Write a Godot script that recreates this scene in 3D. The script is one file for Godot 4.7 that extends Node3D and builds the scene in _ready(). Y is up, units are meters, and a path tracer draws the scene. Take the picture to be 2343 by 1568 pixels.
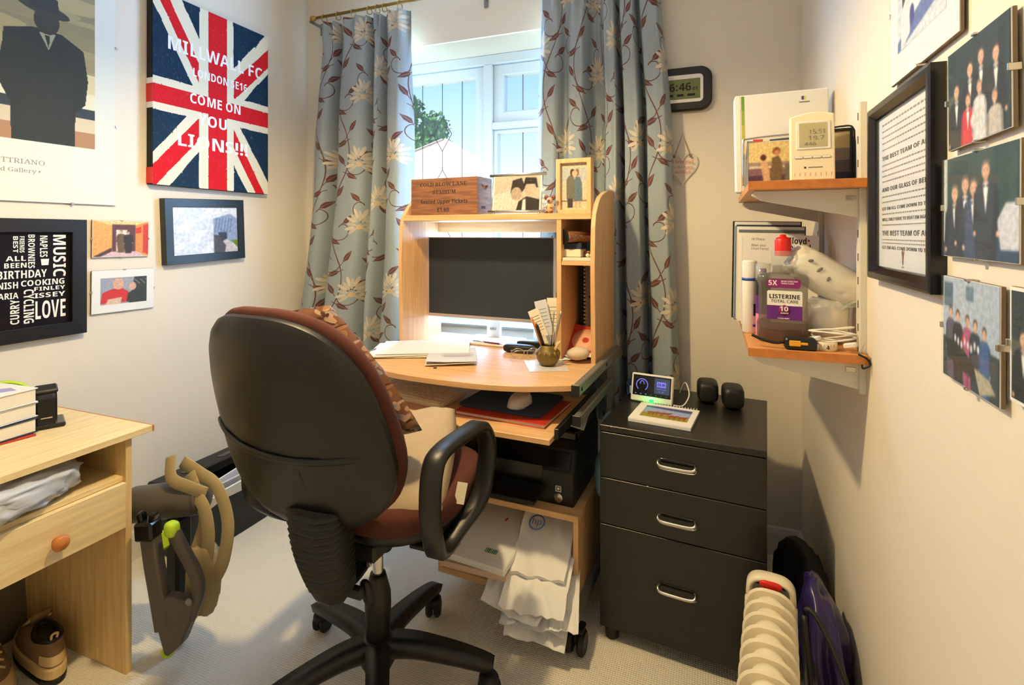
extends Node3D

const KA := -2.3          # the computer desk stands a little askew
const CAB_ANGLE := -4.8   # and the pedestal a little more
const DESK_AT := Vector3(-0.382, 0, -1.484)
const CAB_AT := Vector3(-0.317, 0, -1.541)
var M := {}
var taken := {}
var rng := RandomNumberGenerator.new()
var fnoise := FastNoiseLite.new()

func _ready():
	rng.seed = 7
	fnoise.seed = 3
	fnoise.frequency = 1.0
	camera_and_light()
	materials()
	room()
	outside()
	window_things()
	desk()
	desk_things()
	tray_and_printer()
	pedestal()
	chair()
	shelves()
	right_wall()
	left_wall()
	left_corner()
	heater_corner()

func camera_and_light():
	# Verticals stay upright: the lens is shifted instead of tilted. f = 1200 px on a 2343 x 1568 frame.
	var cam := Camera3D.new()
	cam.name = "camera"
	cam.projection = Camera3D.PROJECTION_FRUSTUM
	cam.near = 0.05
	cam.far = 200.0
	cam.size = 0.05 * 1568.0 / 1200.0
	cam.frustum_offset = Vector2(0, 0.05 * (535.0 - 784.0) / 1200.0)
	cam.position = Vector3(0, 1.2, 0)
	cam.rotation_degrees = Vector3(0, 21.1, 0)
	add_child(cam)
	cam.current = true
	var e := Environment.new()
	e.background_mode = Environment.BG_SKY
	var sm := ProceduralSkyMaterial.new()
	sm.sky_top_color = Color(0.28, 0.66, 1.0)
	sm.sky_horizon_color = Color(1.0, 1.0, 1.0)
	sm.sky_curve = 0.15
	sm.sky_energy_multiplier = 1.15
	sm.ground_bottom_color = Color(0.35, 0.38, 0.33)
	sm.ground_horizon_color = Color(0.8, 0.82, 0.82)
	sm.sun_angle_max = 1.0
	var sk := Sky.new()
	sk.sky_material = sm
	e.sky = sk
	e.background_energy_multiplier = 1.0
	e.tonemap_mode = Environment.TONE_MAPPER_LINEAR
	e.tonemap_exposure = 1.08
	e.sdfgi_enabled = true
	e.ssao_enabled = true
	e.ssil_enabled = true
	var we := WorldEnvironment.new()
	we.name = "world_environment"
	we.environment = e
	add_child(we)
	var sun := DirectionalLight3D.new()
	sun.name = "sun"
	sun.rotation_degrees = Vector3(-38, -28, 0)
	sun.light_energy = 4.0
	sun.light_color = Color(1.0, 0.95, 0.86)
	sun.shadow_enabled = true
	add_child(sun)
	# daylight of the open sky coming in through the window opening
	var day := AreaLight3D.new()
	day.name = "window_daylight"
	day.area_size = Vector2(1.16, 1.24)
	day.position = Vector3(-1.04, 1.45, -2.205)
	day.rotation_degrees = Vector3(0, 180, 0)
	day.light_energy = 6.9
	day.light_color = Color(0.63, 0.805, 1.0)
	day.shadow_enabled = true
	day.area_range = 12.0
	add_child(day)

# ---------------------------------------------------------------- names, things and parts
func numbered(called):
	if not taken.has(called):
		taken[called] = 0
		return called
	taken[called] += 1
	return "%s_%03d" % [called, taken[called]]

func tag(o, label, category, group = ""):
	o.set_meta("label", label)
	o.set_meta("category", category)
	if group:
		o.set_meta("group", group)
	return o

func thing(called, label, category, at = Vector3.ZERO, turn = Vector3.ZERO, group = ""):
	var o = Node3D.new()
	o.name = numbered(called)
	o.position = at
	o.rotation_degrees = turn
	add_child(o)
	return tag(o, label, category, group)

func part(parent, called, mesh, material, at = Vector3.ZERO, turn = Vector3.ZERO):
	var o = MeshInstance3D.new()
	o.name = called
	o.mesh = mesh
	o.material_override = material
	o.position = at
	o.rotation_degrees = turn
	parent.add_child(o, true)
	return o

func solo(called, label, category, mesh, material, at = Vector3.ZERO, turn = Vector3.ZERO, group = ""):
	var o = part(self, numbered(called), mesh, material, at, turn)
	return tag(o, label, category, group)

func struct(called, mesh, material, at = Vector3.ZERO, turn = Vector3.ZERO):
	var o = part(self, called, mesh, material, at, turn)
	o.set_meta("kind", "structure")
	return o

func again(o, label, at, turn = null):
	var r = o.duplicate()
	r.name = numbered(str(o.name).get_slice("_0", 0))
	add_child(r)
	r.position = at
	if turn != null:
		r.rotation_degrees = turn
	r.set_meta("label", label)
	return r

func kw(x, y, z):
	return DESK_AT + Vector3(x, y, z).rotated(Vector3.UP, deg_to_rad(KA))

func cw(x, y, z):
	return CAB_AT + Vector3(x, y, z).rotated(Vector3.UP, deg_to_rad(CAB_ANGLE))

# ---------------------------------------------------------------- shapes
func new_st(group = 0):
	var st = SurfaceTool.new()
	st.begin(Mesh.PRIMITIVE_TRIANGLES)
	st.set_smooth_group(group)
	return st

func done(st):
	st.generate_normals()
	return st.commit()

func face(st, pts, mid):
	# a flat convex face, turned so that it looks away from mid
	var n = (pts[2] - pts[0]).cross(pts[1] - pts[0])
	var c = Vector3.ZERO
	for p in pts:
		c += p
	c /= pts.size()
	var q = pts.duplicate()
	if n.dot(c - mid) < 0:
		q.reverse()
	for i in range(1, q.size() - 1):
		st.add_vertex(q[0])
		st.add_vertex(q[i])
		st.add_vertex(q[i + 1])

func add_box(st, size, at = Vector3.ZERO, b = 0.0015, basis = Basis()):
	var h = size / 2.0
	b = min(b, min(h.x, min(h.y, h.z)) * 0.6)
	var X = {}
	for sx in [-1, 1]:
		for sy in [-1, 1]:
			for sz in [-1, 1]:
				X[[sx, sy, sz]] = [at + basis * Vector3(sx * h.x, sy * (h.y - b), sz * (h.z - b)), at + basis * Vector3(sx * (h.x - b), sy * h.y, sz * (h.z - b)), at + basis * Vector3(sx * (h.x - b), sy * (h.y - b), sz * h.z)]
	for s in [-1, 1]:
		face(st, [X[[s, -1, -1]][0], X[[s, 1, -1]][0], X[[s, 1, 1]][0], X[[s, -1, 1]][0]], at)
		face(st, [X[[-1, s, -1]][1], X[[1, s, -1]][1], X[[1, s, 1]][1], X[[-1, s, 1]][1]], at)
		face(st, [X[[-1, -1, s]][2], X[[1, -1, s]][2], X[[1, 1, s]][2], X[[-1, 1, s]][2]], at)
		for t in [-1, 1]:
			face(st, [X[[s, t, -1]][0], X[[s, t, 1]][0], X[[s, t, 1]][1], X[[s, t, -1]][1]], at)
			face(st, [X[[s, -1, t]][0], X[[s, 1, t]][0], X[[s, 1, t]][2], X[[s, -1, t]][2]], at)
			face(st, [X[[-1, s, t]][1], X[[1, s, t]][1], X[[1, s, t]][2], X[[-1, s, t]][2]], at)
	for k in X:
		face(st, X[k], at)

func box(x, y, z, b = 0.0015):
	var st = new_st(-1)
	add_box(st, Vector3(x, y, z), Vector3.ZERO, b)
	return done(st)

func boxes(list, b = 0.0015):   # [[size, at], ...] in one mesh
	var st = new_st(-1)
	for l in list:
		add_box(st, l[0], l[1], b)
	return done(st)

func add_grid(st, nu, nv, f, uvs = Vector2(1, 1)):
	for i in nu:
		for j in nv:
			var q = []
			for k in [[0, 0], [1, 0], [1, 1], [0, 1]]:
				q.append(Vector2(float(i + k[0]) / nu, float(j + k[1]) / nv))
			for k in [0, 1, 2, 0, 2, 3]:
				st.set_uv(q[k] * uvs)
				st.add_vertex(f.call(q[k].x, q[k].y))

func grid(nu, nv, f, uvs = Vector2(1, 1)):
	var st = new_st()
	add_grid(st, nu, nv, f, uvs)
	return done(st)

func add_lathe(st, prof, seg = 28, at = Vector3.ZERO, basis = Basis()):
	for i in prof.size() - 1:
		for j in seg:
			var a0 = TAU * j / seg
			var a1 = TAU * ((j + 1) % seg) / seg
			var p = prof[i]
			var q = prof[i + 1]
			var v = [at + basis * Vector3(p.x * cos(a0), p.y, p.x * sin(a0)), at + basis * Vector3(p.x * cos(a1), p.y, p.x * sin(a1)), at + basis * Vector3(q.x * cos(a1), q.y, q.x * sin(a1)), at + basis * Vector3(q.x * cos(a0), q.y, q.x * sin(a0))]
			for k in [0, 1, 2, 0, 2, 3]:
				st.set_uv(Vector2(float(j + (1 if k in [1, 2] else 0)) / seg, 1.0 - float(i + (1 if k >= 2 else 0)) / (prof.size() - 1)))
				st.add_vertex(v[k])

func lathe(prof, seg = 28):
	var st = new_st()
	add_lathe(st, prof, seg)
	return done(st)

func cyl(r, h, b = 0.001, seg = 24, r2 = -1.0):   # standing on y = 0
	if r2 < 0:
		r2 = r
	var st = new_st()
	var prof = [Vector2(0.0001, 0), Vector2(r - b, 0), Vector2(r, b), Vector2(r2, h - b), Vector2(r2 - b, h), Vector2(0.0001, h)]
	for i in prof.size() - 1:
		st.set_smooth_group(i + 1)
		add_lathe(st, [prof[i], prof[i + 1]], seg)
	return done(st)

func smooth(points, per = 6, closed = false):   # Catmull-Rom through points
	var r = []
	var n = points.size()
	for i in (n if closed else n - 1):
		var a = points[(i - 1 + n) % n] if closed or i > 0 else points[0]
		var b = points[i]
		var c = points[(i + 1) % n]
		var d = points[(i + 2) % n] if closed or i + 2 < n else points[n - 1]
		for k in per:
			r.append(b.cubic_interpolate(c, a, d, float(k) / per))
	if not closed:
		r.append(points[n - 1])
	return r

func round_prof(rx, ry, seg = 10):
	var r = []
	for i in seg:
		r.append(Vector2(rx * cos(TAU * i / seg), ry * sin(TAU * i / seg)))
	return r

func rect_prof(w, h, c = 0.2):
	var x = w / 2.0
	var y = h / 2.0
	var b = min(x, y) * c * 2
	return [Vector2(x - b, -y), Vector2(x, -y + b), Vector2(x, y - b), Vector2(x - b, y), Vector2(-x + b, y), Vector2(-x, y - b), Vector2(-x, -y + b), Vector2(-x + b, -y)]

func add_sweep(st, path, prof, side = null, closed = false, scales = []):
	var n = path.size()
	var m = prof.size()
	var rings = []
	var last = Vector3.ZERO
	for i in n:
		var t = (path[(i + 1) % n] - path[(i - 1 + n) % n]) if closed else (path[min(i + 1, n - 1)] - path[max(i - 1, 0)])
		t = t.normalized()
		var b = side if side != null else last
		if b == Vector3.ZERO:
			b = Vector3.RIGHT if abs(t.x) < 0.8 else Vector3.UP
		b = (b - t * b.dot(t)).normalized()
		last = b
		var nn = t.cross(b)
		var s = scales[i] if scales.size() else 1.0
		var ring = []
		for p in prof:
			ring.append(path[i] + (b * p.x + nn * p.y) * s)
		rings.append(ring)
	for i in (n if closed else n - 1):
		for j in m:
			var A = rings[i]
			var B = rings[(i + 1) % n]
			var k = (j + 1) % m
			for v in [A[j], B[j], B[k], A[j], B[k], A[k]]:
				st.add_vertex(v)
	if not closed:
		face(st, rings[0], path[1])
		face(st, rings[n - 1], path[n - 2])

func sweep(path, prof, side = null, closed = false, scales = [], group = 0):
	var st = new_st(group)
	add_sweep(st, path, prof, side, closed, scales)
	return done(st)

func tube(path, r, seg = 8, closed = false, scales = []):
	return sweep(path, round_prof(r, r, seg), null, closed, scales)

func add_extrude(st, poly, depth, b = 0.0, at = Vector3.ZERO, basis = Basis()):
	# an outline in xy, depth in z (centred), edges bevelled by b
	var n = poly.size()
	var area = 0.0
	for i in n:
		area += poly[i].cross(poly[(i + 1) % n])
	var p = PackedVector2Array(poly)
	if area < 0:
		p.reverse()
	var inner = PackedVector2Array()
	for i in n:
		var d0 = (p[i] - p[(i - 1 + n) % n]).normalized()
		var d1 = (p[(i + 1) % n] - p[i]).normalized()
		var nn = Vector2(-d0.y, d0.x) + Vector2(-d1.y, d1.x)
		nn = nn.normalized() / max(0.5, sqrt((1.0 + d0.dot(d1)) / 2.0))
		inner.append(p[i] + nn * b)
	var tri = Geometry2D.triangulate_polygon(inner)
	var z = depth / 2.0
	for i in range(0, tri.size(), 3):
		for k in [0, 2, 1]:
			var v = inner[tri[i + k]]
			st.add_vertex(at + basis * Vector3(v.x, v.y, z))
		for k in [0, 1, 2]:
			var v = inner[tri[i + k]]
			st.add_vertex(at + basis * Vector3(v.x, v.y, -z))
	var rings = [[inner, z], [p, z - b], [p, -z + b], [inner, -z]]
	for r in 3:
		if r != 1 and b <= 0.0:
			continue
		for i in n:
			var j = (i + 1) % n
			var a0 = Vector3(rings[r][0][i].x, rings[r][0][i].y, rings[r][1])
			var a1 = Vector3(rings[r][0][j].x, rings[r][0][j].y, rings[r][1])
			var b0 = Vector3(rings[r + 1][0][i].x, rings[r + 1][0][i].y, rings[r + 1][1])
			var b1 = Vector3(rings[r + 1][0][j].x, rings[r + 1][0][j].y, rings[r + 1][1])
			for v in [a0, a1, b1, a0, b1, b0]:
				st.add_vertex(at + basis * v)

func extrude(poly, depth, b = 0.0):
	var st = new_st(-1)
	add_extrude(st, poly, depth, b)
	return done(st)

func round_rect(w, h, r, per = 4):
	var p = []
	for c in [[1, 1, 0], [-1, 1, 1], [-1, -1, 2], [1, -1, 3]]:
		for i in per + 1:
			var a = PI / 2 * (c[2] + float(i) / per)
			p.append(Vector2(c[0] * (w / 2 - r) + r * cos(a), c[1] * (h / 2 - r) + r * sin(a)))
	return p

func add_ball(st, r, e1 = 1.0, e2 = 1.0, at = Vector3.ZERO, basis = Basis(), rough = 0.0, freq = 8.0, nu = 32, nv = 20):
	# a superellipsoid; rough crumples it
	var f = func(u, v):
		var a = TAU * (0.0 if u >= 1.0 else u)
		var t = PI * (v - 0.5)
		var ct = pow(max(cos(t), 0.0), e1)
		var p = Vector3(r.x * ct * sign(cos(a)) * pow(abs(cos(a)), e2), r.y * sign(sin(t)) * pow(abs(sin(t)), e1), r.z * ct * sign(sin(a)) * pow(abs(sin(a)), e2))
		if rough > 0.0:
			var q = (p + at) * freq
			p *= 1.0 + rough * (fnoise.get_noise_3dv(q) + 0.5 * fnoise.get_noise_3dv(q * 2.3))
		return at + basis * p
	add_grid(st, nu, nv, f)

func ball(r, e1 = 1.0, e2 = 1.0, rough = 0.0, freq = 8.0, nu = 32, nv = 20):
	var st = new_st()
	add_ball(st, r, e1, e2, Vector3.ZERO, Basis(), rough, freq, nu, nv)
	return done(st)

func pillow(c00, c10, c11, c01, thick, rough = 0.0, freq = 10.0, pinch = 0.06, soft = 0.0, uvs = 1.0):
	var n = (c10 - c00).cross(c01 - c00).normalized()
	var mid = (c00 + c10 + c11 + c01) / 4.0
	var st = new_st()
	for s in [1, -1]:
		var f = func(u, v):
			var uu = u if s > 0 else 1.0 - u
			var p = c00.lerp(c10, uu).lerp(c01.lerp(c11, uu), v)
			var rx = 2.0 * uu - 1.0
			var ry = 2.0 * v - 1.0
			var mx = rx * sqrt(1.0 - soft * ry * ry / 2.0)
			var my = ry * sqrt(1.0 - soft * rx * rx / 2.0)
			p = c00.lerp(c10, (mx + 1.0) / 2.0).lerp(c01.lerp(c11, (mx + 1.0) / 2.0), (my + 1.0) / 2.0)
			var a = 4.0 * uu * (1 - uu)
			var b = 4.0 * v * (1 - v)
			p = p.lerp(mid, pinch * (a * (1 - b) + b * (1 - a)))
			var h = thick * 0.5 * pow(max(a * b, 0.0), 0.42)
			h += rough * pow(max(a * b, 0.0), 0.25) * (fnoise.get_noise_3dv(p * freq) + 0.6 * fnoise.get_noise_3dv(p * freq * 2.2))
			return p + n * h * s
		add_grid(st, 24, 24, f, Vector2(uvs, uvs))
	return done(st)

func sheet(w, d, thick, f):   # a thin slab w by d lying flat, lifted by f(x, z)
	var st = new_st(1)
	var nx = 12
	var nz = 12
	for s in [1, 0]:
		st.set_smooth_group(1 + s)
		add_grid(st, nx, nz, func(u, v):
			var x = (u - 0.5) * w
			var z = ((v if s else 1.0 - v) - 0.5) * d
			return Vector3(x, f.call(x, z) + thick * s, z))
	for e in 4:
		st.set_smooth_group(4 + e)
		add_grid(st, nx, 1, func(u, v):
			var x = [(u - 0.5) * w, (0.5 - u) * w, -w / 2, w / 2][e]
			var z = [d / 2, -d / 2, (u - 0.5) * d, (0.5 - u) * d][e]
			return Vector3(x, f.call(x, z) + thick * (1.0 - v), z))
	return done(st)

func rect(w, h):   # an upright print facing +z
	var q = QuadMesh.new()
	q.size = Vector2(w, h)
	return q

# ---------------------------------------------------------------- lettering
func text_mesh(words, h, w = 0.0, bold = true, family = "Droid Sans", depth = 0.0005):
	# centred on its box, capital height h; squeezed or stretched to the width w when given
	var t = TextMesh.new()
	var f = SystemFont.new()
	f.font_names = PackedStringArray([family])
	if bold:
		f.font_weight = 700
	t.font = f
	t.font_size = 32
	t.pixel_size = 0.01
	t.depth = 0.01
	t.curve_step = 2.0
	t.text = words
	var bb = t.get_aabb()
	var sy = h / (0.01 * 32 * 0.714)
	var sx = sy if w <= 0.0 else w / max(bb.size.x, 0.001)
	var st = SurfaceTool.new()
	st.begin(Mesh.PRIMITIVE_TRIANGLES)
	var c = bb.get_center()
	var b = Basis.from_scale(Vector3(sx, sy, depth / 0.01))
	st.append_from(t, 0, Transform3D(b, b * -c))
	return st.commit()

func marks(parent, w, h, m, at, turn = Vector3.ZERO, seed_ = 1):
	# a line of print too small to read: a row of word-long strokes
	var st = new_st(-1)
	var r = RandomNumberGenerator.new()
	r.seed = seed_
	var x = -w / 2
	while x < w / 2 - h:
		var l = min(h * r.randf_range(2.0, 4.5), w / 2 - x)
		add_box(st, Vector3(l, h, 0.0004), Vector3(x + l / 2, 0, 0), 0.0)
		x += l + h * 1.6
	return part(parent, "print", done(st), m, at, turn)

func frame_mesh(w, h, border, t, b = 0.003):
	# four mitred bars
	var hw = w / 2
	var hh = h / 2
	var st = new_st(-1)
	var prof = [[hw, hh, -t / 2], [hw, hh, t / 2 - b], [hw - b, hh - b, t / 2], [hw - border + b, hh - border + b, t / 2], [hw - border, hh - border, t / 2 - b], [hw - border, hh - border, -t / 2]]
	for i in prof.size():
		var p = prof[i]
		var q = prof[(i + 1) % prof.size()]
		for s in 4:
			var c = [[1, 1], [-1, 1], [-1, -1], [1, -1]]
			var a = c[s]
			var e = c[(s + 1) % 4]
			face(st, [Vector3(p[0] * a[0], p[1] * a[1], p[2]), Vector3(p[0] * e[0], p[1] * e[1], p[2]), Vector3(q[0] * e[0], q[1] * e[1], q[2]), Vector3(q[0] * a[0], q[1] * a[1], q[2])], Vector3((a[0] + e[0]) / 2.0 * (hw - border / 2), (a[1] + e[1]) / 2.0 * (hh - border / 2), 0))
	return done(st)

func letters(parent, words, h, w, m, at, turn = Vector3.ZERO, bold = true, family = "Droid Sans"):
	var b = Basis.from_euler(turn * (PI / 180.0))
	return part(parent, "lettering", text_mesh(words, h, w, bold, family, 0.0002), m, at - b.z * 0.0003, turn)

# ---------------------------------------------------------------- painting prints
func pimg(w, h, c):
	var im = Image.create(w, h, false, Image.FORMAT_RGB8)
	im.fill(c)
	return im

func ppoly(im, pts, c):
	var w = im.get_width()
	var h = im.get_height()
	var n = pts.size() / 2
	var lo = 1e9
	var hi = -1e9
	for i in n:
		lo = min(lo, pts[2 * i + 1] * h)
		hi = max(hi, pts[2 * i + 1] * h)
	for y in range(max(0, int(lo)), min(h, int(hi) + 1)):
		var xs = []
		var yy = y + 0.5
		for i in n:
			var j = (i + 1) % n
			var y0 = pts[2 * i + 1] * h
			var y1 = pts[2 * j + 1] * h
			if (y0 <= yy) != (y1 <= yy):
				xs.append((pts[2 * i] + (pts[2 * j] - pts[2 * i]) * (yy - y0) / (y1 - y0)) * w)
		xs.sort()
		for k in range(0, xs.size() - 1, 2):
			var a = max(0, int(round(xs[k])))
			var b = min(w, int(round(xs[k + 1])))
			if b > a:
				im.fill_rect(Rect2i(a, y, b - a, 1), c)

func pell(im, cx, cy, rx, ry, c, turn = 0.0):
	var p = []
	for i in 20:
		var a = TAU * i / 20
		var x = rx * cos(a)
		var y = ry * sin(a)
		p.append(cx + x * cos(turn) - y * sin(turn))
		p.append(cy + x * sin(turn) + y * cos(turn))
	ppoly(im, p, c)

func prect(im, x, y, w, h, c):
	ppoly(im, [x, y, x + w, y, x + w, y + h, x, y + h], c)

func pline(im, pts, wd, c):
	var asp = float(im.get_width()) / im.get_height()
	for i in pts.size() - 1:
		var a = pts[i]
		var b = pts[i + 1]
		var d = Vector2((b.x - a.x) * asp, b.y - a.y)
		if d.length() < 1e-6:
			continue
		d = d.normalized()
		var o = Vector2(-d.y / asp, d.x) * wd / 2
		var e = Vector2(d.x / asp, d.y) * wd * 0.25
		a -= e
		b += e
		ppoly(im, [a.x + o.x, a.y + o.y, b.x + o.x, b.y + o.y, b.x - o.x, b.y - o.y, a.x - o.x, a.y - o.y], c)

func pgrain(im, amount, freq):
	var w = im.get_width()
	var h = im.get_height()
	for y in h:
		for x in w:
			var c = im.get_pixel(x, y)
			var k = 1.0 + amount * fnoise.get_noise_2d(x * freq, y * freq)
			im.set_pixel(x, y, Color(c.r * k, c.g * k, c.b * k))
	return im

func pblur(im, r):
	# soften a print: a box blur across, then down
	var w = im.get_width()
	var h = im.get_height()
	for pass_ in 2:
		var src = im.get_data()
		var dst = src.duplicate()
		var n = w if pass_ == 0 else h
		var m = h if pass_ == 0 else w
		var step = 3 if pass_ == 0 else 3 * w
		for j in m:
			var base = j * 3 * w if pass_ == 0 else j * 3
			for c in 3:
				var sum = 0
				for i in range(-r, r + 1):
					sum += src[base + c + clampi(i, 0, n - 1) * step]
				for i in n:
					dst[base + c + i * step] = sum / (2 * r + 1)
					sum += src[base + c + mini(i + r + 1, n - 1) * step] - src[base + c + maxi(i - r, 0) * step]
		im.set_data(w, h, false, Image.FORMAT_RGB8, dst)
	return im

func pperson(im, x, top, s, coat, skin, hair, shirt = null):
	ppoly(im, [x - 0.16 * s, top + 0.30 * s, x - 0.07 * s, top + 0.24 * s, x + 0.07 * s, top + 0.24 * s, x + 0.16 * s, top + 0.30 * s, x + 0.18 * s, top + 0.95 * s, x + 0.13 * s, top + 1.5 * s, x - 0.13 * s, top + 1.5 * s, x - 0.18 * s, top + 0.95 * s], coat)
	if shirt != null:
		ppoly(im, [x - 0.05 * s, top + 0.25 * s, x + 0.05 * s, top + 0.25 * s, x, top + 0.62 * s], shirt)
	for e in [-1, 1]:   # arms a tone darker than the coat
		ppoly(im, [x + 0.13 * s * e, top + 0.32 * s, x + 0.19 * s * e, top + 0.36 * s, x + 0.21 * s * e, top + 0.8 * s, x + 0.15 * s * e, top + 0.82 * s], coat.darkened(0.25))
		pell(im, x + 0.18 * s * e, top + 0.83 * s, 0.025 * s, 0.035 * s, skin)
	if shirt != null:
		ppoly(im, [x - 0.04 * s, top + 0.27 * s, x, top + 0.29 * s, x + 0.04 * s, top + 0.27 * s, x + 0.04 * s, top + 0.31 * s, x, top + 0.29 * s, x - 0.04 * s, top + 0.31 * s], Color(0.05, 0.05, 0.06))
	prect(im, x - 0.03 * s, top + 0.18 * s, 0.06 * s, 0.08 * s, skin.darkened(0.15))
	pell(im, x, top + 0.1 * s, 0.075 * s, 0.11 * s, hair)
	pell(im, x, top + 0.13 * s, 0.062 * s, 0.09 * s, skin)
	for e in [-1, 1]:
		pell(im, x + 0.024 * s * e, top + 0.115 * s, 0.012 * s, 0.008 * s, skin.darkened(0.55))
	pell(im, x, top + 0.175 * s, 0.018 * s, 0.006 * s, skin.darkened(0.22))

func printed(im, rough = 0.5, gloss = 0.0):
	var m = StandardMaterial3D.new()
	m.albedo_texture = ImageTexture.create_from_image(im)
	m.roughness = rough
	m.metallic_specular = 0.25
	if gloss > 0.0:
		m.clearcoat_enabled = true
		m.clearcoat = gloss
		m.clearcoat_roughness = 0.08
	return m

# ---------------------------------------------------------------- materials
func col(key, c, rough = 0.6, metal = 0.0):
	if key and M.has(key):
		return M[key]
	var m = StandardMaterial3D.new()
	m.albedo_color = c
	m.roughness = rough
	m.metallic = metal
	if key:
		m.resource_name = key
		M[key] = m
	return m

func noise_tex(c0, c1, freq, size = 256, octaves = 3, normal = false, bump = 2.0):
	var n = FastNoiseLite.new()
	n.seed = 11
	n.frequency = freq
	n.fractal_octaves = octaves
	var t = NoiseTexture2D.new()
	t.width = size
	t.height = size
	t.seamless = true
	t.noise = n
	if normal:
		t.as_normal_map = true
		t.bump_strength = bump
	else:
		var g = Gradient.new()
		g.set_color(0, c0)
		g.set_color(1, c1)
		t.color_ramp = g
	return t

func wood(key, c0, c1, scale, rough = 0.45):
	var m = col(key, Color.WHITE, rough)
	m.albedo_texture = noise_tex(c0, c1, 0.02, 256, 4)
	m.uv1_triplanar = true
	m.uv1_scale = scale
	return m

func cloth(key, c0, c1, scale = 40.0, bump = 1.0, rough = 0.95):
	var m = col(key, Color.WHITE, rough)
	m.albedo_texture = noise_tex(c0, c1, 0.08, 256, 3)
	m.normal_enabled = true
	m.normal_texture = noise_tex(c0, c1, 0.12, 256, 3, true, 3.0)
	m.normal_scale = bump
	m.uv1_triplanar = true
	m.uv1_scale = Vector3(scale, scale, scale)
	return m

func materials():
	var wall = col("wall_paint", Color(0.9, 0.86, 0.795), 0.9)
	wall.normal_enabled = true
	wall.normal_texture = noise_tex(Color.BLACK, Color.WHITE, 0.06, 256, 3, true, 1.0)
	wall.normal_scale = 0.2
	wall.uv1_triplanar = true
	wall.uv1_scale = Vector3(4, 4, 4)
	col("ceiling_paint", Color(0.93, 0.92, 0.9), 0.9)
	col("gloss_white", Color(0.8, 0.835, 0.87), 0.35)
	col("skirting_white", Color(0.88, 0.86, 0.82), 0.45)
	# looped carpet: small rows of loops as relief
	var carpet = col("carpet", Color.WHITE, 1.0)
	var im = Image.create(256, 256, false, Image.FORMAT_RGB8)
	var hm = Image.create(256, 256, false, Image.FORMAT_RGB8)
	for y in 256:
		for x in 256:
			var a = sin(TAU * (x + y) / 16.0) * sin(TAU * (x - y) / 16.0)
			var n = fnoise.get_noise_2d(x * 0.5, y * 0.5)
			var k = 0.5 + 0.32 * a + 0.25 * n
			hm.set_pixel(x, y, Color(k, k, k))
			var c = Color(0.9, 0.86, 0.775).lerp(Color(0.97, 0.94, 0.87), clamp(k, 0, 1))
			im.set_pixel(x, y, c)
	carpet.albedo_texture = ImageTexture.create_from_image(im)
	hm.bump_map_to_normal_map(4.5)
	carpet.normal_enabled = true
	carpet.normal_texture = ImageTexture.create_from_image(hm)
	carpet.normal_scale = 1.0
	carpet.uv1_triplanar = true
	carpet.uv1_world_triplanar = true
	carpet.uv1_scale = Vector3(4.6, 4.6, 4.6)
	wood("beech", Color(0.83, 0.64, 0.44), Color(0.92, 0.75, 0.55), Vector3(0.6, 9, 9), 0.42)
	wood("beech_upright", Color(0.83, 0.64, 0.44), Color(0.92, 0.75, 0.55), Vector3(9, 0.6, 9), 0.42)
	wood("ash", Color(0.88, 0.77, 0.55), Color(0.97, 0.88, 0.68), Vector3(9, 9, 0.6), 0.5)
	wood("ash_upright", Color(0.84, 0.7, 0.46), Color(0.94, 0.82, 0.6), Vector3(9, 0.6, 9), 0.5)
	wood("orange_wood", Color(0.78, 0.52, 0.27), Color(0.88, 0.62, 0.36), Vector3(0.6, 9, 9), 0.4)
	wood("orange_edge", Color(0.74, 0.43, 0.18), Color(0.84, 0.53, 0.26), Vector3(6, 6, 6), 0.4)
	wood("black_wood", Color(0.065, 0.062, 0.052), Color(0.105, 0.098, 0.083), Vector3(0.8, 12, 12), 0.38)
	wood("crate_wood", Color(0.42, 0.27, 0.19), Color(0.62, 0.42, 0.3), Vector3(1.5, 14, 14), 0.7)
	wood("crate_end", Color(0.42, 0.3, 0.24), Color(0.6, 0.47, 0.38), Vector3(14, 14, 1.5), 0.7)
	col("black_plastic", Color(0.06, 0.058, 0.053), 0.42)
	col("black_gloss", Color(0.03, 0.03, 0.032), 0.18)
	col("black_satin", Color(0.05, 0.052, 0.055), 0.5)
	col("frame_black", Color(0.055, 0.055, 0.058), 0.4)
	col("grey_steel", Color(0.5, 0.49, 0.46), 0.4, 0.25)
	col("chrome", Color(0.8, 0.8, 0.8), 0.18, 1.0)
	col("nickel", Color(0.78, 0.76, 0.72), 0.3, 1.0)
	col("brass", Color(0.72, 0.58, 0.33), 0.35, 0.9)
	col("white_plastic", Color(0.92, 0.9, 0.87), 0.4)
	col("cream_plastic", Color(0.93, 0.88, 0.76), 0.35)
	col("paper", Color(0.93, 0.92, 0.91), 0.9)
	col("paper_cream", Color(0.9, 0.86, 0.77), 0.9)
	col("paper_grey", Color(0.82, 0.82, 0.84), 0.9)
	col("ink", Color(0.12, 0.11, 0.11), 0.8)
	col("ink_grey", Color(0.5, 0.48, 0.45), 0.8)
	col("ink_white", Color(0.95, 0.93, 0.9), 0.7)
	col("red", Color(0.85, 0.12, 0.08), 0.4)
	col("dark_red_card", Color(0.72, 0.2, 0.13), 0.5)
	col("lime", Color(0.75, 0.88, 0.2), 0.5)
	col("yellow", Color(0.95, 0.68, 0.08), 0.45)
	col("rubber", Color(0.05, 0.048, 0.045), 0.55)
	cloth("rust_fabric", Color(0.24, 0.105, 0.08), Color(0.36, 0.17, 0.12), 30.0)
	cloth("linen", Color(0.66, 0.58, 0.47), Color(0.75, 0.67, 0.56), 24.0, 0.6)
	cloth("khaki", Color(0.6, 0.53, 0.37), Color(0.74, 0.66, 0.5), 30.0, 0.6)
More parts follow.
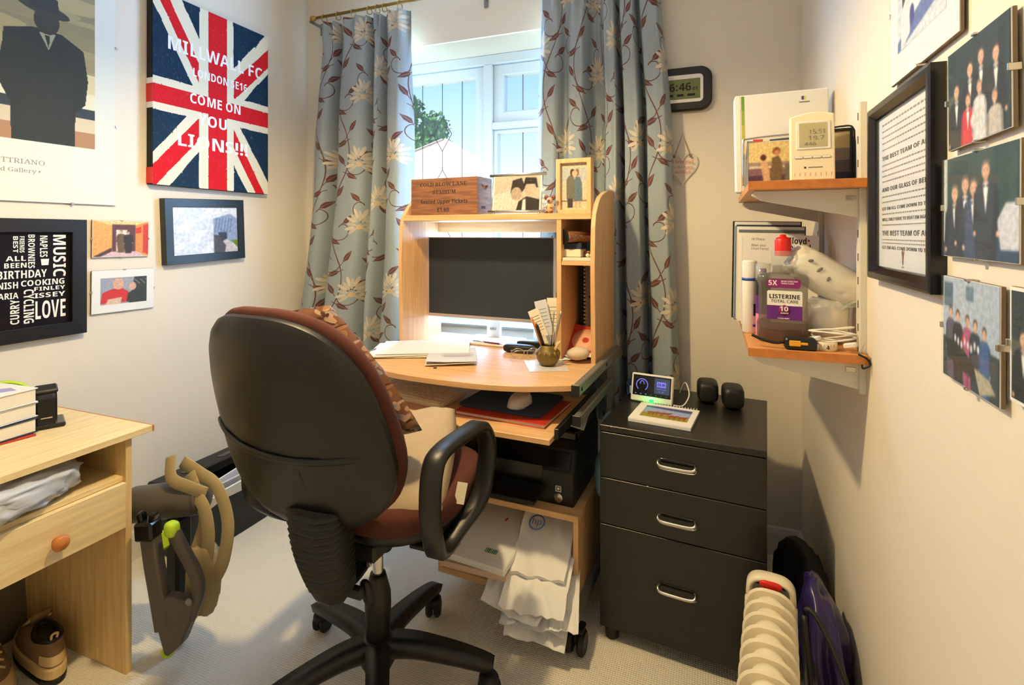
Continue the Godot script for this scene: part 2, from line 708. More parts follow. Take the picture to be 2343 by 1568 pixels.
	var g = col("clear_glass", Color(0.9, 0.95, 0.95, 0.03), 0.02)
	g.transparency = BaseMaterial3D.TRANSPARENCY_ALPHA
	g.metallic_specular = 0.22
	var cp = col("clear_plastic", Color(0.8, 0.82, 0.8, 0.25), 0.12)
	cp.transparency = BaseMaterial3D.TRANSPARENCY_ALPHA
	col("lead", Color(0.3, 0.28, 0.28), 0.6, 0.2)

func room():
	var L = -2.0
	var R = 0.3
	var B = -2.19
	var F = 0.85
	var H = 2.45
	var w = M.wall_paint
	struct("floor", box(2.9, 0.2, 3.8, 0.0), M.carpet, Vector3(-0.85, -0.1, -0.7))
	struct("ceiling", box(2.9, 0.2, 3.8, 0.0), M.ceiling_paint, Vector3(-0.85, H + 0.1, -0.7))
	struct("wall_left", box(0.25, H, 3.65, 0.0), w, Vector3(L - 0.125, H / 2, -0.7))
	struct("wall_right", box(0.25, H, 3.65, 0.0), w, Vector3(R + 0.125, H / 2, -0.7))
	struct("wall_front", box(R - L, H, 0.25, 0.0), w, Vector3(-0.85, H / 2, F + 0.125))
	# window opening in the back wall
	var x0 = -1.66
	var x1 = -0.42
	var y0 = 0.775
	var y1 = 2.1
	var D = 0.3
	struct("wall_back", boxes([
		[Vector3(x0 - L, H, D), Vector3((L + x0) / 2, H / 2, B - D / 2)],
		[Vector3(R - x1, H, D), Vector3((R + x1) / 2, H / 2, B - D / 2)],
		[Vector3(x1 - x0, H - y1, D), Vector3((x0 + x1) / 2, (H + y1) / 2, B - D / 2)],
		[Vector3(x1 - x0, y0, D), Vector3((x0 + x1) / 2, y0 / 2, B - D / 2)]], 0.0), w)
	struct("window_sill", extrude([Vector2(0.02, -0.012), Vector2(0.034, 0), Vector2(0.02, 0.012), Vector2(-0.25, 0.012), Vector2(-0.25, -0.012)], x1 - x0 + 0.06, 0.0), M.gloss_white, Vector3((x0 + x1) / 2, y0 + 0.012, B), Vector3(0, -90, 0))
	for s in [["baseboard_back", R - L, Vector3(-0.85, 0, B), 0.0], ["baseboard_left", F - B, Vector3(L, 0, (F + B) / 2), 90.0], ["baseboard_right", F - B, Vector3(R, 0, (F + B) / 2), -90.0]]:
		struct(s[0], extrude([Vector2(0, 0), Vector2(0.014, 0), Vector2(0.014, 0.08), Vector2(0.008, 0.1), Vector2(0, 0.104)], s[1], 0.0), M.skirting_white, s[2], Vector3(0, s[3] - 90, 0))
	# the window: outer frame, mullion, transom, sashes, panes and lead
	var win = Node3D.new()
	win.name = "window_1"
	win.set_meta("kind", "structure")
	win.position = Vector3(0, 0, -2.45)
	add_child(win)
	var gw = M.gloss_white
	var yb = y0 + 0.02
	var t = 0.05
	part(win, "frame", frame_mesh(x1 - x0, y1 - yb, t, 0.07, 0.004), gw, Vector3((x0 + x1) / 2, (y1 + yb) / 2, 0))
	part(win, "mullion", box(0.045, y1 - yb - 2 * t, 0.075, 0.004), gw, Vector3(-1.0625, (y1 + yb) / 2, 0))
	part(win, "transom", box(0.57, 0.035, 0.075, 0.004), gw, Vector3(-0.755, 1.74, 0))
	var lights = [[-1.61, -1.085, yb + t, y1 - t, 0.055], [-1.04, -0.47, 1.757, y1 - t, 0.056], [-1.04, -0.47, yb + t, 1.723, 0.018]]
	for l in lights:
		var cx = (l[0] + l[1]) / 2
		var cy = (l[2] + l[3]) / 2
		var q = l[4]
		var sash = part(win, "sash", frame_mesh(l[1] - l[0], l[3] - l[2], q, 0.05, 0.005), gw, Vector3(cx, cy, -0.008))
		var hw = (l[1] - l[0]) / 2 - q
		var hh = (l[3] - l[2]) / 2 - q
		part(sash, "pane", box(hw * 2, hh * 2, 0.004, 0.0), M.clear_glass, Vector3(0, 0, -0.005))
		# lead cames
		var cames = []
		if l == lights[0]:
			for x in [-1.464, -1.227]:
				cames.append([Vector3(x - cx, -hh, 0), Vector3(x - cx, hh, 0)])
			var ys = [hh, 1.815 - cy, 1.637 - cy, 1.538 - cy, 1.36 - cy, 1.26 - cy, 1.08 - cy, -hh]
			for k in 7:
				var x = -1.344 - cx
				if k % 2 == 0:
					cames.append([Vector3(x, ys[k], 0), Vector3(x, ys[k + 1], 0)])
				else:
					var ym = (ys[k] + ys[k + 1]) / 2
					for s in [-1, 1]:
						cames.append([Vector3(x, ys[k], 0), Vector3(x + 0.055 * s, ym, 0)])
						cames.append([Vector3(x + 0.055 * s, ym, 0), Vector3(x, ys[k + 1], 0)])
			cames.append([Vector3(-hw, 1.727 - cy, 0), Vector3(-1.399 - cx, 1.727 - cy, 0)])
		else:
			for x in [-0.89, -0.76, -0.63]:
				cames.append([Vector3(x - cx, -hh, 0), Vector3(x - cx, hh, 0)])
		for k in cames:
			part(sash, "lead_came", tube(k, 0.002, 6), M.lead, Vector3(0, 0, -0.001))
	# ceiling lamp in the middle of the room, above and to the left of the camera
	var lamp = thing("ceiling_light", "pendant lamp with a cream cone shade hanging from the middle of the ceiling", "lamp", Vector3(-0.76, 2.0, -0.95))
	part(lamp, "ceiling_rose", lathe([Vector2(0.0001, 0.45), Vector2(0.05, 0.45), Vector2(0.045, 0.432), Vector2(0.012, 0.42), Vector2(0.0001, 0.42)], 24), M.white_plastic)
	part(lamp, "flex", tube([Vector3(0, 0.43, 0), Vector3(0, 0.25, 0), Vector3(0, 0.08, 0)], 0.004), M.white_plastic)
	var gm = col("lamp_glow", Color(1, 0.95, 0.88), 0.4)
	gm.emission_enabled = true
	gm.emission = Color(1.0, 0.92, 0.8)
	gm.emission_energy_multiplier = 4.0
	part(lamp, "bulb", ball(Vector3(0.045, 0.045, 0.045)), gm)
	var sm = col("lamp_shade", Color(0.86, 0.78, 0.64), 0.9)
	sm.cull_mode = BaseMaterial3D.CULL_DISABLED
	sm.backlight_enabled = true
	sm.backlight = Color(0.42, 0.36, 0.27)
	part(lamp, "shade", lathe([Vector2(0.06, 0.13), Vector2(0.11, 0.05), Vector2(0.165, -0.05)], 40), sm)
	part(lamp, "shade_ring", tube([Vector3(0.0, 0.1, 0.0), Vector3(0.03, 0.12, 0.0), Vector3(0.06, 0.13, 0.0)], 0.003), M.white_plastic)
	part(lamp, "shade_ring", tube([Vector3(0.0, 0.1, 0.0), Vector3(-0.03, 0.12, 0.0), Vector3(-0.06, 0.13, 0.0)], 0.003), M.white_plastic)
	var o := OmniLight3D.new()
	o.name = "lamp_light"
	o.position = Vector3(-0.76, 2.0, -0.95)
	o.light_energy = 1.7
	o.light_color = Color(1.0, 0.895, 0.66)
	o.light_size = 0.04
	o.omni_range = 12.0
	o.omni_attenuation = 2.0
	o.shadow_enabled = true
	add_child(o)

func outside():
	var lawn = cloth("lawn", Color(0.2, 0.3, 0.1), Color(0.32, 0.42, 0.18), 0.5, 0.5)
	struct("ground", box(90, 0.3, 70, 0.0), lawn, Vector3(-8, -3.0, -38.5))
	var tile = wood("pale_roof_tile", Color(0.72, 0.6, 0.52), Color(0.88, 0.78, 0.7), Vector3(0.6, 3, 0.6), 0.8)
	var brick = wood("house_brick", Color(0.5, 0.32, 0.25), Color(0.66, 0.46, 0.38), Vector3(2, 6, 2), 0.9)
	var render = col("house_render", Color(0.88, 0.85, 0.8), 0.9)
	for h in [[Vector3(-7.7, -2.85, -14.18), 14.0, "pale tiled pyramid roof of the neighbouring house seen through the left pane", 6.9, 3.9, tile, 4.6], [Vector3(-10.4, -2.85, -30.0), -8.0, "more distant house with a low dark ridge roof behind the right pane", 7.6, 4.9, brick, 3.4]]:
		var ho = thing("house", h[2], "house", h[0], Vector3(0, h[1], 0))
		var e = h[4]
		var q = h[6]
		part(ho, "wall", box(q * 2 - 0.5, e, q * 2 - 0.5, 0.0), render, Vector3(0, e / 2, 0))
		var st = new_st(-1)
		var ap = h[3]
		var rl = 0.05 if h[5] == tile else 1.6
		var c = [Vector3(-q, e, q), Vector3(q, e, q), Vector3(q, e, -q), Vector3(-q, e, -q)]
		var m0 = Vector3(-rl, ap, 0)
		var m1 = Vector3(rl, ap, 0)
		var mid = Vector3(0, e, 0)
		face(st, [c[0], c[1], m1, m0], mid)
		face(st, [c[2], c[3], m0, m1], mid)
		face(st, [c[1], c[2], m1], mid)
		face(st, [c[3], c[0], m0], mid)
		face(st, c, Vector3(0, e + 1, 0))
		part(ho, "roof", done(st), h[5])
		var wm = part(ho, "window", box(1.1, 1.2, 0.08, 0.01), M.gloss_white, Vector3(-0.4, 2.2, q - 0.25))
		part(wm, "pane", box(0.9, 1.0, 0.04, 0.0), M.black_gloss, Vector3(0, 0, 0.03))
		part(ho, "ridge_tiles", tube([c[0] + Vector3(0.05, 0, -0.05), m0], 0.06), h[5])
		part(ho, "ridge_tiles", tube([c[1] + Vector3(-0.05, 0, -0.05), m1], 0.06), h[5])
	# tree: trunk, limbs and leaves
	var tr = thing("tree", "bushy green tree beyond the garden beside the left curtain", "tree", Vector3(-14.0, -2.85, -22.7))
	tr.scale = Vector3(1.2, 1.2, 1.2)
	var bark = wood("bark", Color(0.2, 0.15, 0.1), Color(0.35, 0.27, 0.2), Vector3(3, 1, 3), 0.9)
	part(tr, "trunk", tube([Vector3(0, 0, 0), Vector3(0.05, 2.5, 0), Vector3(0, 5.2, 0.1), Vector3(0.1, 8, 0)], 0.2, 9, false, [1.0, 0.8, 0.6, 0.2]), bark)
	for i in 7:
		var a = i * 2.4
		part(tr, "limb", tube([Vector3(0, 3.4 + i * 0.5, 0), Vector3(cos(a) * 0.7, 4.3 + i * 0.5, sin(a) * 0.7), Vector3(cos(a) * 1.25, 5.0 + i * 0.48, sin(a) * 1.25)], 0.09, 6, false, [1.0, 0.6, 0.25]), bark)
	var leaf = col("leaf", Color(0.2, 0.42, 0.14), 0.6)
	leaf.cull_mode = BaseMaterial3D.CULL_DISABLED
	leaf.backlight_enabled = true
	leaf.backlight = Color(0.25, 0.4, 0.12)
	leaf.vertex_color_use_as_albedo = true
	var lm = new_st(-1)
	for v in [[Vector3(0, 0, 0), Vector3(0.07, 0.02, 0.1), Vector3(0, 0, 0.24)], [Vector3(0, 0, 0), Vector3(0, 0, 0.24), Vector3(-0.07, 0.02, 0.1)]]:
		for p in v:
			lm.add_vertex(p)
	var mm = MultiMesh.new()
	mm.transform_format = MultiMesh.TRANSFORM_3D
	mm.use_colors = true
	mm.mesh = done(lm)
	mm.instance_count = 6500
	for i in 6500:
		var d = Vector3(rng.randfn(), rng.randfn(), rng.randfn()).normalized()
		var blob = i % 13
		var c = Vector3(1.15 * cos(blob * 2.4) * (0.4 + 0.05 * blob), 4.3 + blob * 0.36, 1.15 * sin(blob * 2.4) * (0.4 + 0.05 * blob))
		var p = c + d * 0.95 * pow(rng.randf(), 0.4) * (1.15 - 0.045 * blob)
		var b = Basis.from_euler(Vector3(rng.randf() * TAU, rng.randf() * TAU, rng.randf() * TAU)).scaled(Vector3.ONE * rng.randf_range(0.7, 1.25))
		mm.set_instance_transform(i, Transform3D(b, p))
		var k = rng.randf_range(0.6, 1.3)
		mm.set_instance_color(i, Color(k, k, k * rng.randf_range(0.7, 1.0)))
	var mi = MultiMeshInstance3D.new()
	mi.name = "leaves"
	mi.multimesh = mm
	mi.material_override = leaf
	mi.set_meta("kind", "stuff")
	tr.add_child(mi, true)

func curtain_cloth():
	var im = pimg(1024, 1024, Color(0.6, 0.64, 0.655))
	var br = Color(0.4, 0.27, 0.25)
	var cr = Color(0.82, 0.77, 0.68)
	var vines = [[0.16, 0.0, 1.0], [0.5, 0.37, -1.0], [0.83, 0.7, 1.0]]
	for v in vines:
		for dy in [-1.0, 0.0, 1.0]:
			var stem = []
			for i in 33:
				var t = i / 32.0
				stem.append(Vector2(v[0] + 0.075 * v[2] * sin(TAU * t), v[1] + dy + t))
			pline(im, stem, 0.0075, br)
			for k in 4:
				var t = 0.12 + k * 0.25
				var sd = v[2] * (1.0 if k % 2 == 0 else -1.0)
				var p = Vector2(v[0] + 0.075 * v[2] * sin(TAU * t), v[1] + dy + t)
				var tend = []
				for i in 19:   # a curling tendril
					var a = i / 18.0
					var r = 0.1 * (1.0 - 0.75 * a)
					var c = p + Vector2(sd * 0.09, -0.03)
					var th = PI * 0.9 - a * 5.2
					tend.append(c + Vector2(sd * r * cos(th), r * sin(th)))
				tend[0] = p
				pline(im, tend, 0.006, br)
				for l in [[Vector2(0.135 * sd, -0.105), 0.9], [Vector2(-0.05 * sd, -0.07), -0.6], [Vector2(0.04 * sd, 0.06), 2.0]]:
					var q = p + l[0]
					var d = Vector2(sd * sin(l[1]), -cos(l[1])) * 0.05
					var o = Vector2(-d.y, d.x) * 0.42
					ppoly(im, [q.x - d.x, q.y - d.y, q.x - d.x * 0.3 + o.x, q.y - d.y * 0.3 + o.y, q.x + d.x * 0.3 + o.x * 0.8, q.y + d.y * 0.3 + o.y * 0.8, q.x + d.x * 1.2, q.y + d.y * 1.2, q.x + d.x * 0.25 - o.x * 0.9, q.y + d.y * 0.25 - o.y * 0.9, q.x - d.x * 0.4 - o.x * 0.8, q.y - d.y * 0.4 - o.y * 0.8], br)
					pline(im, [q - d * 0.8, q + d * 0.9], 0.003, Color(0.6, 0.5, 0.47))
					pline(im, [q - d * 1.6, q - d], 0.005, br)
	for f in [[0.33, 0.16], [0.02, 0.5], [0.68, 0.68], [0.66, 0.2]]:
		for w in [[-1, -1], [0, -1], [-1, 0], [0, 0], [1, 0], [0, 1], [1, 1]]:
			var c = Vector2(f[0] + w[0], f[1] + w[1])
			for k in 13:
				var a = -PI / 2 + (k - 6) * 0.36
				var r = 0.062 + 0.018 * (k % 2)
				pell(im, c.x + r * cos(a), c.y + r * sin(a) * 1.2, 0.042, 0.0125, cr if k % 2 else Color(0.76, 0.72, 0.64), a)
			pell(im, c.x, c.y + 0.01, 0.024, 0.02, Color(0.8, 0.7, 0.55))
	pgrain(im, 0.12, 0.9)
	var m = printed(im, 0.75)
	m.cull_mode = BaseMaterial3D.CULL_DISABLED
	m.rim_enabled = true
	m.rim = 0.2
	m.backlight_enabled = true
	m.backlight = Color(0.16, 0.18, 0.2)
	M.curtain = m
	var ln = col("lining", Color(0.85, 0.8, 0.7), 0.9)
	ln.cull_mode = BaseMaterial3D.CULL_DISABLED
	ln.backlight_enabled = true
	ln.backlight = Color(0.2, 0.2, 0.18)

func curtain(label, ridges, top, bottom, side, y1, y0):
	# ridges: the folds as (x, z) seen from above at mid height; top and bottom: [x0, x1] at the heading and the hem
	var pts = []
	for r in ridges:
		pts.append(Vector3(r[0], 0, r[1]))
	var line = smooth(pts, 7)
	var run = [0.0]
	for i in range(1, line.size()):
		run.append(run[i - 1] + line[i].distance_to(line[i - 1]))
	var n = line.size() - 1
	var xa = line[0].x
	var xb = line[n].x
	var c = thing("curtain", label, "curtain", Vector3.ZERO, Vector3.ZERO, "pair of floral curtains at the window")
	var tall = y1 - y0
	var at = func(u, v):   # v = 0 hem, 1 heading
		var f = u * n
		var i = min(int(f), n - 1)
		var p = line[i].lerp(line[i + 1], f - i)
		var k = (p.x - xa) / (xb - xa)
		var y = y0 + v * tall
		var x = p.x
		var hd = smoothstep(0.62, 1.0, v)
		x = lerp(x, lerp(top[0], top[1], k), hd)
		x = lerp(x, lerp(bottom[0], bottom[1], k), smoothstep(0.65, 0.0, v))
		var z = min(p.z * 1.55, 0.05 if side < 0 else 0.08) * lerp(1.0, 0.5, hd) + 0.004 * fnoise.get_noise_2d(u * 30.0, v * 6.0)
		# pinch pleats under the heading tape
		var pl = smoothstep(0.9, 0.985, v)
		z += pl * 0.016 * sin(u * TAU * 13.0)
		z += 0.010 * sin(v * 9.0 + u * 17.0) * (1.0 - v)
		return Vector3(x, y, -2.115 + z)
	part(c, "fabric", grid(n, 44, at, Vector2(run[n] / 0.62, -tall / 0.62)), M.curtain)
	part(c, "lining", grid(n, 30, func(u, v):
		var t = at.call(min(u + 0.004, 1.0), v) - at.call(max(u - 0.004, 0.0), v)
		return at.call(u, v) + Vector3(t.z, 0, -t.x).normalized() * 0.004 + Vector3(0, 0.003, 0)), M.lining)
	for i in 7:
		var p = at.call((i + 0.5) / 7.0, 1.0)
		var ring = []
		for k in 14:
			ring.append(Vector3(p.x + 0.004 * sin(k), 2.272 + 0.0185 * sin(TAU * k / 14), -2.1 + 0.019 * cos(TAU * k / 14)))
		part(c, "curtain_ring", tube(ring, 0.0022, 6, true), M.brass)
	return c

func window_things():
	curtain_cloth()
	var rod = thing("curtain_rod", "thin brass curtain rod running above the window", "curtain rod", Vector3(0, 2.282, -2.1))
	part(rod, "pole", tube([Vector3(-1.86, 0, 0), Vector3(-1, 0, 0), Vector3(-0.1, 0, 0)], 0.0075, 10), M.brass)
	for s in [[-1.86, -1], [-0.1, 1]]:
		part(rod, "finial", lathe([Vector2(0.0001, 0), Vector2(0.008, 0), Vector2(0.007, 0.008), Vector2(0.013, 0.014), Vector2(0.015, 0.024), Vector2(0.011, 0.034), Vector2(0.0001, 0.037)], 16), M.brass, Vector3(s[0], 0, 0), Vector3(0, 0, -90.0 * s[1]))
	for x in [-1.9, -0.97, -0.06]:
		part(rod, "bracket", boxes([[Vector3(0.012, 0.012, 0.09), Vector3(x, -0.012, -0.043)], [Vector3(0.02, 0.06, 0.006), Vector3(x, -0.022, -0.0865)]]), M.grey_steel)
	curtain("blue floral curtain hanging at the left side of the window beside the union flag canvas",
		[[-1.868, -0.02], [-1.84, 0.03], [-1.775, 0.035], [-1.742, -0.045], [-1.7, 0.035], [-1.62, 0.05], [-1.56, 0.035], [-1.533, -0.035], [-1.503, 0.03], [-1.478, 0.024], [-1.457, -0.035], [-1.42, 0.03], [-1.36, 0.042], [-1.301, 0.0]],
		[-1.835, -1.325], [-2.0, -1.33], 1, 2.245, 0.42)
	curtain("blue floral curtain hanging at the right side of the window beside the wall clock",
		[[-0.7, 0.0], [-0.66, 0.035], [-0.61, 0.03], [-0.582, -0.01], [-0.545, 0.035], [-0.5, 0.035], [-0.472, -0.04], [-0.445, -0.05], [-0.418, -0.03], [-0.395, 0.04], [-0.362, 0.04], [-0.345, -0.045], [-0.322, 0.038], [-0.278, 0.04], [-0.257, -0.04], [-0.235, 0.035], [-0.18, 0.045], [-0.155, -0.03]],
		[-0.68, -0.2], [-0.72, -0.125], -1, 2.245, 0.42)
	# wall clock
	var ck = thing("wall_clock", "black rounded digital wall clock half hidden by the right curtain", "clock", Vector3(-0.125, 1.768, -2.19))
	part(ck, "case", extrude(round_rect(0.235, 0.17, 0.045, 6), 0.03, 0.006), M.black_satin, Vector3(0, 0, 0.016))
	part(ck, "bezel", extrude(round_rect(0.17, 0.108, 0.016, 5), 0.004, 0.001), M.white_plastic, Vector3(0, 0, 0.031))
	part(ck, "display", box(0.148, 0.078, 0.003, 0.0), col("lcd_green", Color(0.42, 0.45, 0.27), 0.25), Vector3(0, -0.002, 0.033))
	letters(ck, "16:46", 0.03, 0.105, M.ink, Vector3(-0.012, 0.006, 0.035))
	letters(ck, "01", 0.012, 0.018, M.ink, Vector3(0.055, -0.003, 0.035))
	marks(ck, 0.12, 0.009, M.ink, Vector3(-0.005, -0.026, 0.035), Vector3.ZERO, 4)
	# wooden heart
	var ht = thing("hanging_heart", "small white heart plaque on twine hanging below the wall clock", "plaque", Vector3(-0.118, 1.465, -2.19))
	var hp = []
	for i in 40:
		var t = TAU * i / 40
		hp.append(Vector2(0.058 * pow(sin(t), 3) * 1.0, 0.0045 * (13 * cos(t) - 5 * cos(2 * t) - 2 * cos(3 * t) - cos(4 * t))))
	part(ht, "plaque", extrude(hp, 0.008, 0.0015), M.white_plastic, Vector3(0, 0, 0.008))
	part(ht, "twine", tube([Vector3(-0.03, 0.042, 0.013), Vector3(-0.012, 0.095, 0.008), Vector3(0, 0.13, 0.006), Vector3(0.012, 0.095, 0.008), Vector3(0.03, 0.042, 0.013)], 0.0014, 6), col("twine", Color(0.62, 0.47, 0.3), 0.9))
	for s in [-1, 1]:
		part(ht, "twine_knot", ball(Vector3(0.005, 0.005, 0.004), 1, 1, 0, 8, 10, 8), M.twine, Vector3(0.03 * s, 0.04, 0.013))
	var red = col("red_ink", Color(0.82, 0.32, 0.2), 0.8)
	letters(ht, "I love you", 0.0125, 0.08, red, Vector3(0.002, 0.018, 0.0125), Vector3(0, 0, -2), false, "Droid Serif")
	letters(ht, "to the moon", 0.0115, 0.078, red, Vector3(0.002, -0.001, 0.0125), Vector3(0, 0, -2), false, "Droid Serif")
	letters(ht, "and back", 0.0115, 0.062, red, Vector3(0.002, -0.02, 0.0125), Vector3(0, 0, -2), false, "Droid Serif")

func desk():
	var d = thing("computer_desk", "beech computer desk with curved worktop, hutch, sliding tray and grey steel side frames", "desk", DESK_AT, Vector3(0, KA, 0))
	var be = M.beech
	var up = M.beech_upright
	# worktop, bow-fronted: outline in x, -z
	var fr = smooth([Vector2(0, 0.0), Vector2(-0.126, 0.064), Vector2(-0.252, 0.094), Vector2(-0.4, 0.102), Vector2(-0.548, 0.094), Vector2(-0.674, 0.064), Vector2(-0.8, 0.0)], 5)
	var pl = []
	for p in fr:
		pl.append(Vector2(p.x, -p.y))
	pl.append(Vector2(-0.8, 0.562))
	pl.append(Vector2(0, 0.562))
	part(d, "worktop", extrude(pl, 0.018, 0.0015), be, Vector3(0, 0.751, 0), Vector3(-90, 0, 0))
	# hutch
	var side = [Vector2(0.269, 0.76), Vector2(0.259, 1.1), Vector2(0.266, 1.22)]
	for p in smooth([Vector2(0.275, 1.262), Vector2(0.332, 1.322), Vector2(0.43, 1.354), Vector2(0.53, 1.366)], 4):
		side.append(p)
	side.append(Vector2(0.56, 1.36))
	side.append(Vector2(0.56, 0.76))
	var sp = extrude(side, 0.016, 0.001)
	for x in [-0.011, -0.789]:
		part(d, "hutch_side", sp, up, Vector3(x, 0, 0), Vector3(0, 90, 0))
	part(d, "hutch_top", box(0.762, 0.022, 0.29, 0.001), be, Vector3(-0.4, 1.261, -0.415))
	part(d, "hutch_rail", box(0.762, 0.045, 0.015, 0.001), be, Vector3(-0.4, 1.228, -0.545))
	part(d, "divider", box(0.017, 0.49, 0.285, 0.001), up, Vector3(-0.134, 1.005, -0.415))
	part(d, "small_shelf", box(0.106, 0.015, 0.26, 0.001), be, Vector3(-0.072, 1.098, -0.405))
	part(d, "stretcher", box(0.106, 0.008, 0.008, 0.001), M.black_plastic, Vector3(-0.072, 0.955, -0.52))
	# keyboard tray
	part(d, "keyboard_tray", box(0.74, 0.016, 0.43, 0.0015), be, Vector3(-0.4, 0.632, -0.093))
	for x in [-0.022, -0.778]:
		part(d, "tray_runner", box(0.012, 0.03, 0.42, 0.001), M.black_plastic, Vector3(x, 0.645, -0.12))
	# low cabinet between the frames
	part(d, "cabinet_top", box(0.48, 0.018, 0.42, 0.001), be, Vector3(-0.234, 0.354, -0.24))
	part(d, "cabinet_base", box(0.48, 0.018, 0.42, 0.001), be, Vector3(-0.234, 0.09, -0.24))
	for x in [-0.002, -0.466]:
		part(d, "cabinet_side", box(0.016, 0.246, 0.42, 0.001), up, Vector3(x, 0.222, -0.24))
	part(d, "cabinet_back", box(0.45, 0.246, 0.008, 0.0), be, Vector3(-0.234, 0.222, -0.446))
	# steel side frames with castors
	var gs = M.grey_steel
	for s in [[0.013, 1], [-0.813, -1]]:
		var x = s[0]
		part(d, "side_rail", box(0.022, 0.033, 0.58, 0.003), gs, Vector3(x, 0.75, -0.272))
		part(d, "side_rail", box(0.022, 0.028, 0.44, 0.003), gs, Vector3(x, 0.662, -0.21))
		part(d, "post", box(0.022, 0.66, 0.04, 0.003), gs, Vector3(x, 0.41, -0.43))
		part(d, "foot_bar", sweep([Vector3(x, 0.105, 0.02), Vector3(x, 0.11, -0.3), Vector3(x, 0.11, -0.56)], rect_prof(0.024, 0.035), Vector3.RIGHT, false, [], -1), gs)
		for z in [0.024, -0.284]:
			part(d, "bolt", cyl(0.006, 0.004, 0.001, 12), M.black_plastic, Vector3(x + 0.01 * s[1], 0.751, z - 0.03), Vector3(0, 0, -90.0 * s[1]))
		for z in [0.022]:
			part(d, "end_cap", box(0.024, 0.035, 0.006, 0.001), M.black_plastic, Vector3(x, 0.75, z))
		part(d, "end_cap", box(0.024, 0.03, 0.006, 0.001), M.black_plastic, Vector3(x, 0.662, 0.012))
		for z in [0.015, -0.53]:
			var cs = part(d, "castor", boxes([[Vector3(0.05, 0.012, 0.045), Vector3(0, 0.075, 0)], [Vector3(0.012, 0.06, 0.02), Vector3(0, 0.055, 0)]], 0.004), M.rubber, Vector3(x, 0, z))
			for w in [-1, 1]:
				part(cs, "wheel", cyl(0.034, 0.02, 0.006), M.rubber, Vector3(0.008 * w, 0.034, 0), Vector3(0, 0, -90.0 * w))
	part(d, "tray_pin", cyl(0.006, 0.003, 0.001, 12), M.black_plastic, Vector3(-0.47, 0.76, -0.005))

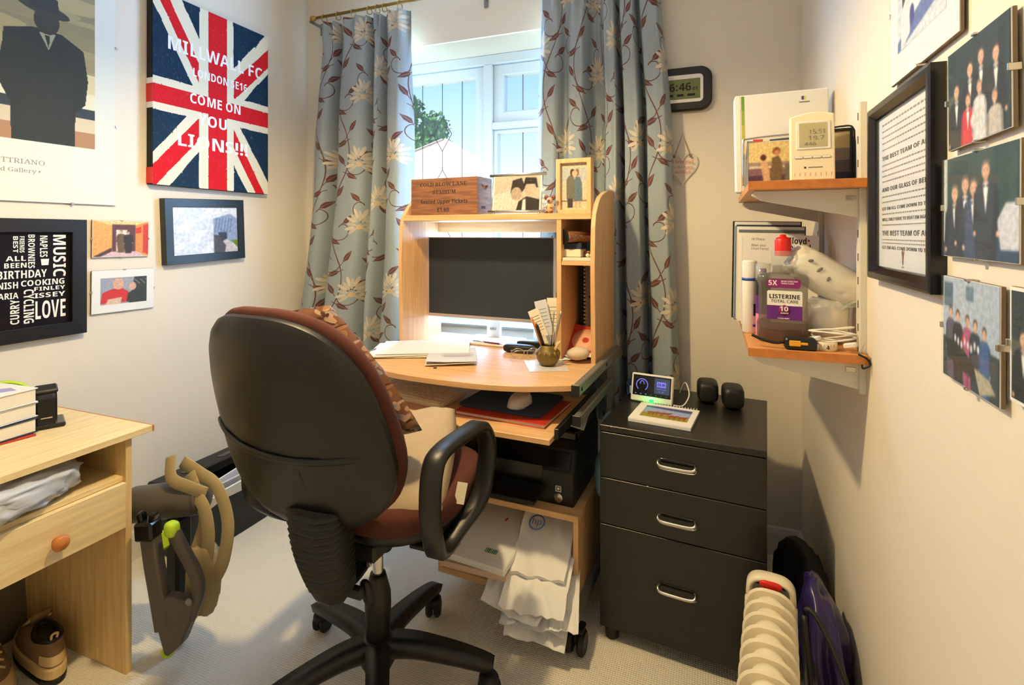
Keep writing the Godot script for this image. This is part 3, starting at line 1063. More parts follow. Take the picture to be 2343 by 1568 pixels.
func photo_print(kind, w = 256, h = 192):
	var im
	var bl = Color(0.06, 0.065, 0.085)
	var skin = Color(0.86, 0.68, 0.58)
	match kind:
		"wedding":
			im = pimg(w, h, Color(0.74, 0.7, 0.65))
			ppoly(im, [0.0, 0.55, 0.5, 0.35, 0.6, 1, 0, 1], Color(0.82, 0.78, 0.74))
			ppoly(im, [0.55, 0.75, 0.72, 0.6, 1, 0.7, 1, 1, 0.5, 1], Color(0.2, 0.19, 0.18))
			ppoly(im, [0.64, 0.7, 0.7, 0.66, 0.71, 1, 0.62, 1], Color(0.85, 0.84, 0.82))
			ppoly(im, [0.36, 0.5, 0.4, 0.12, 0.6, 0.05, 0.68, 0.35, 0.6, 0.5], Color(0.2, 0.18, 0.17))
			pell(im, 0.49, 0.52, 0.12, 0.2, Color(0.68, 0.6, 0.55))
			ppoly(im, [0.64, 0.3, 0.68, 0.04, 0.92, 0.06, 0.96, 0.35], Color(0.14, 0.13, 0.13))
			pell(im, 0.8, 0.38, 0.12, 0.25, Color(0.74, 0.66, 0.6))
			ppoly(im, [0.67, 0.14, 0.93, 0.14, 0.9, 0.24, 0.7, 0.24], Color(0.14, 0.13, 0.13))
		"hug":
			im = pimg(w, h, Color(0.78, 0.75, 0.68))
			prect(im, 0, 0.1, 1, 0.28, Color(0.7, 0.72, 0.73))
			prect(im, 0, 0.72, 1, 0.3, Color(0.82, 0.76, 0.66))
			prect(im, 0, 0.8, 1, 0.03, Color(0.5, 0.43, 0.36))
			ppoly(im, [0.2, 0.35, 0.3, 0.26, 0.46, 0.27, 0.52, 0.4, 0.48, 0.78, 0.2, 0.78], Color(0.43, 0.42, 0.38))
			ppoly(im, [0.48, 0.4, 0.55, 0.29, 0.7, 0.3, 0.78, 0.42, 0.8, 0.82, 0.48, 0.82], Color(0.37, 0.44, 0.5))
			prect(im, 0.24, 0.76, 0.2, 0.2, Color(0.25, 0.24, 0.24))
			prect(im, 0.52, 0.82, 0.08, 0.14, Color(0.75, 0.62, 0.52))
			prect(im, 0.66, 0.82, 0.08, 0.14, Color(0.75, 0.62, 0.52))
			pell(im, 0.42, 0.2, 0.08, 0.08, Color(0.22, 0.17, 0.14))
			pell(im, 0.46, 0.22, 0.06, 0.06, skin)
			pell(im, 0.6, 0.2, 0.07, 0.08, Color(0.5, 0.36, 0.25))
			pell(im, 0.56, 0.22, 0.05, 0.06, skin)
		"horses":
			im = pimg(w, h, Color(0.62, 0.68, 0.82))
			ppoly(im, [0, 0, 1, 0, 1, 0.25, 0, 0.15], Color(0.32, 0.34, 0.55))
			ppoly(im, [0, 0.62, 0.4, 0.7, 1, 0.75, 1, 1, 0, 1], Color(0.62, 0.56, 0.2))
			for k in [[0.2, 0.6], [0.36, 0.58], [0.5, 0.55], [0.66, 0.72], [0.86, 0.72]]:
				pell(im, k[0], k[1], 0.09, 0.1, Color(0.66, 0.33, 0.17))
				pell(im, k[0] + 0.08, k[1] - 0.06, 0.03, 0.08, Color(0.55, 0.26, 0.13), 0.5)
				for l in [-0.05, 0.05]:
					prect(im, k[0] + l, k[1], 0.015, 0.25, Color(0.42, 0.22, 0.12))
		"boys":
			im = pimg(w, h, Color(0.86, 0.77, 0.55))
			prect(im, 0, 0.52, 1, 0.1, Color(0.62, 0.54, 0.5))
			prect(im, 0, 0.62, 1, 0.1, Color(0.83, 0.77, 0.68))
			prect(im, 0, 0.68, 1, 0.32, Color(0.5, 0.38, 0.42))
			prect(im, 0, 0.86, 1, 0.14, Color(0.33, 0.23, 0.3))
			ppoly(im, [0.24, 0.5, 0.36, 0.46, 0.42, 0.75, 0.44, 1, 0.3, 1], Color(0.8, 0.66, 0.52))
			pell(im, 0.3, 0.4, 0.06, 0.08, Color(0.36, 0.2, 0.18))
			ppoly(im, [0.47, 0.42, 0.6, 0.36, 0.68, 0.6, 0.66, 1, 0.44, 1], Color(0.45, 0.38, 0.27))
			pell(im, 0.56, 0.25, 0.08, 0.1, Color(0.55, 0.36, 0.2))
			pell(im, 0.57, 0.29, 0.055, 0.07, Color(0.75, 0.52, 0.4))
			ppoly(im, [0.72, 0.6, 1, 0.5, 1, 1, 0.72, 1], Color(0.45, 0.42, 0.4))
		"corridor":
			im = pimg(w, h, Color(0.93, 0.66, 0.36))
			ppoly(im, [0, 0, 1, 0, 0.75, 0.12, 0.3, 0.12], Color(0.96, 0.8, 0.55))
			ppoly(im, [0.75, 0.12, 1, 0, 1, 1, 0.75, 0.85], Color(0.9, 0.55, 0.25))
			ppoly(im, [0.76, 0.2, 0.86, 0.15, 0.86, 0.32, 0.76, 0.35], Color(0.85, 0.12, 0.08))
			ppoly(im, [0.9, 0.1, 1, 0.05, 1, 0.95, 0.9, 0.9], Color(0.82, 0.15, 0.1))
			prect(im, 0.33, 0.1, 0.42, 0.76, Color(0.36, 0.18, 0.22))
			prect(im, 0.4, 0.25, 0.2, 0.6, Color(0.95, 0.86, 0.84))
			ppoly(im, [0.3, 0.86, 0.76, 0.86, 0.95, 1, 0.1, 1], Color(0.86, 0.73, 0.76))
			ppoly(im, [0.0, 1, 0.32, 0.75, 0.32, 0.86, 0.12, 1], Color(0.3, 0.18, 0.2))
			pperson(im, 0.49, 0.26, 0.42, Color(0.42, 0.3, 0.2), skin, Color(0.5, 0.42, 0.36))
			pperson(im, 0.62, 0.28, 0.42, Color(0.12, 0.09, 0.12), skin, Color(0.15, 0.1, 0.1))
		"redshirt":
			im = pimg(w, h, Color(0.62, 0.64, 0.7))
			ppoly(im, [0.72, 0, 1, 0, 1, 1, 0.6, 1], Color(0.13, 0.15, 0.15))
			for k in 9:
				pell(im, 0.74 + 0.03 * k, 0.12 + 0.05 * (k % 4), 0.02, 0.03, Color(0.45, 0.5, 0.5))
			ppoly(im, [0, 0.95, 0.04, 0.55, 0.25, 0.42, 0.45, 0.42, 0.58, 0.55, 0.6, 0.95], Color(0.83, 0.08, 0.13))
			pell(im, 0.37, 0.24, 0.12, 0.22, skin)
			ppoly(im, [0.55, 0.95, 0.58, 0.62, 0.72, 0.5, 0.88, 0.6, 0.95, 0.95], Color(0.12, 0.14, 0.16))
			pell(im, 0.68, 0.36, 0.08, 0.16, skin)
			ppoly(im, [0.1, 1, 0.15, 0.8, 0.45, 0.75, 0.42, 1], Color(0.88, 0.74, 0.65))
		"stadium":
			im = pimg(w, h, Color(0.86, 0.88, 0.93))
			for r in 8:
				for c in 4:
					prect(im, 0.01 + c * 0.16 + (0.08 if r % 2 else 0.0), 0.02 + r * 0.125, 0.145, 0.1, Color(0.8, 0.83, 0.89) if (r + c) % 3 else Color(0.9, 0.91, 0.95))
			prect(im, 0.6, 0, 0.4, 1, Color(0.86, 0.87, 0.9))
			ppoly(im, [0.6, 0.25, 0.88, 0.14, 1, 0.25, 1, 0.8, 0.6, 0.8], Color(0.55, 0.62, 0.75))
			for k in 6:
				pline(im, [Vector2(0.62 + 0.05 * k, 0.55), Vector2(0.66 + 0.05 * k, 0.24)], 0.012, Color(0.3, 0.36, 0.48))
			prect(im, 0.68, 0.55, 0.14, 0.2, Color(0.25, 0.27, 0.33))
			ppoly(im, [0.7, 0.78, 0.82, 0.7, 1, 0.95, 1, 1, 0.66, 1], Color(0.77, 0.74, 0.76))
			ppoly(im, [0.88, 0.74, 1, 0.74, 1, 0.92], Color(0.42, 0.52, 0.2))
			ppoly(im, [0.6, 0.6, 0.68, 0.62, 0.8, 0.85, 0.78, 1, 0.6, 1], Color(0.33, 0.33, 0.37))
		"dinner":
			im = pimg(w, h, Color(0.1, 0.17, 0.2))
			for k in 16:
				prect(im, 0.06 * k, 0, 0.02, 0.3 + 0.1 * (k % 3), Color(0.07, 0.12, 0.15))
			prect(im, 0, 0.45, 0.16, 0.5, Color(0.32, 0.33, 0.3))
			for k in [[0.16, 0.34, 1], [0.4, 0.2, 0], [0.58, 0.14, 0], [0.8, 0.2, 2]]:
				pperson(im, k[0], k[1], 0.75, bl, skin, Color(0.25, 0.2, 0.18), Color(0.92, 0.92, 0.92))
			pperson(im, 0.36, 0.5, 0.62, Color(0.8, 0.12, 0.2), skin, Color(0.3, 0.2, 0.15), Color(0.95, 0.93, 0.93))
			pperson(im, 0.55, 0.44, 0.6, Color(0.82, 0.82, 0.84), skin, Color(0.6, 0.5, 0.4))
			pperson(im, 0.78, 0.6, 0.6, Color(0.75, 0.72, 0.7), skin, Color(0.55, 0.45, 0.35))
			pell(im, 0.5, 0.8, 0.1, 0.09, Color(0.8, 0.8, 0.8))
		"suits":
			im = pimg(w, h, Color(0.13, 0.25, 0.25))
			prect(im, 0, 0, 0.06, 1, Color(0.75, 0.78, 0.75))
			ppoly(im, [0, 0.85, 1, 0.8, 1, 1, 0, 1], Color(0.17, 0.26, 0.4))
			for k in [[0.18, 0.27, 0.0], [0.34, 0.2, 0.0], [0.46, 0.24, 1.0], [0.62, 0.1, 0.0]]:
				pperson(im, k[0], k[1], 0.8, Color(0.13, 0.16, 0.24) if k[2] < 0.5 else Color(0.2, 0.27, 0.42), skin, Color(0.42, 0.38, 0.36), Color(0.94, 0.94, 0.96))
			ppoly(im, [0.76, 0.65, 0.86, 0.5, 1, 0.5, 1, 0.9, 0.8, 0.9], Color(0.8, 0.82, 0.88))
		"group":
			im = pimg(w, h, Color(0.68, 0.74, 0.82))
			prect(im, 0.02, 0.05, 0.18, 0.24, Color(0.3, 0.4, 0.5))
			prect(im, 0.45, 0.05, 0.14, 0.14, Color(0.4, 0.5, 0.6))
			ppoly(im, [0, 0.6, 0.5, 0.55, 1, 0.6, 1, 1, 0, 1], Color(0.2, 0.26, 0.28))
			for k in [[0.16, 0.28, Color(0.35, 0.33, 0.42)], [0.3, 0.3, Color(0.12, 0.12, 0.17)], [0.48, 0.32, Color(0.66, 0.32, 0.5)], [0.62, 0.34, Color(0.15, 0.2, 0.3)], [0.77, 0.38, Color(0.22, 0.36, 0.6)]]:
				pperson(im, k[0], k[1], 0.5, k[2], skin, Color(0.25, 0.2, 0.18))
			ppoly(im, [0.05, 0.62, 0.3, 0.6, 0.65, 0.8, 0.6, 0.9, 0.1, 0.8], Color(0.1, 0.13, 0.13))
			for k in 8:
				pell(im, 0.25 + 0.06 * k, 0.58 + 0.02 * (k % 3), 0.02, 0.04, Color(0.9, 0.9, 0.92))
			pell(im, 0.4, 0.56, 0.02, 0.03, Color(0.85, 0.15, 0.15))
			ppoly(im, [0.6, 0.78, 0.85, 0.82, 0.95, 0.92, 0.7, 1], Color(0.7, 0.68, 0.6))
			pline(im, [Vector2(0.3, 0.8), Vector2(0.33, 1)], 0.02, Color(0.4, 0.22, 0.12))
			pline(im, [Vector2(0.5, 0.82), Vector2(0.48, 1)], 0.02, Color(0.4, 0.22, 0.12))
		"sailing":
			im = pimg(w, h, Color(0.8, 0.83, 0.88))
			ppoly(im, [0.1, 0, 0.24, 0, 0.22, 0.5, 0.12, 0.6], Color(0.13, 0.17, 0.15))
			ppoly(im, [0.25, 0.1, 0.6, 0.05, 0.62, 0.7, 0.3, 0.75], Color(0.94, 0.94, 0.93))
			ppoly(im, [0.62, 0.2, 0.95, 0.12, 0.98, 0.55, 0.66, 0.6], Color(0.78, 0.72, 0.74))
			ppoly(im, [0.0, 0.9, 1.0, 0.55, 1, 0.8, 0, 1], Color(0.36, 0.44, 0.68))
			pell(im, 0.88, 0.3, 0.04, 0.14, Color(0.18, 0.2, 0.4))
			pell(im, 0.34, 0.75, 0.05, 0.1, Color(0.2, 0.25, 0.55))
			ppoly(im, [0.1, 0.62, 0.26, 0.5, 0.3, 0.9, 0.08, 1], Color(0.9, 0.88, 0.9))
	pblur(im, 2)
	pblur(im, 2)
	pgrain(im, 0.13, 0.06)
	return pgrain(im, 0.1, 1.1)

func frame_parts(o, w, h, border, m, im, thick, at, lean = 0.0, recess = 0.4):
	var t = Vector3(lean, 0, 0)
	var bs = Basis.from_euler(Vector3(deg_to_rad(lean), 0, 0))
	part(o, "frame", frame_mesh(w, h, border, thick, 0.0015), m, at, t)
	part(o, "backing", box(w - 0.004, h - 0.004, 0.004, 0.0), M.black_satin, at + bs * Vector3(0, 0, -thick / 2 + 0.003), t)
	return part(o, "photo", rect(w - border * 2, h - border * 2), printed(im, 0.45, 0.15), at + bs * Vector3(0, 0, thick * (0.5 - recess)), t)

func desk_things():
	var T = 0.76
	var TY = Vector3(0, KA, 0)
	# ---- monitor
	var mo = thing("computer_monitor", "large black screened monitor with silver bezel on a white stand", "monitor", kw(-0.495, T, -0.46), TY)
	part(mo, "housing", extrude(round_rect(0.565, 0.335, 0.008, 4), 0.022, 0.003), M.white_plastic, Vector3(0, 0.258, -0.003))
	part(mo, "bezel", boxes([[Vector3(0.565, 0.013, 0.006), Vector3(0, 0.0965, 0.009)], [Vector3(0.003, 0.333, 0.006), Vector3(-0.281, 0.258, 0.009)], [Vector3(0.003, 0.333, 0.006), Vector3(0.281, 0.258, 0.009)], [Vector3(0.565, 0.003, 0.006), Vector3(0, 0.424, 0.009)]], 0.001), col("silver_bezel", Color(0.72, 0.66, 0.63), 0.35, 0.3))
	part(mo, "screen", box(0.559, 0.319, 0.004, 0.0005), col("screen_off", Color(0.13, 0.17, 0.215), 0.5), Vector3(0, 0.2625, 0.009))
	part(mo, "neck", sweep([Vector3(0, 0.01, -0.05), Vector3(0, 0.12, -0.05), Vector3(0, 0.27, -0.032)], rect_prof(0.062, 0.018), Vector3.RIGHT), M.white_plastic)
	part(mo, "base", extrude(round_rect(0.24, 0.17, 0.02, 4), 0.008, 0.002), M.white_plastic, Vector3(0.02, 0.005, 0.0), Vector3(-90, 0, 0))
	letters(mo, "MSI", 0.009, 0.028, M.ink_grey, Vector3(0.0, 0.045, -0.039))
	# ---- papers
	var flat = func(x, z): return 0.0
	for i in 3:
		solo("paper_sheet", ["stapled white sheets lying at the bottom of the pile on the desk's left end", "white typed sheet spread over the pile at the desk's left end", "topmost white sheet of the pile, turned towards the monitor"][i], "paper", sheet(0.33, 0.225, 0.003, func(x, z): return 0.002 * sin(x * 20.0 + i) * (0.3 + abs(x))), M.paper if i else M.paper_cream, kw(-0.665 + 0.012 * i, T + 0.003 + 0.005 * i, -0.19 - 0.012 * i), Vector3(0, KA + [24.0, 30.0, 27.0][i], 0), "sheets piled on the desk")
	var fo = thing("folded_leaflet", "cream folded leaflet lying half open beside the white sheets", "leaflet", kw(-0.49, T + 0.003, -0.15), Vector3(0, KA + 28, 0))
	part(fo, "lower_leaf", sheet(0.17, 0.235, 0.002, func(x, z): return 0.004 + 0.002 * sin(x * 18.0)), M.paper_cream)
	part(fo, "upper_leaf", sheet(0.168, 0.232, 0.001, func(x, z): return 0.009 + 0.06 * max(0.0, -x - 0.02) + 0.002 * sin(z * 14.0)), M.paper_grey, Vector3(0.001, 0, 0.001))
	for k in 4:
		part(fo, "print", rect(0.11 - 0.02 * (k % 2), 0.0035), M.ink_grey, Vector3(0.02, 0.0135, 0.0 + k * 0.014), Vector3(-90, 0, 0))
	# ---- red pen
	var pen = thing("ballpoint_pen", "slim dark red and silver pen lying on the white monitor base", "pen", kw(-0.46, T + 0.013, -0.385), Vector3(0, KA - 8, 0))
	part(pen, "barrel", tube([Vector3(-0.02, 0, 0), Vector3(0.05, 0, 0)], 0.0035, 10), col("wine", Color(0.45, 0.05, 0.06), 0.3))
	part(pen, "cap", tube([Vector3(-0.075, 0, 0), Vector3(-0.02, 0, 0)], 0.0035, 10), M.nickel)
	part(pen, "tip", tube([Vector3(0.05, 0, 0), Vector3(0.066, -0.001, 0)], 0.003, 10, false, [1.0, 0.2]), M.nickel)
	part(pen, "clip", box(0.035, 0.001, 0.003, 0.0), M.nickel, Vector3(-0.055, 0.005, 0))
	# ---- spectacles cases and glasses
	solo("glasses_case", "black spectacles case lying nearest the brass pot", "glasses case", ball(Vector3(0.062, 0.015, 0.021), 0.5, 0.6), M.black_satin, kw(-0.305, T + 0.015, -0.325), Vector3(0, KA + 2, 0), "black cases behind the pot")
	solo("remote_control", "slim black box lying behind the spectacles case", "box", ball(Vector3(0.085, 0.014, 0.017), 0.4, 0.3), M.black_plastic, kw(-0.265, T + 0.014, -0.42), Vector3(0, KA + 4, 0))
	var gl = thing("spectacles", "folded silver wire spectacles standing in front of the black case", "spectacles", kw(-0.245, T + 0.002, -0.24), Vector3(0, KA + 28, 0))
	for s in [-1, 1]:
		var ring = []
		for k in 14:
			ring.append(Vector3(0.028 * s + 0.023 * cos(TAU * k / 14), 0.019 + 0.017 * sin(TAU * k / 14), 0.002 * cos(TAU * k / 14)))
		part(gl, "rim", tube(ring, 0.0013, 6, true), M.chrome)
		part(gl, "lens", lathe([Vector2(0.0001, 0), Vector2(0.021, 0.0004)], 20), M.clear_glass, Vector3(0.028 * s, 0.019, 0), Vector3(90, 0, 0))
		part(gl, "temple", tube([Vector3(0.052 * s, 0.028, 0), Vector3(0.05 * s, 0.026, -0.02), Vector3(-0.03 * s, 0.02, -0.028 - 0.004 * s), Vector3(-0.055 * s, 0.008, -0.028)], 0.0013, 6), M.chrome)
	part(gl, "bridge", tube([Vector3(-0.006, 0.024, 0), Vector3(0, 0.028, 0.001), Vector3(0.006, 0.024, 0)], 0.0012, 6), M.chrome)
	# ---- paper mat, pot and what stands in it
	solo("paper_mat", "square of glossy paper lying under the brass pot", "paper", sheet(0.13, 0.15, 0.0008, flat), col("glossy_paper", Color(0.86, 0.84, 0.82), 0.2), kw(-0.148, T + 0.0005, -0.18), Vector3(0, KA + 28, 0))
	var potw = kw(-0.143, T + 0.002, -0.185)
	var pot = thing("pen_pot", "round hammered brass pot holding pens at the desk's right end", "pot", potw, TY)
	var brassy = cloth("aged_brass", Color(0.36, 0.29, 0.13), Color(0.6, 0.5, 0.26), 30.0, 1.0, 0.35)
	brassy.metallic = 0.5
	part(pot, "body", lathe([Vector2(0.0001, 0.0), Vector2(0.022, 0.0), Vector2(0.031, 0.01), Vector2(0.0385, 0.024), Vector2(0.039, 0.036), Vector2(0.034, 0.052), Vector2(0.026, 0.062), Vector2(0.0255, 0.067), Vector2(0.0225, 0.067), Vector2(0.023, 0.06), Vector2(0.03, 0.04), Vector2(0.025, 0.012), Vector2(0.0001, 0.008)], 28), brassy)
	for k in 12:
		var a = TAU * k / 12
		part(pot, "embossed_boss", ball(Vector3(0.007, 0.009, 0.004), 1, 1, 0, 8, 12, 8), brassy, Vector3(0.037 * sin(a), 0.042, 0.037 * cos(a)), Vector3(-20, rad_to_deg(a), 0))
	var stick = func(called, label, cat, at, tip, r, m, gp = ""):
		var a = potw + at
		var b = potw + tip
		return solo(called, label, cat, tube([a, a.lerp(b, 0.93), b], r, 8, false, [1.0, 1.0, 0.4]), m, Vector3.ZERO, Vector3.ZERO, gp)
	stick.call("fountain_pen", "thick dark brown pen leaning in the brass pot", "pen", Vector3(0.0, 0.02, 0.0), Vector3(-0.038, 0.138, 0.012), 0.006, col("dark_brown", Color(0.16, 0.1, 0.09), 0.3))
	stick.call("pencil", "orange wooden pencil leaning left in the brass pot", "pencil", Vector3(-0.004, 0.02, 0.008), Vector3(-0.062, 0.155, -0.01), 0.0036, M.orange_edge)
	stick.call("letter_opener", "tall thin steel rod standing in the brass pot", "letter opener", Vector3(0.006, 0.02, -0.004), Vector3(0.016, 0.185, -0.02), 0.0022, M.nickel)
	stick.call("silver_pen", "silver and black pen standing at the right of the brass pot", "pen", Vector3(0.01, 0.02, 0.0), Vector3(0.042, 0.18, -0.012), 0.0042, M.nickel)
	stick.call("wooden_stub", "short pale wooden pencil stub leaning right in the brass pot", "pencil", Vector3(0.004, 0.02, 0.006), Vector3(0.045, 0.085, 0.012), 0.005, M.ash_upright)
	# cards and leaflets leaning up behind the pot
	for c in [["greeting_card", "tallest pale card leaning against the hutch divider behind the pot", 0.05, 0.13, -0.15, 0.0, 3.0, M.paper_cream, -0.275],
			["folded_card", "grey folded card leaning left behind the brass pot", 0.045, 0.125, -0.168, 0.0, 15.0, M.paper_grey, -0.255],
			["ruled_leaflet", "narrow cream ruled leaflet leaning furthest left behind the pot", 0.04, 0.1, -0.175, 0.0, 25.0, M.paper_cream, -0.23]]:
		var o = thing(c[0], c[1], "card", kw(c[4], T + 0.085, c[8]), Vector3(-4, KA, c[6]), "cards behind the pot")
		part(o, "card", box(c[2], c[3], 0.002, 0.0), c[7], Vector3(0, c[3] / 2, 0))
		for k in 6:
			part(o, "print", rect(c[2] * 0.7, 0.002), M.ink_grey, Vector3(0, c[3] * (0.25 + 0.1 * k), 0.0013))
		part(o, "foot", box(c[2] * 0.4, 0.09, 0.002, 0.0), c[7], Vector3(0, -0.04, 0))
	# ---- red disc box, leaflets, stone
	var cd = thing("red_booklet", "red booklet with a pale disc printed on it leaning in the right hutch bay", "booklet", kw(-0.075, T + 0.05, -0.39), Vector3(-50, KA + 6, -12))
	part(cd, "cover", box(0.13, 0.13, 0.008, 0.001), M.dark_red_card)
	part(cd, "disc", lathe([Vector2(0.012, 0), Vector2(0.05, 0.0), Vector2(0.05, 0.001), Vector2(0.012, 0.001)], 32), col("peach", Color(0.9, 0.68, 0.55), 0.5), Vector3(0.005, 0, 0.0042), Vector3(90, 0, 0))
	for k in 3:
		solo("loose_paper", ["crumpled white slip lying at the front of the right hutch bay", "white slip lying under the stone", "second white slip tucked beneath the red booklet"][k], "paper", sheet(0.1, 0.07, 0.001, func(x, z): return 0.003 + 0.003 * sin(x * 50.0 + k) * sin(z * 60.0)), M.paper, kw(-0.1 + 0.02 * k, T + 0.002 + 0.004 * k, -0.31 - 0.02 * k), Vector3(0, 20 + 40.0 * k, 0), "slips in the right hutch bay")
	solo("pebble", "smooth cream pebble resting on papers beside the hutch's right side", "pebble", ball(Vector3(0.04, 0.022, 0.03), 1.0, 1.0, 0.06, 20.0), col("stone", Color(0.82, 0.75, 0.64), 0.7), kw(-0.062, T + 0.032, -0.262), Vector3(0, 10, 4))
	# ---- right bay: spiral notebook, and on the small shelf
	var sp = thing("spiral_notebook", "tall notebook with a black spiral spine standing in the right hutch bay", "notebook", kw(-0.098, T, -0.475), Vector3(0, KA, 0))
	part(sp, "cover", box(0.012, 0.325, 0.1, 0.001), M.black_satin, Vector3(-0.008, 0.163, -0.03))
	part(sp, "page_block", box(0.006, 0.315, 0.09, 0.0), M.paper, Vector3(0.003, 0.163, -0.03))
	for k in 22:
		var ring = []
		for j in 10:
			ring.append(Vector3(0.009 * cos(TAU * j / 10), 0.014 + k * 0.0142, 0.024 + 0.009 * sin(TAU * j / 10)))
		part(sp, "spiral_coil", tube(ring, 0.0022, 5, true), M.black_plastic)
	var S = 1.106
	solo("cream_box", "small cream box lowest of the stack on the little hutch shelf", "box", box(0.062, 0.028, 0.07, 0.002), M.paper_cream, kw(-0.096, S + 0.014 + 0.012, -0.34), TY)
	solo("thin_booklet", "thin cream booklet lying on the little hutch shelf under the boxes", "booklet", box(0.1, 0.011, 0.13, 0.001), M.paper_cream, kw(-0.072, S + 0.0055, -0.34), TY)
	solo("blue_box", "small dark blue box stacked on the cream box", "box", box(0.064, 0.022, 0.07, 0.002), col("navy", Color(0.1, 0.15, 0.25), 0.6), kw(-0.094, S + 0.051, -0.34), TY)
	var pu = thing("rolled_pouch", "rolled leopard print pouch lying on the blue box", "pouch", kw(-0.09, S + 0.083, -0.325), Vector3(0, -42, 0))
	var leo = pimg(96, 96, Color(0.72, 0.5, 0.36))
	for k in 60:
		pell(leo, rng.randf(), rng.randf(), 0.04, 0.03, Color(0.2, 0.1, 0.08))
	part(pu, "roll", sweep([Vector3(0, 0, 0.045), Vector3(0, 0, 0.04), Vector3(0.004, 0.0, -0.06)], round_prof(0.034, 0.02, 16), Vector3.RIGHT), wood("leopard", Color(0.25, 0.13, 0.09), Color(0.78, 0.56, 0.4), Vector3(16, 16, 16), 0.5))
	part(pu, "opening", lathe([Vector2(0.0001, 0), Vector2(0.024, 0), Vector2(0.028, 0.002)], 20), M.black_plastic, Vector3(0, 0, 0.047), Vector3(-90, 0, 0))
	var tr = thing("trinket", "tiny beaded brown trinket lying at the right of the small hutch shelf", "trinket", kw(-0.042, S + 0.012, -0.33), TY)
	for k in 7:
		part(tr, "bead", ball(Vector3(0.007, 0.007, 0.007), 1, 1, 0, 8, 12, 8), M.leopard if k % 2 else M.paper_cream, Vector3(0.016 * sin(k * 2.1), 0.007 + 0.009 * (k % 2), 0.018 * cos(k * 1.7)))
	# ---- on top of the hutch
	var P = 1.272
	var cr = thing("wooden_crate", "small printed wooden ticket crate at the left of the hutch top", "crate", kw(-0.617, P, -0.365), Vector3(0, KA - 2, 0))
	var cwood = M.crate_wood
	part(cr, "front_board", box(0.305, 0.146, 0.012, 0.002), cwood, Vector3(0, 0.073, 0.054))
	part(cr, "back_board", box(0.305, 0.146, 0.012, 0.002), cwood, Vector3(0, 0.073, -0.054))
	part(cr, "base_board", box(0.29, 0.01, 0.1, 0.001), cwood, Vector3(0, 0.006, 0))
	var moon = PackedVector2Array()
	for k in 13:
		var a = PI + PI * k / 12.0
		moon.append(Vector2(0.028 * cos(a), 0.124 + 0.026 * sin(a)))
	for k in range(1, 8):
		var a = PI * k / 8.0
		moon.append(Vector2(0.028 * cos(a), 0.124 - 0.009 * sin(a)))
	for s in [-1, 1]:
		# end board with a half-moon hand hole cut into it
		var cs = CSGCombiner3D.new()
		cs.name = "end_board"
		cs.position = Vector3(0.147 * s, 0.073, 0)
		cr.add_child(cs, true)
		var cb = CSGBox3D.new()
		cb.name = "board"
		cb.size = Vector3(0.011, 0.146, 0.096)
		cb.material = M.crate_end
		cs.add_child(cb)
		var ch = CSGPolygon3D.new()
		ch.name = "hand_hole"
		ch.operation = CSGShape3D.OPERATION_SUBTRACTION
		ch.polygon = moon
		ch.depth = 0.06
		ch.rotation_degrees = Vector3(0, 90, 0)
		ch.position = Vector3(0.03, -0.073, 0)
		ch.material = M.crate_end
		cs.add_child(ch)
	var ck = col("crate_ink", Color(0.14, 0.12, 0.13), 0.8)
	letters(cr, "COLD BLOW LANE", 0.014, 0.215, ck, Vector3(0.0, 0.122, 0.0606), Vector3.ZERO, true, "Droid Serif")
	letters(cr, "STADIUM", 0.014, 0.105, ck, Vector3(0.005, 0.091, 0.0606), Vector3.ZERO, true, "Droid Serif")
	letters(cr, "Seated Upper Tickets", 0.015, 0.215, ck, Vector3(0.003, 0.052, 0.0606))
	letters(cr, "£1.60", 0.015, 0.055, ck, Vector3(0.0, 0.022, 0.0606))
	marks(cr, 0.035, 0.01, ck, Vector3(0.1528, 0.03, 0.01), Vector3(0, 90, 0), 3)
	var sf = thing("silver_photo_frame", "silver bar photo frame with a sepia wedding photograph on the hutch top", "photo frame", kw(-0.318, P + 0.004, -0.335), Vector3(0, KA + 2, 0))
	for y in [0.006, 0.145]:
		part(sf, "crossbar", tube([Vector3(-0.112, y, 0.012 - y * 0.13), Vector3(0.112, y, 0.012 - y * 0.13)], 0.006, 10), M.nickel)
	for s in [-1, 1]:
		part(sf, "upright", tube([Vector3(0.098 * s, 0.0, 0.014), Vector3(0.098 * s, 0.155, -0.01)], 0.0022, 8), M.chrome)
		part(sf, "foot", ball(Vector3(0.006, 0.005, 0.006), 1, 1, 0, 8, 12, 8), M.chrome, Vector3(0.09 * s, -0.001, 0.014))
	part(sf, "photo", rect(0.18, 0.128), printed(photo_print("wedding"), 0.3, 0.5), Vector3(0, 0.075, 0.0045), Vector3(-7.5, 0, 0))
	part(sf, "glass_plate", box(0.196, 0.138, 0.004, 0.001), M.white_plastic, Vector3(0, 0.075, 0.0015), Vector3(-7.5, 0, 0))
	var mo2 = thing("mouse_figurine", "tiny cream and brown mouse figurine between the two photo frames", "figurine", kw(-0.187, P, -0.33), TY)
	var fc = col("figurine", Color(0.83, 0.66, 0.5), 0.45)
	var fb = col("figurine_brown", Color(0.45, 0.22, 0.15), 0.45)
	part(mo2, "body", ball(Vector3(0.017, 0.022, 0.016), 1, 1, 0.05, 60.0, 20, 14), fc, Vector3(0, 0.02, 0))
	part(mo2, "head", ball(Vector3(0.012, 0.012, 0.013), 1, 1, 0, 8, 18, 12), fc, Vector3(0, 0.048, 0.003))
	part(mo2, "muzzle", ball(Vector3(0.005, 0.005, 0.006), 1, 1, 0, 8, 12, 8), fb, Vector3(0, 0.046, 0.015))
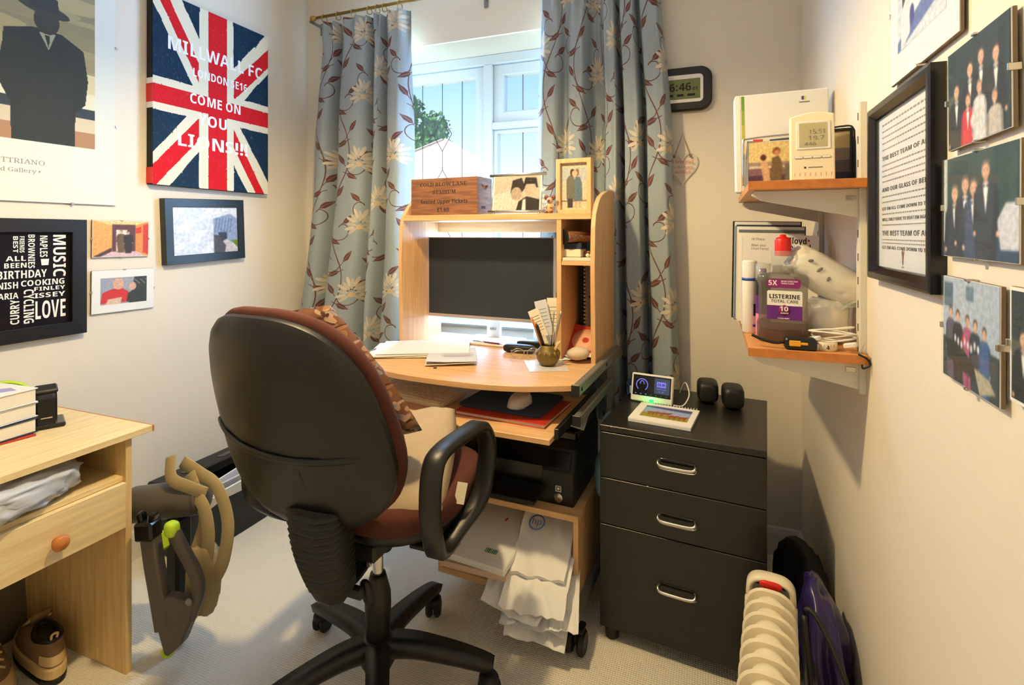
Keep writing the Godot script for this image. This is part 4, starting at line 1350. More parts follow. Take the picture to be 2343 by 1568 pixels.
	for s in [-1, 1]:
		part(mo2, "ear", ball(Vector3(0.009, 0.01, 0.003), 1, 1, 0, 8, 14, 8), fb, Vector3(0.013 * s, 0.059, 0))
		part(mo2, "paw", ball(Vector3(0.006, 0.005, 0.008), 1, 1, 0, 8, 12, 8), fb, Vector3(0.009 * s, 0.005, 0.014))
		part(mo2, "arm", tube([Vector3(0.014 * s, 0.03, 0.006), Vector3(0.016 * s, 0.024, 0.014), Vector3(0.006 * s, 0.026, 0.018)], 0.004, 7), fc)
	var wf = thing("wooden_photo_frame", "deep wooden photo frame with an embracing couple on the hutch top", "photo frame", kw(-0.107, P, -0.375), Vector3(0, KA - 1, 0))
	frame_parts(wf, 0.132, 0.2, 0.016, M.beech_upright, photo_print("hug", 160, 256), 0.04, Vector3(0, 0.1, 0))

func tray_and_printer():
	var Y = 0.64
	# ---- keyboard with its keys
	var kb = thing("keyboard", "cream keyboard pulled out on the sliding tray", "keyboard", kw(-0.635, Y, -0.075), Vector3(3, KA - 9, 0))
	part(kb, "case", extrude(round_rect(0.43, 0.135, 0.01, 4), 0.016, 0.003), M.cream_plastic, Vector3(0, 0.01, 0), Vector3(-90, 0, 0))
	var keyw = {}
	var rows = [[15, 1.0], [14, 1.0], [13, 1.0], [12, 1.0], [9, 1.0]]
	for r in 6:
		var n = [16, 15, 15, 14, 13, 11][r]
		var widths = []
		for k in n:
			widths.append(1.0)
		if r > 1:
			widths[0] = 1.3 + 0.2 * (r - 1)
			widths[n - 1] = 1.6
		if r == 5:
			widths[4] = 5.0
		var tot = 0.0
		for w in widths:
			tot += w
		var x = -0.205
		for k in n:
			var w = widths[k] / tot * 0.41
			var q = snapped(w, 0.0005)
			if not keyw.has(q):
				keyw[q] = box(q - 0.002, 0.005, 0.0175 if r else 0.013, 0.0012)
			part(kb, "key", keyw[q], M.cream_plastic, Vector3(x + w / 2, 0.0195, -0.053 + r * 0.0205))
			x += w
	# ---- red book, mouse mat, mouse
	var rb = thing("red_book", "flat red book lying under the blue mouse mat", "book", kw(-0.215, Y, -0.068), Vector3(0, KA - 2, 0))
	part(rb, "cover", boxes([[Vector3(0.3, 0.002, 0.235), Vector3(0, 0.011, 0)], [Vector3(0.3, 0.002, 0.235), Vector3(0, 0.001, 0)], [Vector3(0.002, 0.012, 0.235), Vector3(-0.149, 0.006, 0)]], 0.0005), M.dark_red_card)
	part(rb, "pages", box(0.294, 0.0085, 0.228, 0.0), M.paper_cream, Vector3(0, 0.006, 0))
	solo("mouse_mat", "dark blue mouse mat with rounded corners on the sliding tray", "mouse mat", extrude(round_rect(0.285, 0.225, 0.02, 4), 0.006, 0.001), cloth("mat_blue", Color(0.16, 0.23, 0.33), Color(0.24, 0.33, 0.44), 60.0, 0.5), kw(-0.238, Y + 0.0155, -0.105), Vector3(-90, KA - 2, 0))
	var ms = thing("computer_mouse", "white wireless mouse resting on the blue mouse mat", "mouse", kw(-0.195, Y + 0.0187, -0.062), Vector3(0, KA - 6, 0))
	var mst = new_st()
	add_grid(mst, 28, 16, func(u, v):
		var a = TAU * (0.0 if u >= 1.0 else u)
		var t = v * PI / 2
		var p = Vector3(0.033 * cos(a) * (1.0 - 0.12 * sin(a)), 0, 0.055 * sin(a)) * pow(cos(t), 0.45)
		return Vector3(p.x, 0.004 + 0.031 * pow(sin(t), 0.9) * (1.0 - 0.25 * sin(a) * cos(t)), p.z))
	part(ms, "shell", done(mst), M.white_plastic)
	part(ms, "base", extrude(round_rect(0.058, 0.1, 0.028, 6), 0.006, 0.001), M.paper_grey, Vector3(0, 0.003, 0), Vector3(-90, 0, 0))
	part(ms, "wheel", cyl(0.007, 0.005, 0.001, 16), M.grey_steel, Vector3(-0.0025, 0.031, -0.028), Vector3(0, 0, -90))
	var wi = thing("black_cable", "thin black cable lying at the far left of the sliding tray", "cable", kw(-0.75, Y, -0.23), Vector3(0, KA, 0))
	part(wi, "cord", tube(smooth([Vector3(-0.02, 0.008, 0.08), Vector3(0, 0.02, 0.03), Vector3(0.05, 0.025, 0.0), Vector3(0.1, 0.015, -0.01), Vector3(0.16, 0.006, 0.0)], 5), 0.003), M.rubber)
	# ---- printer
	var pr = thing("printer", "black desktop printer on the low cabinet under the desk", "printer", kw(-0.235, 0.363, -0.225), Vector3(0, KA, 0))
	var bg = col("printer_black", Color(0.045, 0.05, 0.052), 0.35)
	part(pr, "body", extrude([Vector2(0.15, 0), Vector2(0.15, 0.1), Vector2(0.125, 0.165), Vector2(0.1, 0.185), Vector2(-0.14, 0.185), Vector2(-0.15, 0.17), Vector2(-0.15, 0)], 0.43, 0.004), bg, Vector3.ZERO, Vector3(0, -90, 0))
	part(pr, "lid", box(0.42, 0.03, 0.24, 0.006), M.black_gloss, Vector3(0, 0.197, -0.02))
	part(pr, "output_tray", box(0.29, 0.012, 0.12, 0.002), M.black_satin, Vector3(-0.03, 0.03, 0.17))
	part(pr, "paper_slot", box(0.29, 0.06, 0.012, 0.002), M.black_gloss, Vector3(-0.03, 0.085, 0.147))
	part(pr, "control_panel", box(0.4, 0.05, 0.008, 0.002), M.black_gloss, Vector3(0, 0.135, 0.142), Vector3(-22, 0, 0))
	part(pr, "badge", lathe([Vector2(0.0001, 0), Vector2(0.014, 0), Vector2(0.0135, 0.001), Vector2(0.0001, 0.0015)], 24), M.nickel, Vector3(0.165, 0.022, 0.1515), Vector3(90, 0, 0))
	letters(pr, "hp", 0.009, 0.015, M.ink, Vector3(0.165, 0.022, 0.1535), Vector3.ZERO, false)
	part(pr, "button", boxes([[Vector3(0.018, 0.002, 0.002), Vector3(0.165, 0.058, 0.151)], [Vector3(0.018, 0.002, 0.002), Vector3(0.165, 0.042, 0.151)], [Vector3(0.002, 0.018, 0.002), Vector3(0.157, 0.05, 0.151)], [Vector3(0.002, 0.018, 0.002), Vector3(0.173, 0.05, 0.151)], [Vector3(0.007, 0.007, 0.002), Vector3(0.165, 0.05, 0.151)]], 0.0), M.ink_white)
	solo("printer_paper", "crumpled pale sheet lying on the printer lid under the tray", "paper", sheet(0.13, 0.2, 0.002, func(x, z): return 0.006 + 0.008 * sin(x * 30.0 + z * 20.0)), M.paper_grey, kw(-0.085, 0.576, -0.24), Vector3(0, 4, 0))
	# ---- in the low cabinet
	var en = thing("cardboard_envelope", "large white cardboard mailer jutting out of the low cabinet", "envelope", kw(-0.29, 0.245, -0.08), Vector3(10, KA - 3, 0))
	part(en, "mailer", box(0.235, 0.022, 0.33, 0.003), M.paper)
	part(en, "tear_strip", box(0.234, 0.0016, 0.05, 0.0), M.ink_white, Vector3(0, 0.0118, -0.11))
	part(en, "strip_edge", box(0.234, 0.001, 0.003, 0.0), M.ink_grey, Vector3(0, 0.0126, -0.084))
	for k in 7:
		part(en, "barcode", rect(0.003 + 0.001 * (k % 3), 0.018), col("green_ink", Color(0.25, 0.5, 0.35), 0.8), Vector3(0.03 + k * 0.006, 0.0118, 0.11), Vector3(-90, 0, 0))
	part(en, "print", rect(0.012, 0.012), M.ink_grey, Vector3(-0.085, 0.0118, 0.145), Vector3(-90, 0, 0))
	part(en, "print", rect(0.014, 0.01), M.ink_grey, Vector3(-0.106, 0.0118, 0.145), Vector3(-90, 0, 0))
	part(en, "red_mark", rect(0.006, 0.016), M.red, Vector3(0.03, 0.0118, -0.03), Vector3(-90, 0, -15))
	solo("magazine", "curled pink edged magazine lying under the white mailer", "magazine", sheet(0.22, 0.3, 0.02, func(x, z): return 0.012 * sin((z + 0.1) * 8.0)), col("blush_paper", Color(0.88, 0.76, 0.68), 0.7), kw(-0.3, 0.185, -0.085), Vector3(8, KA + 2, 0))
	var pk = thing("paper_packet", "white paper packet with a blue round logo lying topmost on the right heap", "packet", kw(-0.105, 0.268, -0.09), Vector3(26, KA + 3, 3))
	part(pk, "wrapper", sheet(0.17, 0.3, 0.014, func(x, z): return 0.006 + 0.007 * sin(x * 34.0 + 1.0) * sin(z * 22.0) + 0.016 * fnoise.get_noise_2d(x * 22.0, z * 22.0) - 0.5 * pow(max(0.0, z - 0.05), 1.6)), M.paper)
	letters(pk, "hp", 0.018, 0.03, col("blue_ink", Color(0.35, 0.5, 0.8), 0.8), Vector3(-0.035, 0.031, 0.0), Vector3(-90, 0, 0), false)
	part(pk, "logo_ring", lathe([Vector2(0.022, 0), Vector2(0.026, 0.0), Vector2(0.026, 0.0015), Vector2(0.022, 0.0015)], 28), M.blue_ink, Vector3(-0.035, 0.0295, 0.0))
	var lab = ["crumpled white sheet hanging out below the blue logo packet", "white sheet curling out at the left of the right heap", "creased grey sheet in the middle of the right heap", "lowest white sheet drooping towards the carpet", "narrow white slip sticking out at the heap's right"]
	for k in 5:
		var w = [0.19, 0.2, 0.19, 0.18, 0.08][k]
		solo("crumpled_sheet", lab[k], "paper", sheet(w, 0.3, 0.0025, func(x, z): return -0.9 * pow(max(0.0, z + 0.02), 1.6) + 0.007 * sin(x * 25.0 + k * 2.0) * sin(z * 18.0 + k) + 0.022 * fnoise.get_noise_2d(x * 26.0 + k * 9, z * 26.0)), [M.paper, M.paper, M.paper_grey, M.paper, M.paper][k], kw([-0.1, -0.135, -0.105, -0.09, -0.03][k], [0.232, 0.213, 0.187, 0.158, 0.2][k], [-0.02, -0.02, -0.025, -0.02, -0.03][k]), Vector3([16.0, 18.0, 16.0, 20.0, 16.0][k], KA + [4.0, -12.0, 6.0, 2.0, 14.0][k], 0), "papers heaped in the low cabinet")
	solo("paper_ream", "thick stack of white paper at the bottom of the right heap", "paper stack", box(0.2, 0.05, 0.28, 0.002), M.paper_grey, kw(-0.115, 0.125, -0.2), Vector3(0, KA, 0))
	solo("document_stack", "stack of documents lying flat at the left of the low cabinet", "paper stack", box(0.23, 0.06, 0.3, 0.002), M.paper_cream, kw(-0.335, 0.13, -0.22), Vector3(0, KA, 0))
	# ---- pale blue bag hanging behind the frame
	var bag = thing("blue_bag", "pale blue lobed plastic bag hanging between desk and black pedestal", "bag", kw(0.048, 0.475, -0.25), Vector3(0, KA, 0))
	var bm = col("pale_blue", Color(0.52, 0.66, 0.72), 0.45)
	part(bag, "upper_lobe", ball(Vector3(0.033, 0.075, 0.05), 0.8, 0.9, 0.08, 14.0), bm, Vector3(0.006, 0.06, 0))
	part(bag, "lower_lobe", ball(Vector3(0.042, 0.08, 0.06), 0.8, 0.9, 0.1, 14.0), bm, Vector3(-0.004, -0.065, 0.004))
	part(bag, "cord", tube(smooth([Vector3(0.03, 0.0, 0.05), Vector3(0.02, -0.04, 0.066), Vector3(0.012, -0.1, 0.062), Vector3(0.0, -0.14, 0.05)], 4), 0.002), M.rubber)

func pedestal():
	var p = thing("drawer_pedestal", "black wooden pedestal of three drawers standing right of the desk", "drawer unit", CAB_AT, Vector3(0, CAB_ANGLE, 0))
	var bw = M.black_wood
	part(p, "carcass", boxes([[Vector3(0.446, 0.575, 0.012), Vector3(0.223, 0.33, -0.452)], [Vector3(0.016, 0.575, 0.44), Vector3(0.008, 0.33, -0.238)], [Vector3(0.016, 0.575, 0.44), Vector3(0.438, 0.33, -0.238)], [Vector3(0.42, 0.016, 0.43), Vector3(0.223, 0.05, -0.238)]], 0.001), bw)
	part(p, "top_board", box(0.446, 0.018, 0.46, 0.0015), bw, Vector3(0.223, 0.627, -0.23))
	for r in [[0.4835, 0.615, 0.553], [0.3465, 0.4805, 0.4], [0.042, 0.3435, 0.203]]:
		var d = part(p, "drawer", box(0.444, r[1] - r[0], 0.018, 0.001), bw, Vector3(0.223, (r[0] + r[1]) / 2, -0.01))
		var hy = r[2] - (r[0] + r[1]) / 2
		var h = part(d, "handle", tube(smooth([Vector3(-0.046, 0.01, 0.008), Vector3(-0.05, 0.008, 0.024), Vector3(-0.04, 0.002, 0.03), Vector3(0, 0.001, 0.031), Vector3(0.04, 0.002, 0.03), Vector3(0.05, 0.008, 0.024), Vector3(0.046, 0.01, 0.008)], 4), 0.0045, 10), M.nickel, Vector3(-0.002, hy, 0))
		part(d, "handle_rim", tube(smooth([Vector3(-0.05, 0.006, 0.0105), Vector3(-0.046, -0.012, 0.0105), Vector3(0, -0.0145, 0.0105), Vector3(0.046, -0.012, 0.0105), Vector3(0.05, 0.006, 0.0105)], 4), 0.0018, 6), M.nickel, Vector3(-0.002, hy, 0))
		part(d, "handle_recess", extrude(round_rect(0.102, 0.03, 0.012, 4), 0.003, 0.0005), M.black_gloss, Vector3(-0.002, hy + 0.002, 0.0098))
	for c in [[0.03, -0.03], [0.415, -0.03], [0.03, -0.42], [0.415, -0.42]]:
		part(p, "castor", cyl(0.02, 0.04, 0.004, 20), M.rubber, Vector3(c[0], 0.0, c[1]))
	for c in [[0.035, 0.6345, -0.0008], [0.14, 0.4815, -0.0008]]:
		part(p, "chip", ball(Vector3(0.0025, 0.0015, 0.0015), 1, 1, 0, 8, 8, 6), M.paper_cream, Vector3(c[0], c[1], c[2]))
	# ---- smart meter display
	var T = 0.636
	var TY = Vector3(0, CAB_ANGLE, 0)
	var sm = thing("energy_display", "small white framed energy monitor with lit screen on the black pedestal", "energy monitor", cw(0.1, T, -0.262), Vector3(-14, CAB_ANGLE - 4, 0))
	part(sm, "case", extrude(round_rect(0.138, 0.092, 0.006, 4), 0.018, 0.003), M.white_plastic, Vector3(0, 0.047, 0))
	part(sm, "screen", box(0.126, 0.066, 0.003, 0.0005), M.black_gloss, Vector3(0, 0.054, 0.0085))
	part(sm, "stand", box(0.05, 0.06, 0.004, 0.001), M.black_plastic, Vector3(0, 0.03, -0.022), Vector3(35, 0, 0))
	var bl = col("screen_blue", Color(0.25, 0.25, 0.5), 0.4)
	bl.emission_enabled = true
	bl.emission = Color(0.5, 0.5, 1.0)
	bl.emission_energy_multiplier = 0.75
	var grey = col("screen_grey", Color(0.16, 0.18, 0.24), 0.4)
	grey.emission_enabled = true
	grey.emission = Color(0.3, 0.36, 0.5)
	grey.emission_energy_multiplier = 0.3
	var arc = []
	for k in 15:
		var a = -0.9 + (PI + 1.8) * k / 14.0
		arc.append(Vector3(-0.032 + 0.019 * cos(a), 0.056 + 0.019 * sin(a), 0.0104))
	part(sm, "dial", tube(arc, 0.0014, 6), bl)
	arc = []
	for k in 9:
		var a = -0.2 + (PI + 0.4) * k / 8.0
		arc.append(Vector3(-0.032 + 0.0065 * cos(a), 0.06 + 0.009 * sin(a), 0.0104))
	part(sm, "dial", tube(arc, 0.0012, 6), bl)
	part(sm, "screen_panel", rect(0.05, 0.05), grey, Vector3(0.034, 0.058, 0.0103))
	part(sm, "screen_panel", rect(0.03, 0.017), bl, Vector3(0.032, 0.063, 0.0106))
	letters(sm, "£0.46", 0.008, 0.024, M.ink, Vector3(0.032, 0.063, 0.0112))
	letters(sm, "Total Today", 0.0045, 0.03, bl, Vector3(0.032, 0.048, 0.0107), Vector3.ZERO, false)
	letters(sm, "£1.00", 0.0045, 0.016, bl, Vector3(0.032, 0.04, 0.0107), Vector3.ZERO, false)
	for k in 7:
		part(sm, "icon", rect(0.004, 0.003), bl if k < 3 else grey, Vector3(-0.052 + k * 0.017, 0.027, 0.0104))
	var gr = col("green_led", Color(0.1, 0.7, 0.25), 0.4)
	gr.emission_enabled = true
	gr.emission = Color(0.1, 1.0, 0.3)
	gr.emission_energy_multiplier = 2.0
	part(sm, "status_light", ball(Vector3(0.008, 0.0045, 0.003), 0.7, 0.7, 0, 8, 16, 10), gr, Vector3(0.002, 0.008, 0.009))
	var go := OmniLight3D.new()
	go.name = "status_glow"
	go.position = cw(0.1, T + 0.012, -0.245)
	go.light_energy = 0.0015
	go.light_color = Color(0.2, 1.0, 0.4)
	go.light_size = 0.006
	go.shadow_enabled = true
	add_child(go)
	solo("power_cable", "thin white cable curling behind the energy monitor", "cable", tube(smooth([cw(0.17, T + 0.004, -0.26), cw(0.2, T + 0.004, -0.27), cw(0.215, T + 0.03, -0.3), cw(0.205, T + 0.055, -0.33), cw(0.19, T + 0.05, -0.37), cw(0.17, T + 0.004, -0.41)], 6), 0.0022), M.white_plastic)
	# ---- desk calendar
	var ca = thing("desk_calendar", "spiral bound desk calendar with a picture of brown horses lying flat on the pedestal", "calendar", cw(0.163, T, -0.142), Vector3(0, CAB_ANGLE - 2, 0))
	part(ca, "page_block", box(0.182, 0.01, 0.165, 0.001), M.paper, Vector3(0, 0.005, 0))
	part(ca, "top_page", box(0.182, 0.0012, 0.162, 0.0), M.ink_white, Vector3(0, 0.0108, 0))
	part(ca, "picture", rect(0.14, 0.105), printed(photo_print("horses", 192, 128), 0.5), Vector3(0.004, 0.0117, -0.006), Vector3(-90, 0, 0))
	for k in 20:
		var ring = []
		for j in 8:
			ring.append(Vector3(-0.083 + k * 0.0087, 0.008 + 0.007 * sin(TAU * j / 8), -0.083 + 0.007 * cos(TAU * j / 8)))
		part(ca, "binding_ring", tube(ring, 0.0012, 5, true), M.white_plastic)
	# ---- two black speakers
	var sp = thing("speaker", "left one of two small rounded black speakers on the pedestal", "speaker", cw(0.265, T, -0.372), Vector3(0, CAB_ANGLE + 8, 0), "small black speakers")
	part(sp, "body", ball(Vector3(0.034, 0.034, 0.05), 0.5, 0.55, 0, 8, 36, 22), M.black_satin, Vector3(0, 0.0375, 0))
	part(sp, "grille", ball(Vector3(0.027, 0.026, 0.004), 0.5, 0.6, 0, 8, 24, 14), M.black_plastic, Vector3(0, 0.036, 0.048))
	part(sp, "foot", cyl(0.02, 0.004, 0.001, 20), M.rubber)
	again(sp, "right one of two small rounded black speakers, nearer the pedestal's right edge", cw(0.345, T, -0.342), Vector3(0, CAB_ANGLE + 8, 0))
	# ---- dark bottle behind the display
	var bo = thing("ink_bottle", "small dark blue glass bottle at the pedestal's back left beside the desk", "bottle", cw(0.032, T, -0.325), TY)
	part(bo, "body", lathe([Vector2(0.0001, 0), Vector2(0.026, 0.0), Vector2(0.03, 0.006), Vector2(0.03, 0.045), Vector2(0.024, 0.055), Vector2(0.012, 0.06), Vector2(0.0001, 0.06)], 24), col("blue_glass", Color(0.08, 0.12, 0.22), 0.08))
	part(bo, "cap", cyl(0.014, 0.02, 0.002), M.black_plastic, Vector3(0, 0.058, 0))
	part(bo, "label", box(0.024, 0.026, 0.002, 0.0), col("label_blue", Color(0.55, 0.7, 0.86), 0.4), Vector3(0.0, 0.028, 0.03))

func chair():
	var CX = -0.832
	var CZ = -1.169
	var ch = thing("office_chair", "black office chair with rust brown upholstery standing in front of the desk", "office chair", Vector3(CX, 0, CZ))
	var bp = M.black_plastic
	# --- backrest frame of reference
	var phi = 0.061
	var rho = 0.313
	var f = Vector3(sin(phi), 0, -cos(phi))
	var r = Vector3(cos(phi), 0, sin(phi))
	var up = Vector3(0, cos(rho), 0) - f * sin(rho)
	var nf = f * cos(rho) + Vector3(0, sin(rho), 0)
	var o = Vector3(-0.892 - CX, 0.773, -0.872 - CZ)
	var W = 0.243
	var H = 0.265
	# a point of the back: a along the outline, s from the middle (0) to the rim (1), d forwards
	var back = func(a, s, d):
		var u = sign(cos(a)) * pow(abs(cos(a)), 0.744) * s
		var v = sign(sin(a)) * pow(abs(sin(a)), 0.744) * s
		var x = u * W * (1.0 - 0.168 * v)
		return o + r * x + up * (v * H) + nf * (0.06 * u * u + d)
	var ring = func(st, s0, d0, s1, d1, flip):
		for k in 56:
			var a0 = TAU * k / 56
			var a1 = TAU * ((k + 1) % 56) / 56
			var q = [back.call(a0, s0, d0), back.call(a1, s0, d0), back.call(a1, s1, d1), back.call(a0, s1, d1)]
			for i in ([0, 1, 2, 0, 2, 3] if not flip else [0, 2, 1, 0, 3, 2]):
				st.add_vertex(q[i])
	var st = new_st()
	# black plastic shell: domed at the back with a rolled rim
	var prof0 = [[0.001, -0.034], [0.3, -0.033], [0.6, -0.028], [0.8, -0.02], [0.9, -0.012], [0.965, -0.002], [1.0, 0.012]]
	var prof = [[0.001, -0.034], [0.3, -0.033], [0.6, -0.028], [0.8, -0.02], [0.9, -0.012], [0.965, -0.002], [1.0, 0.012], [1.0, 0.024], [0.985, 0.03], [0.96, 0.03]]
	for i in prof.size() - 1:
		if i == 6:
			st.set_smooth_group(2)
		ring.call(st, prof[i][0], prof[i][1], prof[i + 1][0], prof[i + 1][1], false)
	part(ch, "back_shell", done(st), bp)
	st = new_st()
	prof = [[0.96, 0.028], [1.01, 0.034], [1.02, 0.045], [1.005, 0.058], [0.95, 0.07], [0.8, 0.082], [0.5, 0.088], [0.001, 0.088]]
	for i in prof.size() - 1:
		ring.call(st, prof[i][0], prof[i][1], prof[i + 1][0], prof[i + 1][1], false)
	part(ch, "back_cushion", done(st), M.rust_fabric)
	# raised band across the shell and a lower panel below it
	# depth of the shell at (u, v)
	var shell_d = func(u, v):
		var s = pow(pow(abs(u), 1.344) + pow(abs(v), 1.344), 0.744)
		for i in range(1, 7):
			if s < prof0[i][0]:
				return lerp(prof0[i - 1][1], prof0[i][1], (s - prof0[i - 1][0]) / (prof0[i][0] - prof0[i - 1][0]))
		return 0.0
	var on_shell = func(u, v): return o + r * (u * W * (1.0 - 0.168 * v)) + up * (v * H) + nf * (0.06 * u * u + shell_d.call(u, v))
	var band = []
	for k in 21:
		var u = -0.8 + 1.66 * k / 20.0
		band.append(on_shell.call(u, -0.125 - 0.075 * u) - nf * 0.002)
	part(ch, "back_band", sweep(band, round_prof(0.009, 0.0055, 8), up), bp)
	var crease = []
	for k in 10:
		crease.append(on_shell.call(0.32, -0.26 - 0.55 * k / 9.0))
	# the lower panel stands a little proud
	part(ch, "back_panel", grid(16, 8, func(a, b):
		var u = -0.62 + 1.24 * a
		var v = -0.17 - 0.075 * u - b * (0.6 - 0.4 * u * u)
		return on_shell.call(u, v) - nf * 0.003 * pow(16.0 * a * (1 - a) * b * (1 - b), 0.3)), bp)
	part(ch, "back_rib", sweep(crease, round_prof(0.003, 0.0035, 6), r), bp)
	# --- bellows over the back upright
	var bel = []
	var sc = []
	var sec = []
	var top = Vector3(-0.0, 0.6, 0.235)
	for k in 97:
		var t = k / 96.0
		var y = 0.6 - 0.225 * t
		var z = 0.23 - 0.012 * t - 0.045 * t * t
		bel.append(Vector3(0.012 - 0.01 * t, y, z))
		sc.append((1.0 - 0.28 * t * t) * (1.0 if k < 1 or k > 84 else 0.93 + 0.11 * abs(sin(k * PI / 6.6))))
	part(ch, "bellows", sweep(bel, [Vector2(0.03, -0.05), Vector2(0.062, -0.034), Vector2(0.066, 0.0), Vector2(0.062, 0.036), Vector2(0.03, 0.056), Vector2(-0.03, 0.056), Vector2(-0.062, 0.036), Vector2(-0.066, 0.0), Vector2(-0.062, -0.034), Vector2(-0.03, -0.05)], Vector3.RIGHT, false, sc), M.rubber)
	part(ch, "back_upright", sweep(smooth([Vector3(0.0, 0.4, 0.17), Vector3(0.0, 0.365, 0.15), Vector3(0, 0.36, 0.1), Vector3(0, 0.385, 0.03)], 4), rect_prof(0.05, 0.012), Vector3.RIGHT), M.black_satin)
	part(ch, "bolt", cyl(0.006, 0.02, 0.001, 12), M.nickel, Vector3(0.0, 0.366, 0.19))
	# --- seat
	var seat_rot = Basis.from_euler(Vector3(deg_to_rad(5.0), 0, 0))
	var srim = round_rect(0.46, 0.42, 0.165, 8)
	var sf = func(st2, rings2):
		for i in rings2.size() - 1:
			var n = srim.size()
			for k in n:
				var j = (k + 1) % n
				var p = func(m, q): return seat_rot * Vector3(srim[m].x * rings2[q][0], rings2[q][1] - 0.03 * pow(max(0.0, -srim[m].y * rings2[q][0] / 0.23), 4.0), srim[m].y * rings2[q][0])
				for v in [p.call(k, i), p.call(j, i), p.call(j, i + 1), p.call(k, i), p.call(j, i + 1), p.call(k, i + 1)]:
					st2.add_vertex(v)
	st = new_st()
	sf.call(st, [[0.97, 0.0], [1.01, 0.006], [1.022, 0.022], [1.02, 0.042], [0.995, 0.057], [0.93, 0.065], [0.7, 0.068], [0.001, 0.064]])
	part(ch, "seat_cushion", done(st), M.rust_fabric, Vector3(0.005, 0.503, -0.06))
	st = new_st()
	sf.call(st, [[0.001, -0.045], [0.6, -0.044], [0.85, -0.036], [0.98, -0.014], [1.015, 0.006], [1.01, 0.012], [0.9, 0.01]])
	part(ch, "seat_shell", done(st), bp, Vector3(0.005, 0.501, -0.06))
	part(ch, "tilt_mechanism", boxes([[Vector3(0.15, 0.045, 0.22), Vector3(0, 0.43, 0.01)], [Vector3(0.2, 0.014, 0.16), Vector3(0, 0.452, -0.02)]], 0.006), M.black_satin)
	for s in [[-0.02, 0.0], [0.045, 0.03]]:
		part(ch, "screw", cyl(0.006, 0.008, 0.001, 12), M.nickel, Vector3(s[0], 0.392, 0.125 - s[1]), Vector3(90, 0, 0))
	part(ch, "lever", tube([Vector3(0.0, 0.385, 0.05), Vector3(-0.06, 0.36, 0.09), Vector3(-0.09, 0.335, 0.12)], 0.008, 8), bp)
	part(ch, "lever_paddle", ball(Vector3(0.016, 0.036, 0.012), 0.8, 0.8, 0, 8, 20, 12), bp, Vector3(0.045, 0.325, 0.105), Vector3(10, 0, 12))
	part(ch, "height_lever", boxes([[Vector3(0.11, 0.03, 0.018), Vector3(-0.005, 0.34, 0.13)]], 0.005), M.black_satin)
	part(ch, "tilt_knob", lathe([Vector2(0.0001, 0), Vector2(0.018, 0.0), Vector2(0.021, 0.006), Vector2(0.021, 0.05), Vector2(0.016, 0.058), Vector2(0.0001, 0.058)], 18), bp, Vector3(-0.02, 0.325, -0.06))
	# --- armrests: closed loops of moulded plastic
	for s in [1, -1]:
		var loop = []
		for q in [Vector2(0.115, 0.472), Vector2(0.175, 0.535), Vector2(0.19, 0.6), Vector2(0.183, 0.68), Vector2(0.15, 0.715), Vector2(0.04, 0.715), Vector2(-0.06, 0.705), Vector2(-0.105, 0.66), Vector2(-0.11, 0.6), Vector2(-0.06, 0.52), Vector2(0.01, 0.468), Vector2(0.06, 0.45)]:
			loop.append(Vector3(((0.267 if s > 0 else 0.24) - 0.035 * smoothstep(0.52, 0.45, q.y)) * s, q.y, q.x))
		part(ch, "armrest", sweep(smooth(loop, 5, true), rect_prof(0.05, 0.026, 0.32), Vector3(1, 0, 0), true), bp)
		part(ch, "arm_bracket", box(0.11, 0.012, 0.06, 0.003), M.black_satin, Vector3(0.2 * s, 0.447, 0.05))
	# --- column
	part(ch, "gas_lift", cyl(0.014, 0.13, 0.001), M.chrome, Vector3(0, 0.29, 0))
	part(ch, "column_sleeve", lathe([Vector2(0.0001, 0.06), Vector2(0.03, 0.06), Vector2(0.031, 0.16), Vector2(0.0345, 0.22), Vector2(0.0335, 0.25), Vector2(0.023, 0.29), Vector2(0.02, 0.302), Vector2(0.0001, 0.302)], 24), bp)
	part(ch, "hub", lathe([Vector2(0.0001, 0.055), Vector2(0.036, 0.055), Vector2(0.046, 0.075), Vector2(0.046, 0.12), Vector2(0.036, 0.135), Vector2(0.0001, 0.135)], 28), bp)
	# --- five-armed base on castors
	for k in 5:
		var a = deg_to_rad(-88.9 + 72 * k)
		var d = Vector3(cos(a), 0, sin(a))
		var pd = Vector3(-d.z, 0, d.x)
		var path = smooth([d * 0.02 + Vector3(0, 0.108, 0), d * 0.1 + Vector3(0, 0.11, 0), d * 0.2 + Vector3(0, 0.095, 0), d * 0.27 + Vector3(0, 0.08, 0), d * 0.305 + Vector3(0, 0.07, 0)], 4)
		var ss = []
		for i in path.size():
			ss.append(1.25 - 0.5 * i / (path.size() - 1.0))
		var arm = part(ch, "base_arm", sweep(path, [Vector2(0.012, 0.02), Vector2(0.022, 0.008), Vector2(0.026, -0.02), Vector2(-0.026, -0.02), Vector2(-0.022, 0.008), Vector2(-0.012, 0.02)], pd, false, ss), bp)
		var cs = part(ch, "castor", boxes([[Vector3(0.014, 0.05, 0.014), Vector3(0, 0.055, 0)]], 0.004), M.rubber, d * 0.29, Vector3(0, 40.0 * k + 20, 0))
		for w in [-1, 1]:
			part(cs, "wheel", cyl(0.027, 0.02, 0.007), M.rubber, Vector3(0.003 * w, 0.027, 0.012), Vector3(0, 0, -90.0 * w))
		part(cs, "hood", ball(Vector3(0.024, 0.016, 0.026), 0.7, 0.8, 0, 8, 18, 10), M.rubber, Vector3(0, 0.045, 0.01))
	# --- cushions on it
	var lin = M.linen
	var cu = thing("linen_cushion", "plain beige linen cushion propped on the chair seat beside the armrest", "cushion", Vector3(-0.84, 0.6, -1.2))
